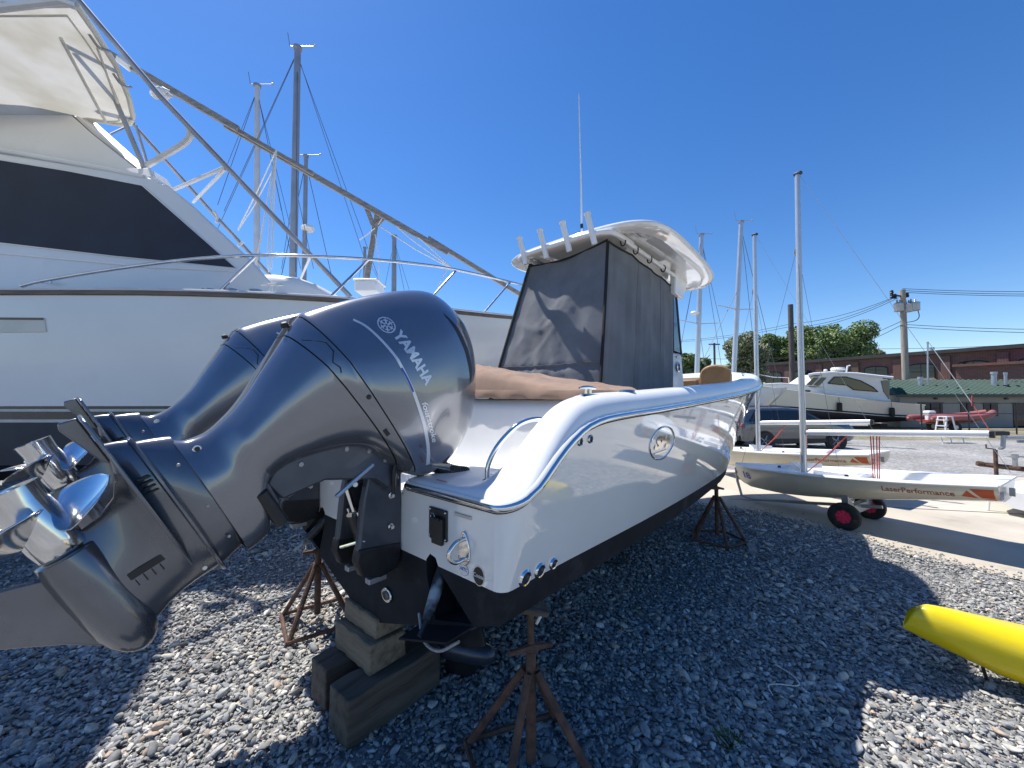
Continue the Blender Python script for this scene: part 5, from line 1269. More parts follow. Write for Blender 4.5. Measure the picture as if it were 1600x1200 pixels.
beam(px(150, 72, 6.5), px(372, 202, 7.0), .07, .11, 'ridge_beam'); beam(px(352, 195, 7.05), px(700, 395, 8.3), .06, .11, 'ridge_beam'); beam(px(668, 372, 8.26), px(835, 474, 9.3), .06, .10, 'ridge_beam')
beam(px(330, 180, 6.93), px(490, 272, 7.4), .06, .07, 'splice_plank')
beam(px(571, 446, 7.9), px(590, 330, 8.0), .10, .11, 'prop'); beam(px(570, 318, 7.95), px(583, 352, 7.93), .06, .08, 'brace'); beam(px(602, 338, 8.05), px(584, 356, 7.93), .06, .08, 'brace')
# wad of white plastic tied at the joint
m = MB(); c = px(252, 146, 6.1); rows = []
for i in range(9):
    th = math.pi * i / 8; rows.append([c + Vector((math.cos(ph) * math.sin(th) * (.14 + .05 * math.sin(5 * ph + 3 * th)), math.sin(ph) * math.sin(th) * .10, math.cos(th) * (.085 + .03 * math.sin(7 * ph)))) for ph in [2 * math.pi * k / 18 for k in range(19)]])
m.grid(rows); F(m, 'plastic_wrap', 'white_paint', smooth=30)
m = MB(); m.tube([px(186, 92, 6.55), px(204, 106, 6.6)], .07, 6); F(m, 'plastic_wrap', 'white_paint', smooth=0)
def yrope(pts, r=.011, name='rope'):
    P = [px(u, v, y) for u, v, y in pts]; m = MB(); m.tube(P, r, 6); F(m, name, 'rope')
RA = (431, 236, 7.15)
for e in ((424, 420, 6.9), (398, 425, 6.7), (372, 358, 8.0)): yrope([RA, ((RA[0] + e[0]) / 2, (RA[1] + e[1]) / 2 + 3, (RA[2] + e[2]) / 2), e], .012)
yrope([(432, 234, 7.15), (425, 300, 7.0), (418, 400, 6.9), (420, 425, 6.9)], .012); yrope([RA, (428, 262, 7.2), (398, 320, 7.8), (372, 360, 8.0)], .010)
yrope([(601, 336, 8.0), (640, 372, 8.0), (700, 415, 8.1), (708, 420, 8.2)], .012); yrope([(594, 354, 8.0), (650, 390, 8.0), (706, 420, 8.2)], .012); yrope([(603, 336, 8.0), (660, 376, 8.1), (712, 424, 8.2)], .010)
yrope([(586, 356, 7.9), (575, 366, 7.9), (562, 375, 7.9)], .010); yrope([(586, 366, 7.9), (592, 400, 7.9), (592, 450, 7.9)], .009); yrope([(698, 422, 8.15), (688, 440, 8.1), (680, 465, 8.0)], .009)
yrope([(596, 345, 8.0), (590, 352, 7.95), (600, 336, 8.0)], .014)

# ================================================================== sailing yachts whose masts rise behind
def sailboat(label, u, vtop, y, vbase, lean=0.0, r=.09, spreaders=(), stays=(), mt='spar', radar=None, vane=True, hull_z=(1.0, 2.4), hl=7.0, rot=0.0, group='masts of laid-up sailing yachts', spl=.9):
    top = px(u, vtop, y); bx = px(u - lean, vbase, y).x
    t = thing('sailboat', label, 'sailboat', (bx, y, 0), rot, group)
    inv = Matrix.Rotation(-rot, 4, 'Z')
    def lo(p): return inv @ (Vector(p) - t.location)
    zb = hull_z[1] - .1
    foot = Vector((bx, y, zb)); 
    m = MB(); m.tube([lo(foot), lo(foot.lerp(top, .5)), lo(top)], [r, r, r * .85], 10, flat=(1, 1)); ms = m.build('mast', mt, t)
    m = MB(); m.lathe([(0, 0), (r * 1.2, 0), (r * 1.2, .08), (0, .10)], lo(top), (0, 0, 1), 10); m.build('masthead', 'spar_dull', ms)
    if vane:
        m = MB(); m.tube([lo(top + Vector((-.25, 0, .10))), lo(top + Vector((.55, 0, .10)))], .014, 6); m.tube([lo(top + Vector((-.25, 0, .10))), lo(top + Vector((-.33, 0, .55)))], .012, 6); m.lathe([(0, -.05), (.05, 0), (0, .05)], lo(top + Vector((.55, 0, .12))), (0, 0, 1), 8); m.build('wind_vane', 'spar_dull', ms)
    for f, ln in spreaders:
        c = foot.lerp(top, f); d = Vector((ln, .35 * ln, .10 * ln)); m = MB(); m.tube([lo(c - Vector((d.x, d.y, -.10 * ln))), lo(c), lo(c + d)], [.018, .03, .018], 6); m.build('spreader', mt, ms)
    for f, (du, dv, dy) in stays:
        c = foot.lerp(top, f); m = MB(); m.tube([lo(c), lo(px(du, dv, y + dy))], .009 if y < 14 else .012, 5); m.build('stay', 'wire', ms)
    if radar:
        c = px(radar[0], radar[1], y); m = MB(); m.lathe([(0, -.10), (.2, -.09), (.24, 0), (.2, .08), (0, .11)], lo(c), (0, 0, 1), 16); m.tube([lo(c), lo(foot.lerp(top, (c.z - foot.z) / (top.z - foot.z)))], .025, 6); m.build('radar_dome', 'white_paint', ms)
    # hull, mostly hidden behind nearer boats
    rings = []
    for i in range(15):
        f = i / 14; x = lerp(-hl * .55, hl * .45, f); b = 1.25 * math.sin(math.pi * min(1, f * .82 + .16)) ** .8; b = max(.03, b); zt = hull_z[1] + .25 * (f - .4) ** 2; zk = lerp(hull_z[0], hull_z[1] - .1, max(0, f - .72) / .28) if f > .72 else lerp(hull_z[0] + .35 * (1 - f / .3), hull_z[0], min(1, f / .3)) if f < .3 else hull_z[0]
        rings.append([Vector((x, -b, zt)), Vector((x, -b * .92, lerp(zt, zk, .45))), Vector((x, -b * .5, lerp(zt, zk, .85))), Vector((x, 0, zk)), Vector((x, b * .5, lerp(zt, zk, .85))), Vector((x, b * .92, lerp(zt, zk, .45))), Vector((x, b, zt))])
    m = MB(); m.loft(rings, cap=True); hu = m.build('hull', 'yacht_white', t, smooth=60)
    m = MB(); m.loft([[Vector((x, -.18, hull_z[0] + .1)), Vector((x * .9, -.1, .15)), Vector((x * .9, .1, .15)), Vector((x, .18, hull_z[0] + .1))] for x in (-.9, 0, .9)], cap=True); m.build('keel', 'navy_bottom', t)
    for x in (-2.0, 2.0):
        m = MB(); m.box((x, 0, .25), (.3, 2.0, .5)); m.box((x, 0, hull_z[0] * .5), (.25, .25, hull_z[0])); m.build('cradle', 'timber_dark', t)
    return t
sailboat('white sailing yacht with a dull mast left of the tallest one behind the motor yacht', 402, 136, 13.5, 425, -3, .105, ((.55, .0),), ((.99, (350, 270, 1)), (.99, (340, 320, -1)), (.99, (440, 330, 1)), (.98, (470, 420, 1)), (.985, (455, 400, -.5))), 'aluminium_white', hull_z=(1.0, 2.3), spl=.9)
sailboat('white sailing yacht with the tallest, thickest mast behind the motor yacht', 465, 77, 12.2, 425, 7, .115, (), ((.995, (350, 330, 1)), (.99, (330, 380, 2)), (.99, (462, 425, -.8)), (.98, (590, 430, 1)), (.985, (575, 420, 2)), (.97, (455, 420, 1.2)), (.6, (440, 420, 1)), (.6, (490, 420, 1))), 'spar_dull', hull_z=(1.0, 2.3))
sailboat('white sailing yacht with the slim mast that carries a radar dome', 478, 246, 14.5, 425, 2, .085, (), ((.98, (520, 440, 1)), (.98, (440, 430, -1))), 'spar_dull', radar=(481, 357), hull_z=(1.0, 2.3))
sailboat('distant sailing yacht with a short mast seen under the wooden ridge beam', 616, 370, 24, 455, 0, .16, (), ((.97, (640, 455, 1)), (.97, (600, 455, 1)), (.97, (632, 455, -1))), 'spar_dull', vane=False, hull_z=(1.2, 3.2))
sailboat('distant sailing yacht with the lowest mast, left of the wooden prop', 570, 388, 27, 455, 0, .11, (), ((.97, (600, 455, 1)), (.97, (556, 455, 1))), 'spar_dull', vane=False, hull_z=(1.2, 3.2))
sailboat('white sailing yacht with a radar pod on its mast, right behind the hardtop', 1096, 368, 21, 590, 8, .13, ((.42, 1.3),), ((.98, (1130, 590, 2)), (.98, (1072, 500, -1)), (.98, (1060, 560, 1)), (.42, (1104, 588, 1)), (.97, (1145, 592, 2))), 'spar', radar=(1086, 489), hull_z=(1.2, 2.6), rot=.3)
sailboat('sailing yacht with a raked mast and single spreader just beyond the motorboat bow', 1158, 348, 19, 590, 13, .115, ((.48, 1.15),), ((.98, (1180, 560, 2)), (.60, (1100, 560, -1)), (.98, (1150, 590, 1)), (.48, (1150, 590, 1)), (.97, (1215, 590, 1))), 'spar', hull_z=(1.1, 2.45), rot=.25)

# ================================================================== sailing dinghies on launching dollies
DF = Vector((.52, -.854, 0)); DT = Vector((.854, .52, 0))      # dinghy frame: x forward (towards the bow)
def dinghy(label, bow, num, group='club sailing dinghies'):
    """frame: origin on the ground under the bow, x = aft distance, y = towards the far side"""
    t = thing('sailing_dinghy', label, 'dinghy', (bow[0], bow[1], 0), math.atan2(DF.y, DF.x), group); t.scale = (.945, 1, 1)
    sh = pchip([0, .9, 1.8, 2.7, 3.6], [.67, .73, .785, .855, .945]); hb = pchip([0, .25, .7, 1.3, 2.0, 2.8, 3.6], [.02, .20, .42, .60, .66, .63, .54])
    kl = pchip([0, .15, .4, .9, 1.6, 2.4, 3.0, 3.6], [.47, .35, .29, .29, .36, .49, .61, .71])
    # local y: far side is positive -> in the thing's frame, rotate so that +y points along DT
    sgn = 1.0
    def half(s):
        k = kl(s); z1 = sh(s); b = hb(s); out = []
        for i in range(11):
            a = (math.pi / 2) * i / 10; out.append((b * math.sin(a) ** .75, k + (z1 - k) * (1 - math.cos(a)) ** 1.05))
        return out
    ST = [0, .04, .1, .2, .35, .5, .7, 1.0, 1.4, 1.8, 2.2, 2.6, 3.0, 3.3, 3.6]
    rings = []
    for s in ST:
        h = half(s); rings.append([Vector((s, -b, z)) for b, z in h[::-1]] + [Vector((s, b, z)) for b, z in h[1:]])
    m = MB(); m.loft(rings, closed=False, cap1=True); hu = m.build('hull', 'dinghy_hull', t, smooth=50)
    bv = BVHTree.FromPolygons(m.v, m.f)
    # deck with cockpit well
    def dz(s, y):
        b = hb(s); z = sh(s) + .012 + .03 * (1 - (y / max(.05, b)) ** 2) * (1 if s < 1.0 else 0)
        if 1.0 < s < 3.45 and abs(y) < b - .15:
            e = min(1, (s - 1.0) / .15, (3.45 - s) / .25, (b - .15 - abs(y)) / .10); z -= .26 * (e * e * (3 - 2 * e)) * (1 if s < 2.6 else lerp(1, .45, (s - 2.6) / .85))
        return z
    rows = []
    for i in range(49):
        s = lerp(0.0, 3.6, i / 48); b = hb(s) + .016; rows.append([Vector((s, lerp(-b, b, j / 30), dz(s, lerp(-b, b, j / 30)))) for j in range(31)])
    m = MB(); m.grid(rows); m.build('deck', 'dinghy_deck', t, smooth=60)
    m = MB()
    for sg in (-1, 1): m.tube([Vector((s, sg * (hb(s) + .010), sh(s) - .004)) for s in [lerp(0, 3.6, i / 30) for i in range(31)]], .016, 8)
    m.tube([Vector((3.605, -.54, .945)), Vector((3.605, .54, .945))], .014, 8); m.build('gunwale', 'dinghy_deck', t)
    # splash board in front of the mast
    m = MB(); m.prism([(1.02, 0, .74), (1.02, 0, .86), (1.35, .42, .83), (1.35, .42, .76)], (.012, 0, 0)); m.prism([(1.02, 0, .74), (1.02, 0, .86), (1.35, -.42, .83), (1.35, -.42, .76)], (.012, 0, 0)); m.build('splash_board', 'dinghy_deck', t)
    m = MB(); m.box((2.0, 0, .74), (.14, 1.1, .05)); m.build('thwart', 'dinghy_deck', t, bevel=.01)
    m = MB(); m.box((1.75, 0, .66), (.7, .05, .24)); m.build('centreboard_case', 'dinghy_deck', t, bevel=.01)
    # rig
    ms = 1.245; mz0 = .5; mz1 = 6.0
    m = MB(); m.tube([(ms, 0, mz0), (ms - .0, 0, 3.4), (ms + .02, 0, mz1)], [.042, .042, .036], 12, flat=(1.0, 1.25)); mast = m.build('mast', 'spar', t)
    m = MB(); m.box((ms + .03, 0, mz1 + .02), (.13, .07, .05)); m.build('masthead', 'engine_dark', mast, bevel=.008)
    m = MB(); m.tube([(ms - .045, .0, 4.55), (ms - .06, .0, 4.6), (ms - .045, 0, 4.68)], .018, 6); m.build('halyard_block', 'spar_dull', mast)
    # aft stay/halyard line, forestay and shrouds
    for a_, b_ in (((ms + .05, 0, mz1), (3.62, .1, 1.05)),):
        m = MB(); m.tube([a_, b_], .003, 5); m.build('halyard', 'rope_grey', mast)
    m = MB(); m.tube([(ms - .04, 0, 4.6), (.12, 0, .70)], .003, 5); m.build('forestay', 'wire', mast)
    for sg in (-1, 1):
        m = MB(); m.tube([(ms, 0, 4.6), (1.55, sg * .60, .79)], .003, 5); m.build('shroud', 'wire', mast)
    # boom
    bz0, bz1 = 1.40, 1.53
    m = MB(); m.tube([(ms + .05, 0, bz0), (3.47, 0, bz1)], .042, 10, flat=(.8, 1.15)); bm = m.build('boom', 'aluminium_white', t)
    m = MB(); m.box((3.49, 0, bz1), (.05, .07, .09)); m.build('boom_end', 'engine_dark', bm, bevel=.005)
    for k, dx in enumerate((-.05, -.015, .03, .065)):
        m = MB(); m.tube([(2.25 + dx, .02, 1.46), (2.25 + dx * .6, .03, .66)], .008, 6); m.build('mainsheet', 'red_rope', bm)
    m = MB(); m.tube([(1.90, 0, 1.40), (1.65, 0, 1.08), (1.26, 0, .68)], [.012, .014, .006], 6); m.build('vang', 'red_rope', bm)
    for s, y in ((.95, -.25), (2.05, -.5)):
        m = MB(); m.lathe([(0, 0), (.03, 0), (.025, .03), (0, .035)], (s, y, dz(s, y)), (0, 0, 1), 10); m.build('cleat', 'engine_dark', t)
    # transom fittings
    m = MB(); m.box((3.64, .0, .82), (.05, .05, .10)); m.build('gudgeon', 'spar_dull', t)
    # printing on the near side
    def side(s, z, off=.003):
        q, nn, i, d = bv.ray_cast(Vector((s, -2, z)), Vector((0, 1, 0)))
        if q is None: return Vector((s, -hb(s) - off, z))
        if nn.y > 0: nn = -nn
        return q + nn * off
    def sidetext(txt, size, s0, z0, name, mt, shear=0, bold=0, slope=0.0):
        vs, fs = text_mesh(txt, size, shear, bold); m = MB(); m.add([side(s0 + v.x, z0 + v.y + slope * v.x) for v in vs], fs); m.build(name, mt, t, smooth=0, recalc=False)
    sidetext('LaserPerformance', .098, 2.50, .70, 'side_lettering', 'brown_print', bold=.0016, slope=.07)
    def patch(c):
        rows = [[side(*[lerp(lerp(c[0][k], c[1][k], i / 8), lerp(c[3][k], c[2][k], i / 8), j / 8) for k in (0, 1)]) for i in range(9)] for j in range(9)]
        m = MB(); m.grid(rows); m.build('side_mark', 'orange_print', t, smooth=0, recalc=False)
    patch(((3.36, .875), (3.56, .895), (3.56, .775), (3.45, .765))); patch(((3.335, .85), (3.335, .85), (3.42, .757), (3.28, .765))); patch(((3.47, .755), (3.56, .765), (3.56, .742), (3.56, .742)))
    vs, fs = text_mesh(num, .13, 0, .006, .9)
    m = MB(); m.add([Vector((3.608, -.48 + v.x * 1.6, .765 + v.y)) for v in vs], fs); m.build('sail_number', 'blue_print', t, smooth=0, recalc=False)
    vs, fs = text_mesh(num, .15, -.25, .006, .9); m = MB(); m.add([side(.24 + v.x * 1.6, .485 + v.y) for v in vs], fs); m.build('sail_number', 'blue_print', t, smooth=0, recalc=False)
    return t
d18 = dinghy('nearer white sailing dinghy numbered 18 on the concrete, with brown lettering', (4.50, 7.89), '18')
d12 = dinghy('farther white sailing dinghy numbered 12, behind number 18', (4.50 + .85, 7.89 + 2.61), '12')

def dolly(label, bow):
    t = thing('launching_dolly', label, 'dolly', (bow[0], bow[1], 0), math.atan2(DF.y, DF.x), 'dollies under the dinghies')
    ax = 1.9; R_ = .205
    m = MB(); m.tube([(.0, 0, .58), (.02, 0, .34), (.10, 0, .07), (.35, 0, .055), (1.2, 0, .18), (2.2, 0, .34)], .026, 8); m.build('spine', 'galvanised', t)
    m = MB(); m.box((ax, 0, .27), (.10, .98, .14)); m.build('axle_beam', 'galvanised', t, bevel=.01)
    for sg in (-1, 1):
        m = MB(); m.prism([(ax - .04, sg * .20, .30), (ax - .04, sg * .46, .30), (ax - .04, sg * .50, .52), (ax - .04, sg * .36, .44)], (.08, 0, 0)); m.build('chock', 'galvanised', t)
        m = MB(); prof = [(.095, -.045), (.125, -.055), (.175, -.058), (.198, -.045), (R_, -.02), (R_, .02), (.198, .045), (.175, .058), (.125, .055), (.095, .045)]
        m.lathe(prof, (ax, sg * .52, R_ - .0), (0, 1, 0), 36, caps=False); w_ = m.build('wheel', 'rubber', t, smooth=40)
        m = MB(); m.lathe([(.098, -.044), (.118, -.050), (.118, -.030), (.100, -.025), (.098, .044)], (ax, sg * .52, R_), (0, 1, 0), 32, caps=False)
        for k in range(8):
            a_ = 2 * math.pi * k / 8; d = Vector((math.cos(a_), 0, math.sin(a_))); c = Vector((ax, sg * .52 - .038, R_)); m.tube([c + d * .02, c + d * .105], .011, 6)
        m.lathe([(0, -.055), (.03, -.05), (.034, .05), (0, .05)], (ax, sg * .52, R_), (0, 1, 0), 16); m.lathe([(0, -.038), (.10, -.034)], (ax, sg * .52, R_), (0, 1, 0), 24, caps=False); m.build('rim', 'red_plastic', w_, smooth=40)
    m = MB(); m.tube([(.02, -.05, .50), (-.02, 0, .60), (.02, .06, .62)], .012, 6); m.build('bow_strap', 'rope_grey', t)
dolly('dolly with red-hubbed wheels under dinghy number 18', (4.50, 7.89)); dolly('dolly under dinghy number 12', (5.35, 10.50))
# tidy painter round the bow of number 18
# part of a third dinghy lying at the right edge, and a rusty trailer tongue
P = gp(1590, 803)
def third():
    t = thing('sailing_dinghy', 'third white dinghy hull lying on the concrete at the right edge', 'dinghy', (P.x + 1.4, P.y + .2, 0), R(200), 'club sailing dinghies')
    sec = []
    for i in range(11):
        f = i / 10; b = .62 * math.sin(math.pi * min(1, .28 + f * .62)) ** .7 * (1 if f > 0 else .8); x = lerp(1.75, -1.6, f); k = .10 + .12 * (1 - math.sin(math.pi * (.2 + .6 * f)))
        sec.append([Vector((x, -b, .42)), Vector((x, -b * .95, .25)), Vector((x, -b * .5, k)), Vector((x, 0, k - .02)), Vector((x, b * .5, k)), Vector((x, b * .95, .25)), Vector((x, b, .42))])
    m = MB(); m.loft(sec, closed=True, cap=True); m.build('hull', 'dinghy_deck', t, smooth=45)
    m = MB(); m.tube([(1.55, -.52, .44), (1.58, -.55, .2), (1.62, -.55, .02)], .02, 8); m.build('support_leg', 'white_paint', t)
third()
def trailer():
    a_ = px(1537, 725, 8.9); b_ = px(1640, 738, 8.2)
    t = thing('boat_trailer', 'rusty trailer tongue with crank jack at the right edge behind the dinghies', 'trailer', (a_.x, a_.y, 0))
    lo = lambda p: Vector(p) - t.location
    m = MB(); m.tube([lo(px(1540, 726, 8.9)), lo(px(1640, 738, 8.2))], .05, 6, flat=(.8, 1.2)); m.build('tongue', 'rust', t)
    m = MB(); m.lathe([(0, -.08), (.055, -.07), (.065, 0), (.05, .07), (0, .08)], lo(px(1533, 725, 8.95)), lo(px(1540, 726, 8.9)) - lo(px(1530, 724, 8.95)), 12); m.build('coupler', 'rust', t)
    c = px(1556, 724, 8.75); m = MB(); m.tube([lo(Vector((c.x, c.y, c.z - .28))), lo(Vector((c.x, c.y, c.z + .30)))], .035, 8); m.tube([lo(Vector((c.x, c.y, c.z + .31))), lo(Vector((c.x - .20, c.y, c.z + .34))), lo(Vector((c.x - .20, c.y, c.z + .42)))], .015, 6); m.build('jack', 'rust', t)
    c = px(1586, 720, 8.5); m = MB(); m.tube([lo(Vector((c.x, c.y, c.z - .12))), lo(Vector((c.x, c.y, c.z + .14)))], .04, 8); m.tube([lo(Vector((c.x, c.y, c.z + .06))), lo(Vector((c.x, c.y, c.z + .14)))], .055, 8); m.build('winch_post', 'alu_dull', t)
    m = MB(); m.box(lo(Vector((px(1640, 738, 8.2).x + .6, 7.9, .35))), (.3, .7, .7)); m.build('axle_block', 'rust', t, bevel=.02)
trailer()
def trailer2():
    a_ = px(1560, 683, 13.5); t = thing('boat_trailer', 'galvanised trailer tongue at the right edge in front of the fence', 'trailer', (a_.x, a_.y, 0)); lo = lambda p: Vector(p) - t.location
    m = MB(); m.tube([lo(px(1568, 684, 13.5)), lo(px(1660, 682, 13.0))], .06, 8); m.tube([lo(px(1590, 690, 13.4)), lo(px(1660, 690, 13.0))], .05, 6); m.build('tongue', 'galvanised', t)
    m = MB(); m.tube([lo(px(1568, 680, 13.5)), lo(px(1567, 700, 13.5))], .06, 8); m.tube([lo(px(1567, 700, 13.5)), lo(px(1562, 701, 13.5))], .05, 8); m.build('jack', 'alu_dull', t)
    m = MB(); m.box(lo(px(1562, 677, 13.6)), (.5, .2, .15)); m.build('winch', 'car_black', t, bevel=.03)
trailer2()

# ================================================================== the yellow kayak
def kayak():
    tip = Vector((2.985, 2.97, 0)); d = Vector((.87, -.49, 0)).normalized()
    t = thing('kayak', 'glossy yellow plastic kayak running out of the right edge', 'kayak', (tip.x, tip.y, 0), math.atan2(d.y, d.x))
    L_ = 3.2; ST = [0, .012, .04, .09, .16, .26, .4, .6, .85, 1.2, 1.6, 2.0, 2.4, 2.75, 3.0, 3.14, 3.2]
    hb = pchip([0, .04, .16, .4, .85, 1.6, 2.4, 3.0, 3.2], [.032, .052, .096, .16, .26, .34, .26, .10, .015]); zt = pchip([0, .05, .16, .4, .85, 1.6, 2.4, 3.0, 3.2], [.470, .482, .478, .458, .42, .39, .40, .45, .46]); zk = pchip([0, .05, .2, .5, 1.0, 1.6, 2.4, 3.0, 3.2], [.275, .25, .185, .085, .03, .02, .04, .15, .34])
    rings = []
    for s in ST:
        b = hb(s); z1 = zt(s); z0 = zk(s); out = []
        for i in range(36):
            a_ = 2 * math.pi * i / 36; c = math.cos(a_); q = math.sin(a_); y = b * math.copysign(abs(c) ** .85, c); mid = lerp(z0, z1, .60)
            if q >= 0: z = mid + (z1 - mid) * q ** .9
            else: z = mid - (mid - z0) * abs(q) ** .75; y *= 1 - .25 * abs(q) ** 3
            out.append(Vector((s + max(0, 1 - s / .3) * (.055 * q - .02 * math.cos(q * 1.6)), y, z)))
        rings.append(out)
    m = MB(); m.loft(rings, cap=True); m.build('hull', 'kayak_yellow', t, smooth=60)
    m = MB(); ol = [(1.05 + .55 * (1 - math.cos(2 * math.pi * k / 28)) , .22 * math.sin(2 * math.pi * k / 28), .415) for k in range(28)]; m.tube(ol + ol[:1], .018, 8); m.build('cockpit_rim', 'black_plastic', t)
    m = MB(); m.poly([(x, y * .96, z - .004) for x, y, z in ol]); m.build('cockpit_cover', 'black_plastic', t, smooth=0)
    m = MB(); m.tube([(.33, -.02, .19), (.345, -.02, .12), (.36, -.02, .05)], .010, 6); m.build('drain_cord', 'black_plastic', t)
    # rack it rests on
    o = thing('kayak_rest', 'black foam rest on the gravel under the yellow kayak', 'rest', (tip.x + d.x * .95, tip.y + d.y * .95, 0), math.atan2(d.y, d.x))
    m = MB(); m.box((0, 0, .035), (.75, .42, .07)); m.build('foam_block', 'rubber', o, bevel=.02); m = MB(); m.box((0, 0, .08), (.10, .36, .03)); m.build('cross_bar', 'rubber', o, bevel=.01)
kayak()

# ================================================================== parked car
def car():
    x0 = 8.85; y0 = 15.0; t = thing('parked_car', 'dark grey SUV parked on the gravel behind the dinghies', 'car', (x0 + 2.2, y0 + .92, 0))
    # local: x forward, y away from the camera
    L_ = 4.45; hw = .92
    def sec(x, zs):   # zs: list of (z, halfwidth)
        return [Vector((x, -w_, z)) for z, w_ in zs] + [Vector((x, w_, z)) for z, w_ in zs[::-1]]
    lower = []
    for x, zb, zt, k in ((-2.22, .50, .98, .90), (-2.20, .38, 1.02, .95), (-2.1, .32, 1.06, .985), (-1.6, .28, 1.07, 1), (0, .26, 1.06, 1), (.9, .27, 1.05, 1), (1.4, .30, 1.02, .99), (1.95, .34, .96, .95), (2.15, .40, .88, .88), (2.22, .48, .80, .80)):
        lower.append(sec(x, [(zb, hw * k * .93), (zb + .12, hw * k * .985), (lerp(zb, zt, .62), hw * k), (zt - .05, hw * k * .985), (zt, hw * k * .94)]))
    m = MB(); m.loft(lower, cap=True); body = m.build('body', 'car_paint', t, smooth=35, bevel=.02)
    up = []
    for x, zt, k in ((-2.12, 1.10, .90), (-2.0, 1.42, .84), (-1.85, 1.57, .80), (-1.4, 1.62, .78), (-.4, 1.63, .78), (.15, 1.58, .78), (.55, 1.38, .82), (1.05, 1.08, .90)):
        zb = 1.0; up.append(sec(x, [(zb, hw * .95), (lerp(zb, zt, .5), hw * lerp(.95, k, .55)), (zt - .04, hw * k), (zt, hw * (k - .06))]))
    m = MB(); m.loft(up, cap=True); cab = m.build('cabin', 'car_paint', t, smooth=35, bevel=.015)
    for sg in (-1, 1):
        def wpt(x, z): 
            f = (z - 1.0) / .62; return Vector((x, sg * (hw * lerp(.955, .80, min(1, f * 1.0)) + .006), z))
        for pts in ([(-1.95, 1.10), (-1.0, 1.08), (-1.0, 1.52), (-1.62, 1.52)], [(-.95, 1.08), (.02, 1.07), (.02, 1.52), (-.95, 1.53)], [(.07, 1.07), (.92, 1.07), (.42, 1.36), (.12, 1.51)]):
            m = MB(); m.prism([wpt(*p) for p in pts], (0, sg * .004, 0)); m.build('side_window', 'tinted_glass', t, smooth=0)
        for wx in (-1.38, 1.36):
            m = MB(); m.lathe([(0, 0), (.40, 0), (.40, .02), (0, .02)], (wx, sg * (hw - .008), .36), (0, sg, 0), 28); m.build('wheel_arch', 'car_black', t)
            m = MB(); m.lathe([(.22, -.10), (.33, -.11), (.355, -.08), (.36, 0), (.355, .08), (.33, .11), (.22, .10)], (wx, sg * (hw - .07), .36), (0, sg, 0), 30, caps=False); wh = m.build('wheel', 'rubber', t)
            m = MB(); m.lathe([(.235, .07), (.225, .10), (.20, .085), (.0, .08)], (wx, sg * (hw - .07), .36), (0, sg, 0), 26, caps=False)
            m.build('rim', 'car_black', wh)
            m = MB()
            for k in range(5):
                a_ = 2 * math.pi * k / 5; d = Vector((math.cos(a_), 0, math.sin(a_))); c = Vector((wx, sg * (hw + .02), .36)); m.tube([c + d * .03, c + d * .22], [.035, .022], 6)
            m.build('spokes', 'alloy', wh)
        m = MB(); m.box((.62, sg * (hw + .08), 1.10), (.12, .18, .13)); m.build('mirror', 'car_black', t, bevel=.04)
        m = MB(); m.box((-2.17, sg * .66, .92), (.12, .46, .10)); m.build('tail_lamp', 'lamp_red', t, bevel=.02)
        m = MB(); m.box((2.10, sg * .62, .78), (.16, .40, .09)); m.build('headlamp', 'alloy', t, bevel=.02)
        m = MB(); m.tube([(-1.75, sg * .62, 1.66), (-.2, sg * .62, 1.67)], .018, 6); m.build('roof_rail', 'alloy', t)
        m = MB(); m.prism([(-1.15, sg * (hw + .004), .32), (1.0, sg * (hw + .004), .32), (1.0, sg * (hw + .004), .44), (-1.15, sg * (hw + .004), .44)], (0, sg * .006, 0)); m.build('sill', 'car_black', t, smooth=0)
    m = MB(); m.prism([(-2.125, -.74, 1.12), (-2.125, .74, 1.12), (-1.985, .66, 1.46), (-1.985, -.66, 1.46)], (-.012, 0, .004)); m.build('rear_window', 'tinted_glass', t, smooth=0)
    m = MB(); m.prism([(.98, -.78, 1.11), (.98, .78, 1.11), (.32, .68, 1.53), (.32, -.68, 1.53)], (.012, 0, .012)); m.build('windscreen', 'tinted_glass', t, smooth=0)
    m = MB(); m.box((-2.24, 0, .46), (.06, 1.5, .22)); m.build('bumper', 'car_black', t, bevel=.04)
    m = MB(); m.box((-2.235, 0, .72), (.03, .36, .18)); m.build('licence_plate', 'plate_white', t, bevel=.005)
    m = MB(); m.box((-2.02, 0, 1.60), (.30, 1.2, .04)); m.build('roof_spoiler', 'car_black', t, bevel=.015)
car()

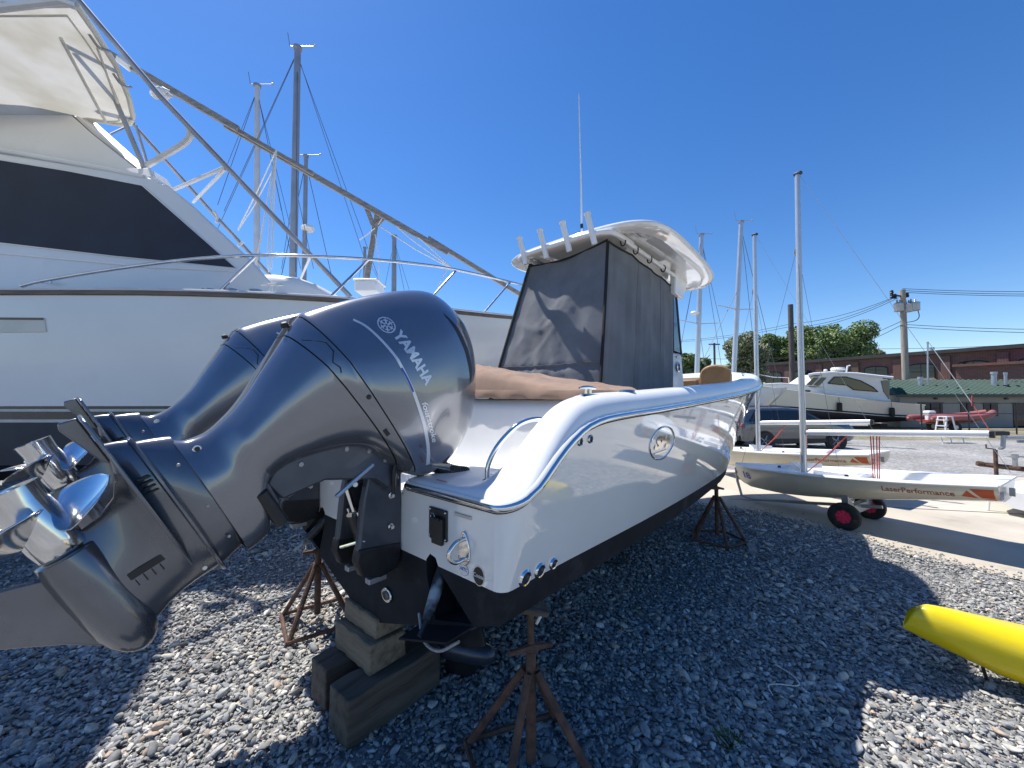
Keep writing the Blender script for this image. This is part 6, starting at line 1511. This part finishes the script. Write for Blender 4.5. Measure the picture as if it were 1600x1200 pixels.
# ================================================================== cream and black cabin boat in the middle distance
def lobster_boat():
    y0 = 25.5; t = thing('cabin_cruiser', 'cream cabin cruiser with black bottom, radar and arched side window', 'boat', (px(1320, 660, y0).x, y0 + 1.6, 0))
    lo = lambda p: Vector(p) - t.location
    xs = [px(u, 620, y0).x for u in (1446, 1420, 1380, 1330, 1280, 1235, 1200, 1175, 1158)]
    zsh = [px(1446, 633, y0).z, px(1420, 631, y0).z, px(1380, 628, y0).z, px(1330, 622, y0).z, px(1280, 616, y0).z, px(1235, 609, y0).z, px(1200, 603, y0).z, px(1175, 600, y0).z, px(1158, 597, y0).z]
    zbt = [px(1440, 651, y0).z, px(1420, 650, y0).z, px(1380, 648, y0).z, px(1330, 644, y0).z, px(1280, 640, y0).z, px(1235, 636, y0).z, px(1200, 634, y0).z, px(1175, 632, y0).z, px(1158, 630, y0).z]
    zk = [.42, .36, .25, .18, .20, .35, .65, 1.1, 1.7]
    hb = [1.55, 1.6, 1.65, 1.68, 1.62, 1.42, 1.08, .62, .08]
    def sec(i, part):
        x = xs[i] - (.25 if False else 0); c = 1.6 + y0; b = hb[i]
        if part == 'side': return [Vector((x, c - b, zsh[i])), Vector((x, c - b * .97, lerp(zsh[i], zbt[i], .5))), Vector((x - (.12 if i == 0 else 0), c - b * .94, zbt[i]))]
        if part == 'bot': return [Vector((x - (.12 if i == 0 else 0), c - b * .94, zbt[i])), Vector((x - (.14 if i == 0 else 0), c - b * .86, lerp(zbt[i], zk[i], .55))), Vector((x - (.2 if i == 0 else 0), c - b * .3, lerp(zbt[i], zk[i], .92))), Vector((x - .2 * (i == 0), c, zk[i])), Vector((x - .2 * (i == 0), c + b * .86, lerp(zbt[i], zk[i], .55))), Vector((x, c + b * .94, zbt[i]))]
        return [Vector((x, c - b, zsh[i])), Vector((x, c, zsh[i] + .05)), Vector((x, c + b, zsh[i])), Vector((x, c + b * .94, zbt[i]))]
    def grid(part): return [[lo(p) for p in sec(i, part)] for i in range(len(xs))]
    m = MB(); m.grid(grid('side')); m.build('hull', 'cream_hull', t, smooth=60)
    m = MB(); m.grid(grid('bot')); m.build('bottom', 'navy_bottom', t, smooth=60)
    m = MB(); m.grid(grid('deck')); m.build('deck', 'cream_cabin', t, smooth=60)
    m = MB(); m.poly([lo(Vector((xs[0] - .02, y0 + 1.6 + s * 1.55, z))) for s, z in ((-1, zsh[0]), (1, zsh[0]), (1, zbt[0]), (-1, zbt[0]))]); m.build('transom', 'cream_hull', t, smooth=0)
    for dz_, mt in ((-.03, 'navy_bottom'), (.10, 'cream_cabin')):
        m = MB(); m.tube([lo(Vector((xs[i] - .05 * (i == 0), y0 + 1.6 - hb[i] * .945 - .01, zbt[i] - dz_ * .0 - (.07 if dz_ > 0 else .0)))) for i in range(len(xs))], .03 if dz_ > 0 else .05, 6); m.build('boot_line', mt, t)
    m = MB(); m.tube([lo(Vector((xs[i], y0 + 1.6 - hb[i] - .01, zsh[i]))) for i in range(len(xs))], .035, 6); m.build('toe_rail', 'cream_cabin', t)
    # trunk cabin and wheelhouse
    yc = y0 + .55
    def P(u, v, y=yc): return lo(px(u, v, y))
    m = MB(); pts = [(1190, 603), (1215, 596), (1235, 599), (1285, 604), (1300, 622), (1240, 612)]
    m.prism([P(1180, 604), P(1196, 599), P(1222, 598), (P(1290, 603)), P(1290, 622), P(1240, 612), P(1200, 605)], (0, 2.1, 0)); m.build('trunk_cabin', 'cream_cabin', t, bevel=.08, bseg=3)
    body = [(1258, 603), (1286, 584), (1300, 583), (1350, 585), (1378, 588), (1386, 600), (1393, 628), (1330, 622), (1285, 615)]
    m = MB(); m.prism([P(*q) for q in body], (0, 2.1, 0)); m.build('wheelhouse', 'cream_cabin', t, bevel=.06, bseg=3)
    m = MB(); m.loft([[P(u, v, yc - .10), P(u, v - 3, yc - .05), P(u, v - 4, yc + 1.0), P(u, v - 3, yc + 2.15), P(u, v, yc + 2.2)] for u, v in ((1263, 588), (1272, 586), (1300, 584), (1340, 586), (1375, 590), (1396, 592))], cap=True, closed=True); m.build('roof', 'cream_cabin', t, smooth=40)
    win = [(1294, 599), (1304, 589), (1322, 589), (1345, 595), (1364, 605), (1372, 612), (1334, 609), (1324, 602)]
    m = MB(); m.prism([P(u, v, yc - .03) for u, v in win], (0, .02, 0)); sw = m.build('side_window', 'tinted_glass', t, smooth=0)
    m = MB(); wpts = [P(u, v, yc - .04) for u, v in win]; m.tube(wpts + wpts[:1], .03, 6); m.build('window_frame', 'car_black', sw)
    for a_, b_ in (((1260, 601), (1272, 590)), ((1272, 602), (1284, 590)), ):
        m = MB(); m.prism([P(a_[0], a_[1], yc - .06), P(a_[0] + 8, a_[1] + 1, yc - .06), P(b_[0] + 8, b_[1], yc - .06), P(*b_, yc - .06)], (0, .04, 0)); m.build('front_window', 'tinted_glass', t, smooth=0)
    m = MB(); m.prism([P(1377, 595, yc - .04), P(1390, 594, yc - .04), P(1390, 624, yc - .04), P(1381, 612, yc - .04)], (0, .03, 0)); m.build('curtain', 'acrylic', t, smooth=0)
    for u, v in ((1224, 608), (1262, 611)):
        m = MB(); m.box(P(u, v, yc - .03), (.38, .06, .12)); m.build('port_light', 'tinted_glass', t, bevel=.04)
    m = MB(); m.lathe([(0, -.11), (.38, -.10), (.42, 0), (.36, .12), (0, .15)], P(1309, 577, yc + 1.0), (0, 0, 1), 20); m.tube([P(1309, 577, yc + 1), P(1309, 586, yc + 1)], .08, 8); m.build('radar', 'white_paint', t)
    m = MB(); m.tube([P(1322, 585, yc + 1), P(1324, 572, yc + 1), P(1328, 571, yc + 1)], .05, 6); m.build('mast_light', 'white_paint', t)
    m = MB(); m.lathe([(0, 0), (.12, 0), (.10, .12), (0, .15)], P(1290, 580, yc + 1), (0, 0, 1), 10); m.build('antenna_dome', 'white_paint', t)
    m = MB(); q = [(1160, 590), (1175, 583), (1208, 589), (1232, 590), (1233, 604)]; m.tube([P(u, v, yc + .3) for u, v in q], .035, 6); m.build('bow_rail', 'stainless', t)
    for k in range(3):
        m = MB(); m.box(lo(Vector((xs[1] - 2.6 * k - .6, y0 + 1.6, .12))), (.5, .9, .24)); m.build('keel_block', 'timber_dark', t)
    for u in (1312, 1394):
        p = px(u, 636 if u == 1312 else 644, y0 - .12); f = thing('fender', 'black fender hanging on the cream boat amidships' if u == 1312 else 'black fender hanging near the stern of the cream boat', 'fender', p, 0, 'black fenders on the cream boat')
        m = MB(); m.lathe([(0, -.30), (.10, -.29), (.14, -.22), (.14, .22), (.10, .29), (0, .30)], (0, 0, 0), (0, 0, 1), 14); m.build('body', 'rubber', f)
        m = MB(); m.tube([(0, 0, .28), (0, .05, .62)], .012, 5); m.build('lanyard', 'cable', f)
lobster_boat()

# ================================================================== buildings
def brick_building():
    A = Vector((59.0 + 13, 45.0 - 24.8, 0)); B = Vector((45.9, 70, 0)); d = (B - A); L_ = d.length; d.normalize()
    rot = math.atan2(d.y, d.x); t = thing('brick_building', 'long red brick mill building with arched dark windows and flat roof', 'building', A, rot)
    # local x runs away from the right end; local +y is the side facing ... the yard
    n = Vector((-d.y, d.x, 0)); face = 1 if n.dot(-A) > 0 else -1
    H0 = 8.05
    m = MB(); m.box((L_ / 2, -face * 6, (H0 - .25) / 2), (L_, 12, H0 - .25)); m.build('wall', 'brick_wall', t, smooth=0)
    m = MB(); m.box((L_ / 2, -face * 5.9, H0 - .02), (L_ + .5, 12.8, .45)); m.build('roof', 'roof_black', t, smooth=0)
    k = 0; x = 1.2
    while x < L_ - 2:
        m = MB(); m.box((x, face * .12, H0 / 2 - .3), (.85, .26, H0 - .62)); m.build('pilaster', 'brick_wall', t, smooth=0)
        for z0, z1 in ((4.6, 6.6), (1.1, 3.3)):
            w_ = 2.6; cx = x + 2.35
            ol = [(cx - w_ / 2, z0), (cx + w_ / 2, z0), (cx + w_ / 2, z1 - .35)] + [(cx + w_ / 2 * math.cos(R(a_)), z1 - .35 + .35 * math.sin(R(a_))) for a_ in (30, 60, 90, 120, 150)] + [(cx - w_ / 2, z1 - .35)]
            m = MB(); m.prism([(u, face * .02, v) for u, v in ol], (0, face * .03, 0)); wn = m.build('window', 'tinted_glass', t, smooth=0)
            m = MB(); q = [(u, face * .06, v) for u, v in ol]; m.tube(q + q[:1], .07, 4); m.box((cx, face * .06, (z0 + z1) / 2), (.09, .05, z1 - z0)); m.box((cx, face * .06, lerp(z0, z1, .5)), (w_, .05, .07)); m.build('frame', 'door_dark', wn, smooth=0)
            m = MB(); m.box((cx, face * .10, z0 - .10), (w_ + .2, .2, .14)); m.build('sill', 'wall_grey', wn, smooth=0)
        x += 4.7
    # lean-to in dark brick
    m = MB(); m.box((27, face * 1.6, 2.9), (11, 3.2, 5.8)); m.box((27, face * 1.7, 5.95), (11.4, 3.7, .3)); m.build('annex', 'brick_wall', t, smooth=0)
    for x in (12, 27, 36):
        m = MB(); m.tube([(x, -face * 2.5, H0), (x, -face * 2.5, H0 + .9)], .25, 10); m.build('roof_vent', 'galvanised', t)
brick_building()
def green_roof_building():
    y0 = 27.0; xl = px(1392, 615, y0).x; xr = xl + 22; ez = px(1500, 617, y0).z
    t = thing('shed_building', 'low grey building with green ribbed metal roof', 'building', (xl, y0, 0)); W_ = 22; D = 7.0
    m = MB(); m.box((W_ / 2 + .3, D / 2, ez / 2), (W_ - .6, D, ez)); m.build('wall', 'wall_grey', t, smooth=0)
    rz = px(1500, 594.5, y0 + 3.2).z; hip = 2.6
    a_, b_, c_, d_ = (-.1, -.45, ez), (W_ + .2, -.45, ez), (W_ + .2, 3.2, rz), (hip, 3.2, rz)
    m = MB(); m.add([a_, b_, c_, d_, (-.1, D, ez), (W_ + .2, D + .4, ez)], [(0, 1, 2, 3), (0, 3, 4), (3, 2, 5, 4)]); rf = m.build('roof', 'roof_green', t, smooth=0, solid=.06)
    m = MB(); m.box((W_ / 2, -.46, ez - .07), (W_ + .2, .05, .16)); m.build('fascia', 'door_dark', rf, smooth=0)
    rib = None; x = .25
    while x < W_:
        f = min(1, x / hip); top = Vector((x, lerp(-.45, 3.2, f), lerp(ez, rz, f) + .05)); bot = Vector((x, -.45, ez + .05))
        m = MB(); m.tube([bot, top], .045, 4); m.build('roof_rib', 'roof_green', rf, smooth=0); x += .42
    for u0, u1, v0, v1 in ((1435, 1473, 630, 652), (1500, 1521, 630, 648), (1536, 1559, 631, 650), (1582, 1622, 631, 668)):
        p = px(u0, v0, y0); q = px(u1, v1, y0); m = MB(); m.box(((p.x + q.x) / 2 - xl, -.01, (p.z + q.z) / 2), (q.x - p.x, .06, p.z - q.z)); wn = m.build('window', 'tinted_glass', t, smooth=0)
        m = MB(); m.box(((p.x + q.x) / 2 - xl, -.03, p.z + .03), (q.x - p.x + .12, .08, .06)); m.box(((p.x + q.x) / 2 - xl, -.05, (p.z + q.z) / 2), (.05, .06, p.z - q.z)); m.build('frame', 'door_dark', wn, smooth=0)
    for u, v0, v1, r_ in ((1438, 590, 603, .13), (1449.5, 535, 600, .05), (1553, 582, 597, .15), (1571, 583, 598, .09)):
        p = px(u, v1, y0 + 1.8); q = px(u, v0, y0 + 1.8); m = MB(); m.tube([(p.x - xl, 1.8, p.z - .5), (q.x - xl, 1.8, q.z)], r_, 10); m.tube([(q.x - xl, 1.8, q.z - .12), (q.x - xl, 1.8, q.z + .05)], r_ * 1.25, 10); m.build('flue_pipe', 'galvanised', rf)
    for u in (1461, 1571):
        p = px(u, 623, y0); m = MB(); m.box((p.x - xl, -.06, p.z), (.2, .1, .12)); m.build('wall_lamp', 'door_dark', t, bevel=.02)
green_roof_building()

# ================================================================== poles, wires, trees
def upole(label, u, vtop, y, r0, r1, mt, equip):
    top = px(u, vtop, y); t = thing('utility_pole', label, 'utility pole', (top.x, y, 0)); lo = lambda p: Vector(p) - t.location
    m = MB(); m.tube([(0, 0, -.1), (0, 0, top.z * .5), (0, 0, top.z)], [r0, (r0 + r1) / 2, r1], 14); m.build('pole', mt, t)
    if equip:
        h = top.z; k = y / FPX     # metres per photo pixel at this distance
        m = MB(); m.box((-9 * k, 0, h - 9 * k), (20 * k, .1, .12), Matrix.Rotation(R(8), 3, 'Y')); m.box((5 * k, 0, h - 9 * k), (9 * k, .1, .12)); m.build('cross_arm', 'pole_dark', t, smooth=0)
        for dx, dz_ in ((-17, -10), (-12, -10), (-17, -4), (7, -8)):
            m = MB(); m.lathe([(0, -.22), (.13, -.2), (.10, -.1), (.15, -.05), (.10, .02), (.14, .1), (.06, .2), (0, .22)], (dx * k, 0, h + dz_ * k), (0, 0, 1), 10); m.build('insulator', 'door_dark', t)
        for dx, dz_, w_, hh in ((-8.5, -32, 6, 13), (14, -31, 8, 13), (5, -33, 6, 13)):
            m = MB(); m.lathe([(0, 0), (w_ * k * .95, 0), (w_ * k, .06), (w_ * k, hh * k - .08), (w_ * k * 1.06, hh * k - .05), (w_ * k * .9, hh * k), (0, hh * k + .08)], (dx * k, -.1, h + (dz_ - hh / 2 + 4) * k), (0, 0, 1), 18); tr = m.build('transformer', 'galvanised', t)
            for q in (-.4, .4):
                m = MB(); m.lathe([(0, 0), (.06, 0), (.09, .08), (.05, .16), (.08, .22), (0, .34)], (dx * k + q * w_ * k, -.1, h + (dz_ + hh / 2 + 4) * k), (0, 0, 1), 8); m.build('bushing', 'galvanised', tr)
        m = MB(); m.tube(smooth_path([(20 * k, -.1, h - 28 * k), (23 * k, -.1, h - 42 * k), (17 * k, -.1, h - 49 * k), (3 * k, -.1, h - 52 * k)], 5), .03, 6); m.build('drop_cable', 'cable', t)
    return top
PT = upole('tall wooden utility pole carrying three grey transformers beside the cream boat', 1410, 453, 33, .26, .20, 'pole_wood', True)
P2T = upole('dark-topped wooden pole without transformers behind the tall dinghy mast', 1235, 476, 42, .27, .25, 'pole_dark', False)
p = px(1116, 536, 60); pl = thing('utility_pole', 'small distant pole with cross arm beside the hardtop windscreen', 'utility pole', (p.x, 60, 0)); m = MB(); m.tube([(0, 0, 0), (0, 0, p.z)], .16, 8); m.build('pole', 'pole_dark', pl); m = MB(); m.box((0, 0, p.z - .2), (1.7, .15, .18)); m.build('cross_arm', 'pole_dark', pl, smooth=0)
def wires():
    runs = [('upper wire', (1404, 462, 33), (1232, 512, 42), .6), ('upper wire', (1404, 465, 33), (1232, 516, 42), .6), ('upper wire', (1393, 466, 33), (1236, 506, 42), .4),
            ('right wire', (1410, 451, 33), (1900, 448, 26), .3), ('right wire', (1410, 454, 33), (1900, 453, 26), .3), ('right wire', (1416, 457, 33), (1900, 456, 26), .3),
            ('lower wire', (1408, 502, 33), (1200, 560, 55), .9), ('lower wire', (1408, 508, 33), (1200, 566, 55), 1.2), ('lower right wire', (1414, 507, 33), (1900, 511, 26), .3), ('lower right wire', (1412, 511, 33), (1900, 518, 26), .3),
            ('left wire', (1236, 506, 42), (1060, 532, 60), .3), ('left wire', (1236, 510, 42), (1060, 534, 60), .3), ('low wire', (1600, 538, 40), (1210, 541, 50), .4), ('low wire', (1236, 540, 42), (1060, 578, 50), .6), ('low wire', (1236, 556, 42), (1060, 588, 46), .5), ('low wire', (1330, 546, 48), (1100, 560, 55), .5)]
    LAB = ['middle one of the three thin lines from the transformer pole to the dark-topped pole', 'lowest of the three thin lines from the transformer pole to the dark-topped pole', 'highest of the three thin lines from the transformer pole to the dark-topped pole',
           'topmost of three thin lines leaving the transformer pole top to the right', 'middle of three thin lines leaving the transformer pole top to the right', 'lowest of three thin lines leaving the transformer pole top to the right',
           'upper of two thick cables sagging left from below the transformers', 'lower of two thick cables sagging left from below the transformers', 'upper of two cables leaving right below the transformers', 'lower of two cables leaving right below the transformers',
           'upper of two lines running left from the dark-topped pole behind the masts', 'lower of two lines running left from the dark-topped pole behind the masts', 'level power line running along above the brick roof edge', 'power line slanting left across the middle of the pale olive tree', 'power line slanting left just above the brick roof, lowest of all', 'power line crossing the large rounded tree towards the small distant pole']
    for i, (nm, a_, b_, s_) in enumerate(runs):
        P = sag(px(*a_), px(*b_), s_, 16); m = MB(); m.tube(P, .022, 5); o = m.build('power_line', 'cable'); center_mesh(o)
        tag(o, LAB[i], 'power line', 'overhead power lines')
wires()

def tree(label, base, height, crown, lobes, leaf, mt, seed, ncl=2600):
    rg = np.random.default_rng(seed); t = thing('tree', label, 'tree', base, 0, 'trees behind the brick building')
    H = height; cz = H - crown[2]
    m = MB(); m.tube([(0, 0, -.2), (.15, .1, H * .25), (0, 0, H * .5), (.2, 0, H * .75)], [.45, .36, .25, .08], 10)
    for k in range(7):
        a_ = k * 2.4; z0 = H * (.25 + .06 * k); m.tube([(0, 0, z0), (crown[0] * .4 * math.cos(a_), crown[1] * .4 * math.sin(a_), z0 + H * .16), (crown[0] * .7 * math.cos(a_), crown[1] * .7 * math.sin(a_), z0 + H * .26)], [.17, .10, .03], 7)
    m.build('trunk', 'trunk', t)
    centres = []
    for k in range(int(lobes * 1.5)):
        v = rg.normal(size=3); v /= np.linalg.norm(v); q = rg.uniform(.35, 1.02); centres.append((v * q * np.array(crown) * .78, rg.uniform(.15, .42)))
    vs = []; fs = []
    for c, r in centres:
        n = int(ncl / lobes / 1.5 * (r / .28) ** 2) + 40
        for i in range(n):
            v = rg.normal(size=3); v /= np.linalg.norm(v); rad = r * (rg.uniform(.72, 1.06) if rg.random() < .8 else rg.uniform(.2, .8)) * min(crown[0], crown[2])
            p = c + v * rad * np.array([1.05, 1.05, .85]); p = Vector((p[0], p[1], cz + p[2]))
            s_ = leaf * rg.uniform(.5, 1.25); nn = Vector(v + rg.normal(size=3) * .75 + np.array([0, 0, .35])).normalized(); u = nn.orthogonal().normalized(); u.rotate(Matrix.Rotation(rg.uniform(0, 6.28), 3, nn)); w_ = nn.cross(u); o = len(vs)
            vs += [p - u * s_ - w_ * s_ * .35, p + u * s_ * .15 - w_ * s_ * .8, p + u * s_ + w_ * s_ * .1, p - u * s_ * .1 + w_ * s_ * .75]; fs.append((o, o + 1, o + 2, o + 3))
    m = MB(); m.add(vs, fs); m.build('crown', mt, t, smooth=0, recalc=False)
    return t
def tr(label, u, vtop, y, wpx, mt, seed, hpx=85, lobes=26, ncl=22000, leaf=.24):
    top = px(u, vtop, y); k = y / FPX; cr = (wpx * k / 2, wpx * k / 2 * .9, hpx * k / 2)
    return tree(label, (top.x, y, 0), top.z, cr, lobes, leaf, mt, seed, ncl)
tr('pale olive tree with feathery outline, left one of the group behind the brick roof', 1163, 508, 88, 82, 'leaf_b', 3, 110)
tr('dark green low tree between the pale olive tree and the big rounded tree', 1213, 514, 92, 66, 'leaf_a', 4, 100)
tr('large rounded bright green tree behind the brick roof, widest of the group', 1298, 492, 84, 118, 'leaf_a', 5, 105, 44, 42000)
tr('rounded green tree left of the widest one, behind the dark-topped pole', 1252, 496, 90, 62, 'leaf_a', 9, 100, 22, 20000)
tr('small olive tree at the right end of the tree group', 1350, 534, 95, 44, 'leaf_b', 6, 60, 14, 10000)
tr('dark green tree seen just right of the hardtop windscreen', 1085, 535, 62, 64, 'leaf_c', 7, 110, 24, 20000, .20)

# ================================================================== small things before the buildings
def rib():
    y0 = 22.5; a_ = px(1457, 655, y0); b_ = px(1562, 647, y0); t = thing('inflatable_boat', 'red inflatable boat on a trailer in front of the grey building', 'boat', ((a_.x + b_.x) / 2, y0 + .8, 0)); lo = lambda p: Vector(p) - t.location
    for yy in (0, 1.35):
        p = [px(1455, 657, y0), px(1462, 654, y0), px(1490, 653.5, y0), px(1525, 652, y0), px(1548, 649, y0), px(1563, 645, y0)]
        P = [lo(q) + Vector((0, yy * (1 if i < 4 else (.8 if i == 4 else .5)) + (0 if yy else (0 if i < 4 else (.12 if i == 4 else .35))), 0)) for i, q in enumerate(p)]
        m = MB(); m.tube(smooth_path(P, 5), [.09 if i < 3 else .17 for i in range(26)], 14); m.build('tube', 'rib_red', t)
    m = MB(); m.loft([[lo(px(u, v, y0)) + Vector((0, .1, 0)), lo(px(u, v + d_, y0)) + Vector((0, .65, 0)), lo(px(u, v, y0)) + Vector((0, 1.25, 0))] for u, v, d_ in ((1462, 657, 5), (1500, 657, 7), (1540, 654, 7), (1558, 650, 3))], cap=True); m.build('hull', 'rib_dark', t)
    m = MB(); m.box(lo(px(1471, 646, y0)) + Vector((0, .65, 0)), (.42, .4, .28)); m.box(lo(px(1469, 653, y0)) + Vector((0, .65, 0)), (.2, .25, .5)); m.build('outboard', 'white_paint', t, bevel=.06)
    for yy in (.05, 1.3):
        c = lo(px(1494, 663, y0)) + Vector((0, yy, 0)); c.z = .30; m = MB(); m.lathe([(.14, -.09), (.28, -.1), (.30, 0), (.28, .1), (.14, .09)], c, (0, 1, 0), 24, caps=False); wh = m.build('trailer_wheel', 'rubber', t); m = MB(); m.lathe([(0, -.06), (.15, -.06), (.16, .06), (0, .06)], c, (0, 1, 0), 18); m.build('rim', 'white_paint', wh)
    m = MB(); m.tube([lo(px(1455, 662, y0)) + Vector((0, .6, 0)), lo(px(1560, 662, y0)) + Vector((0, .6, 0))], .05, 6); m.build('trailer_frame', 'galvanised', t)
rib()
def ladder():
    y0 = 19.5; a_ = gp(1478, 683); t = thing('step_ladder', 'white step ladder standing in front of the red inflatable', 'ladder', (a_.x, a_.y, 0)); h = 1.05
    for x0, x1, y in ((-.32, -.14, -.25), (.32, .14, -.25), (-.32, -.14, .25), (.32, .14, .25)):
        m = MB(); m.tube([(x0, y, 0), (x1, y * .8, h)], .035, 6); m.build('leg', 'white_paint', t)
    for k in range(3):
        z = .28 + k * .3; m = MB(); m.box((-.26 + k * .05, 0, z), (.16, .45, .035)); m.build('step', 'white_paint', t, smooth=0)
    m = MB(); m.box((0, 0, h), (.34, .46, .04)); m.build('top_step', 'white_paint', t, smooth=0)
ladder()
def fence():
    y0 = 21.5; x0 = px(1440, 660, y0).x; t = thing('fence', 'thin black wire fence in front of the grey building', 'fence', (x0, y0, 0))
    for k in range(6):
        m = MB(); m.tube([(k * 2.6, 0, 0), (k * 2.6, 0, 1.75)], .035, 6); m.build('post', 'door_dark', t)
    for z in (1.72, 1.15, .25):
        m = MB(); m.tube([(0, 0, z), (13, 0, z)], .018, 5); m.build('rail', 'door_dark', t)
fence()
# white bench-like trestle on the verge, guy line of the far mast
b_ = gp(1486, 692); t = thing('trestle', 'low white trestle table on the verge behind the boom', 'trestle', (b_.x, b_.y, 0)); m = MB(); m.box((0, 0, .42), (1.3, .4, .05)); m.build('top', 'white_paint', t, smooth=0)
for x in (-.5, -.1, .45):
    m = MB(); m.tube([(x, -.12, 0), (x + .04, .0, .42)], .02, 5); m.build('leg', 'white_paint', t)
m = MB(); m.tube([px(1452, 536, 16), px(1520, 632, 15.2)], .013, 6); o = m.build('guy_rope', 'rope'); center_mesh(o); tag(o, 'taut pale guy rope slanting down in front of the green roof', 'rope')
m = MB(); m.tube([px(1519, 618, 15.2), px(1519, 634, 15.2), px(1523, 634, 15.2)], .025, 6); m.tube([px(1520, 632, 15.2), px(1546, 672, 14.6)], .012, 6); o = m.build('rope_tackle', 'red_rope'); center_mesh(o); tag(o, 'reddish rope tackle at the lower end of the pale guy rope', 'rope')
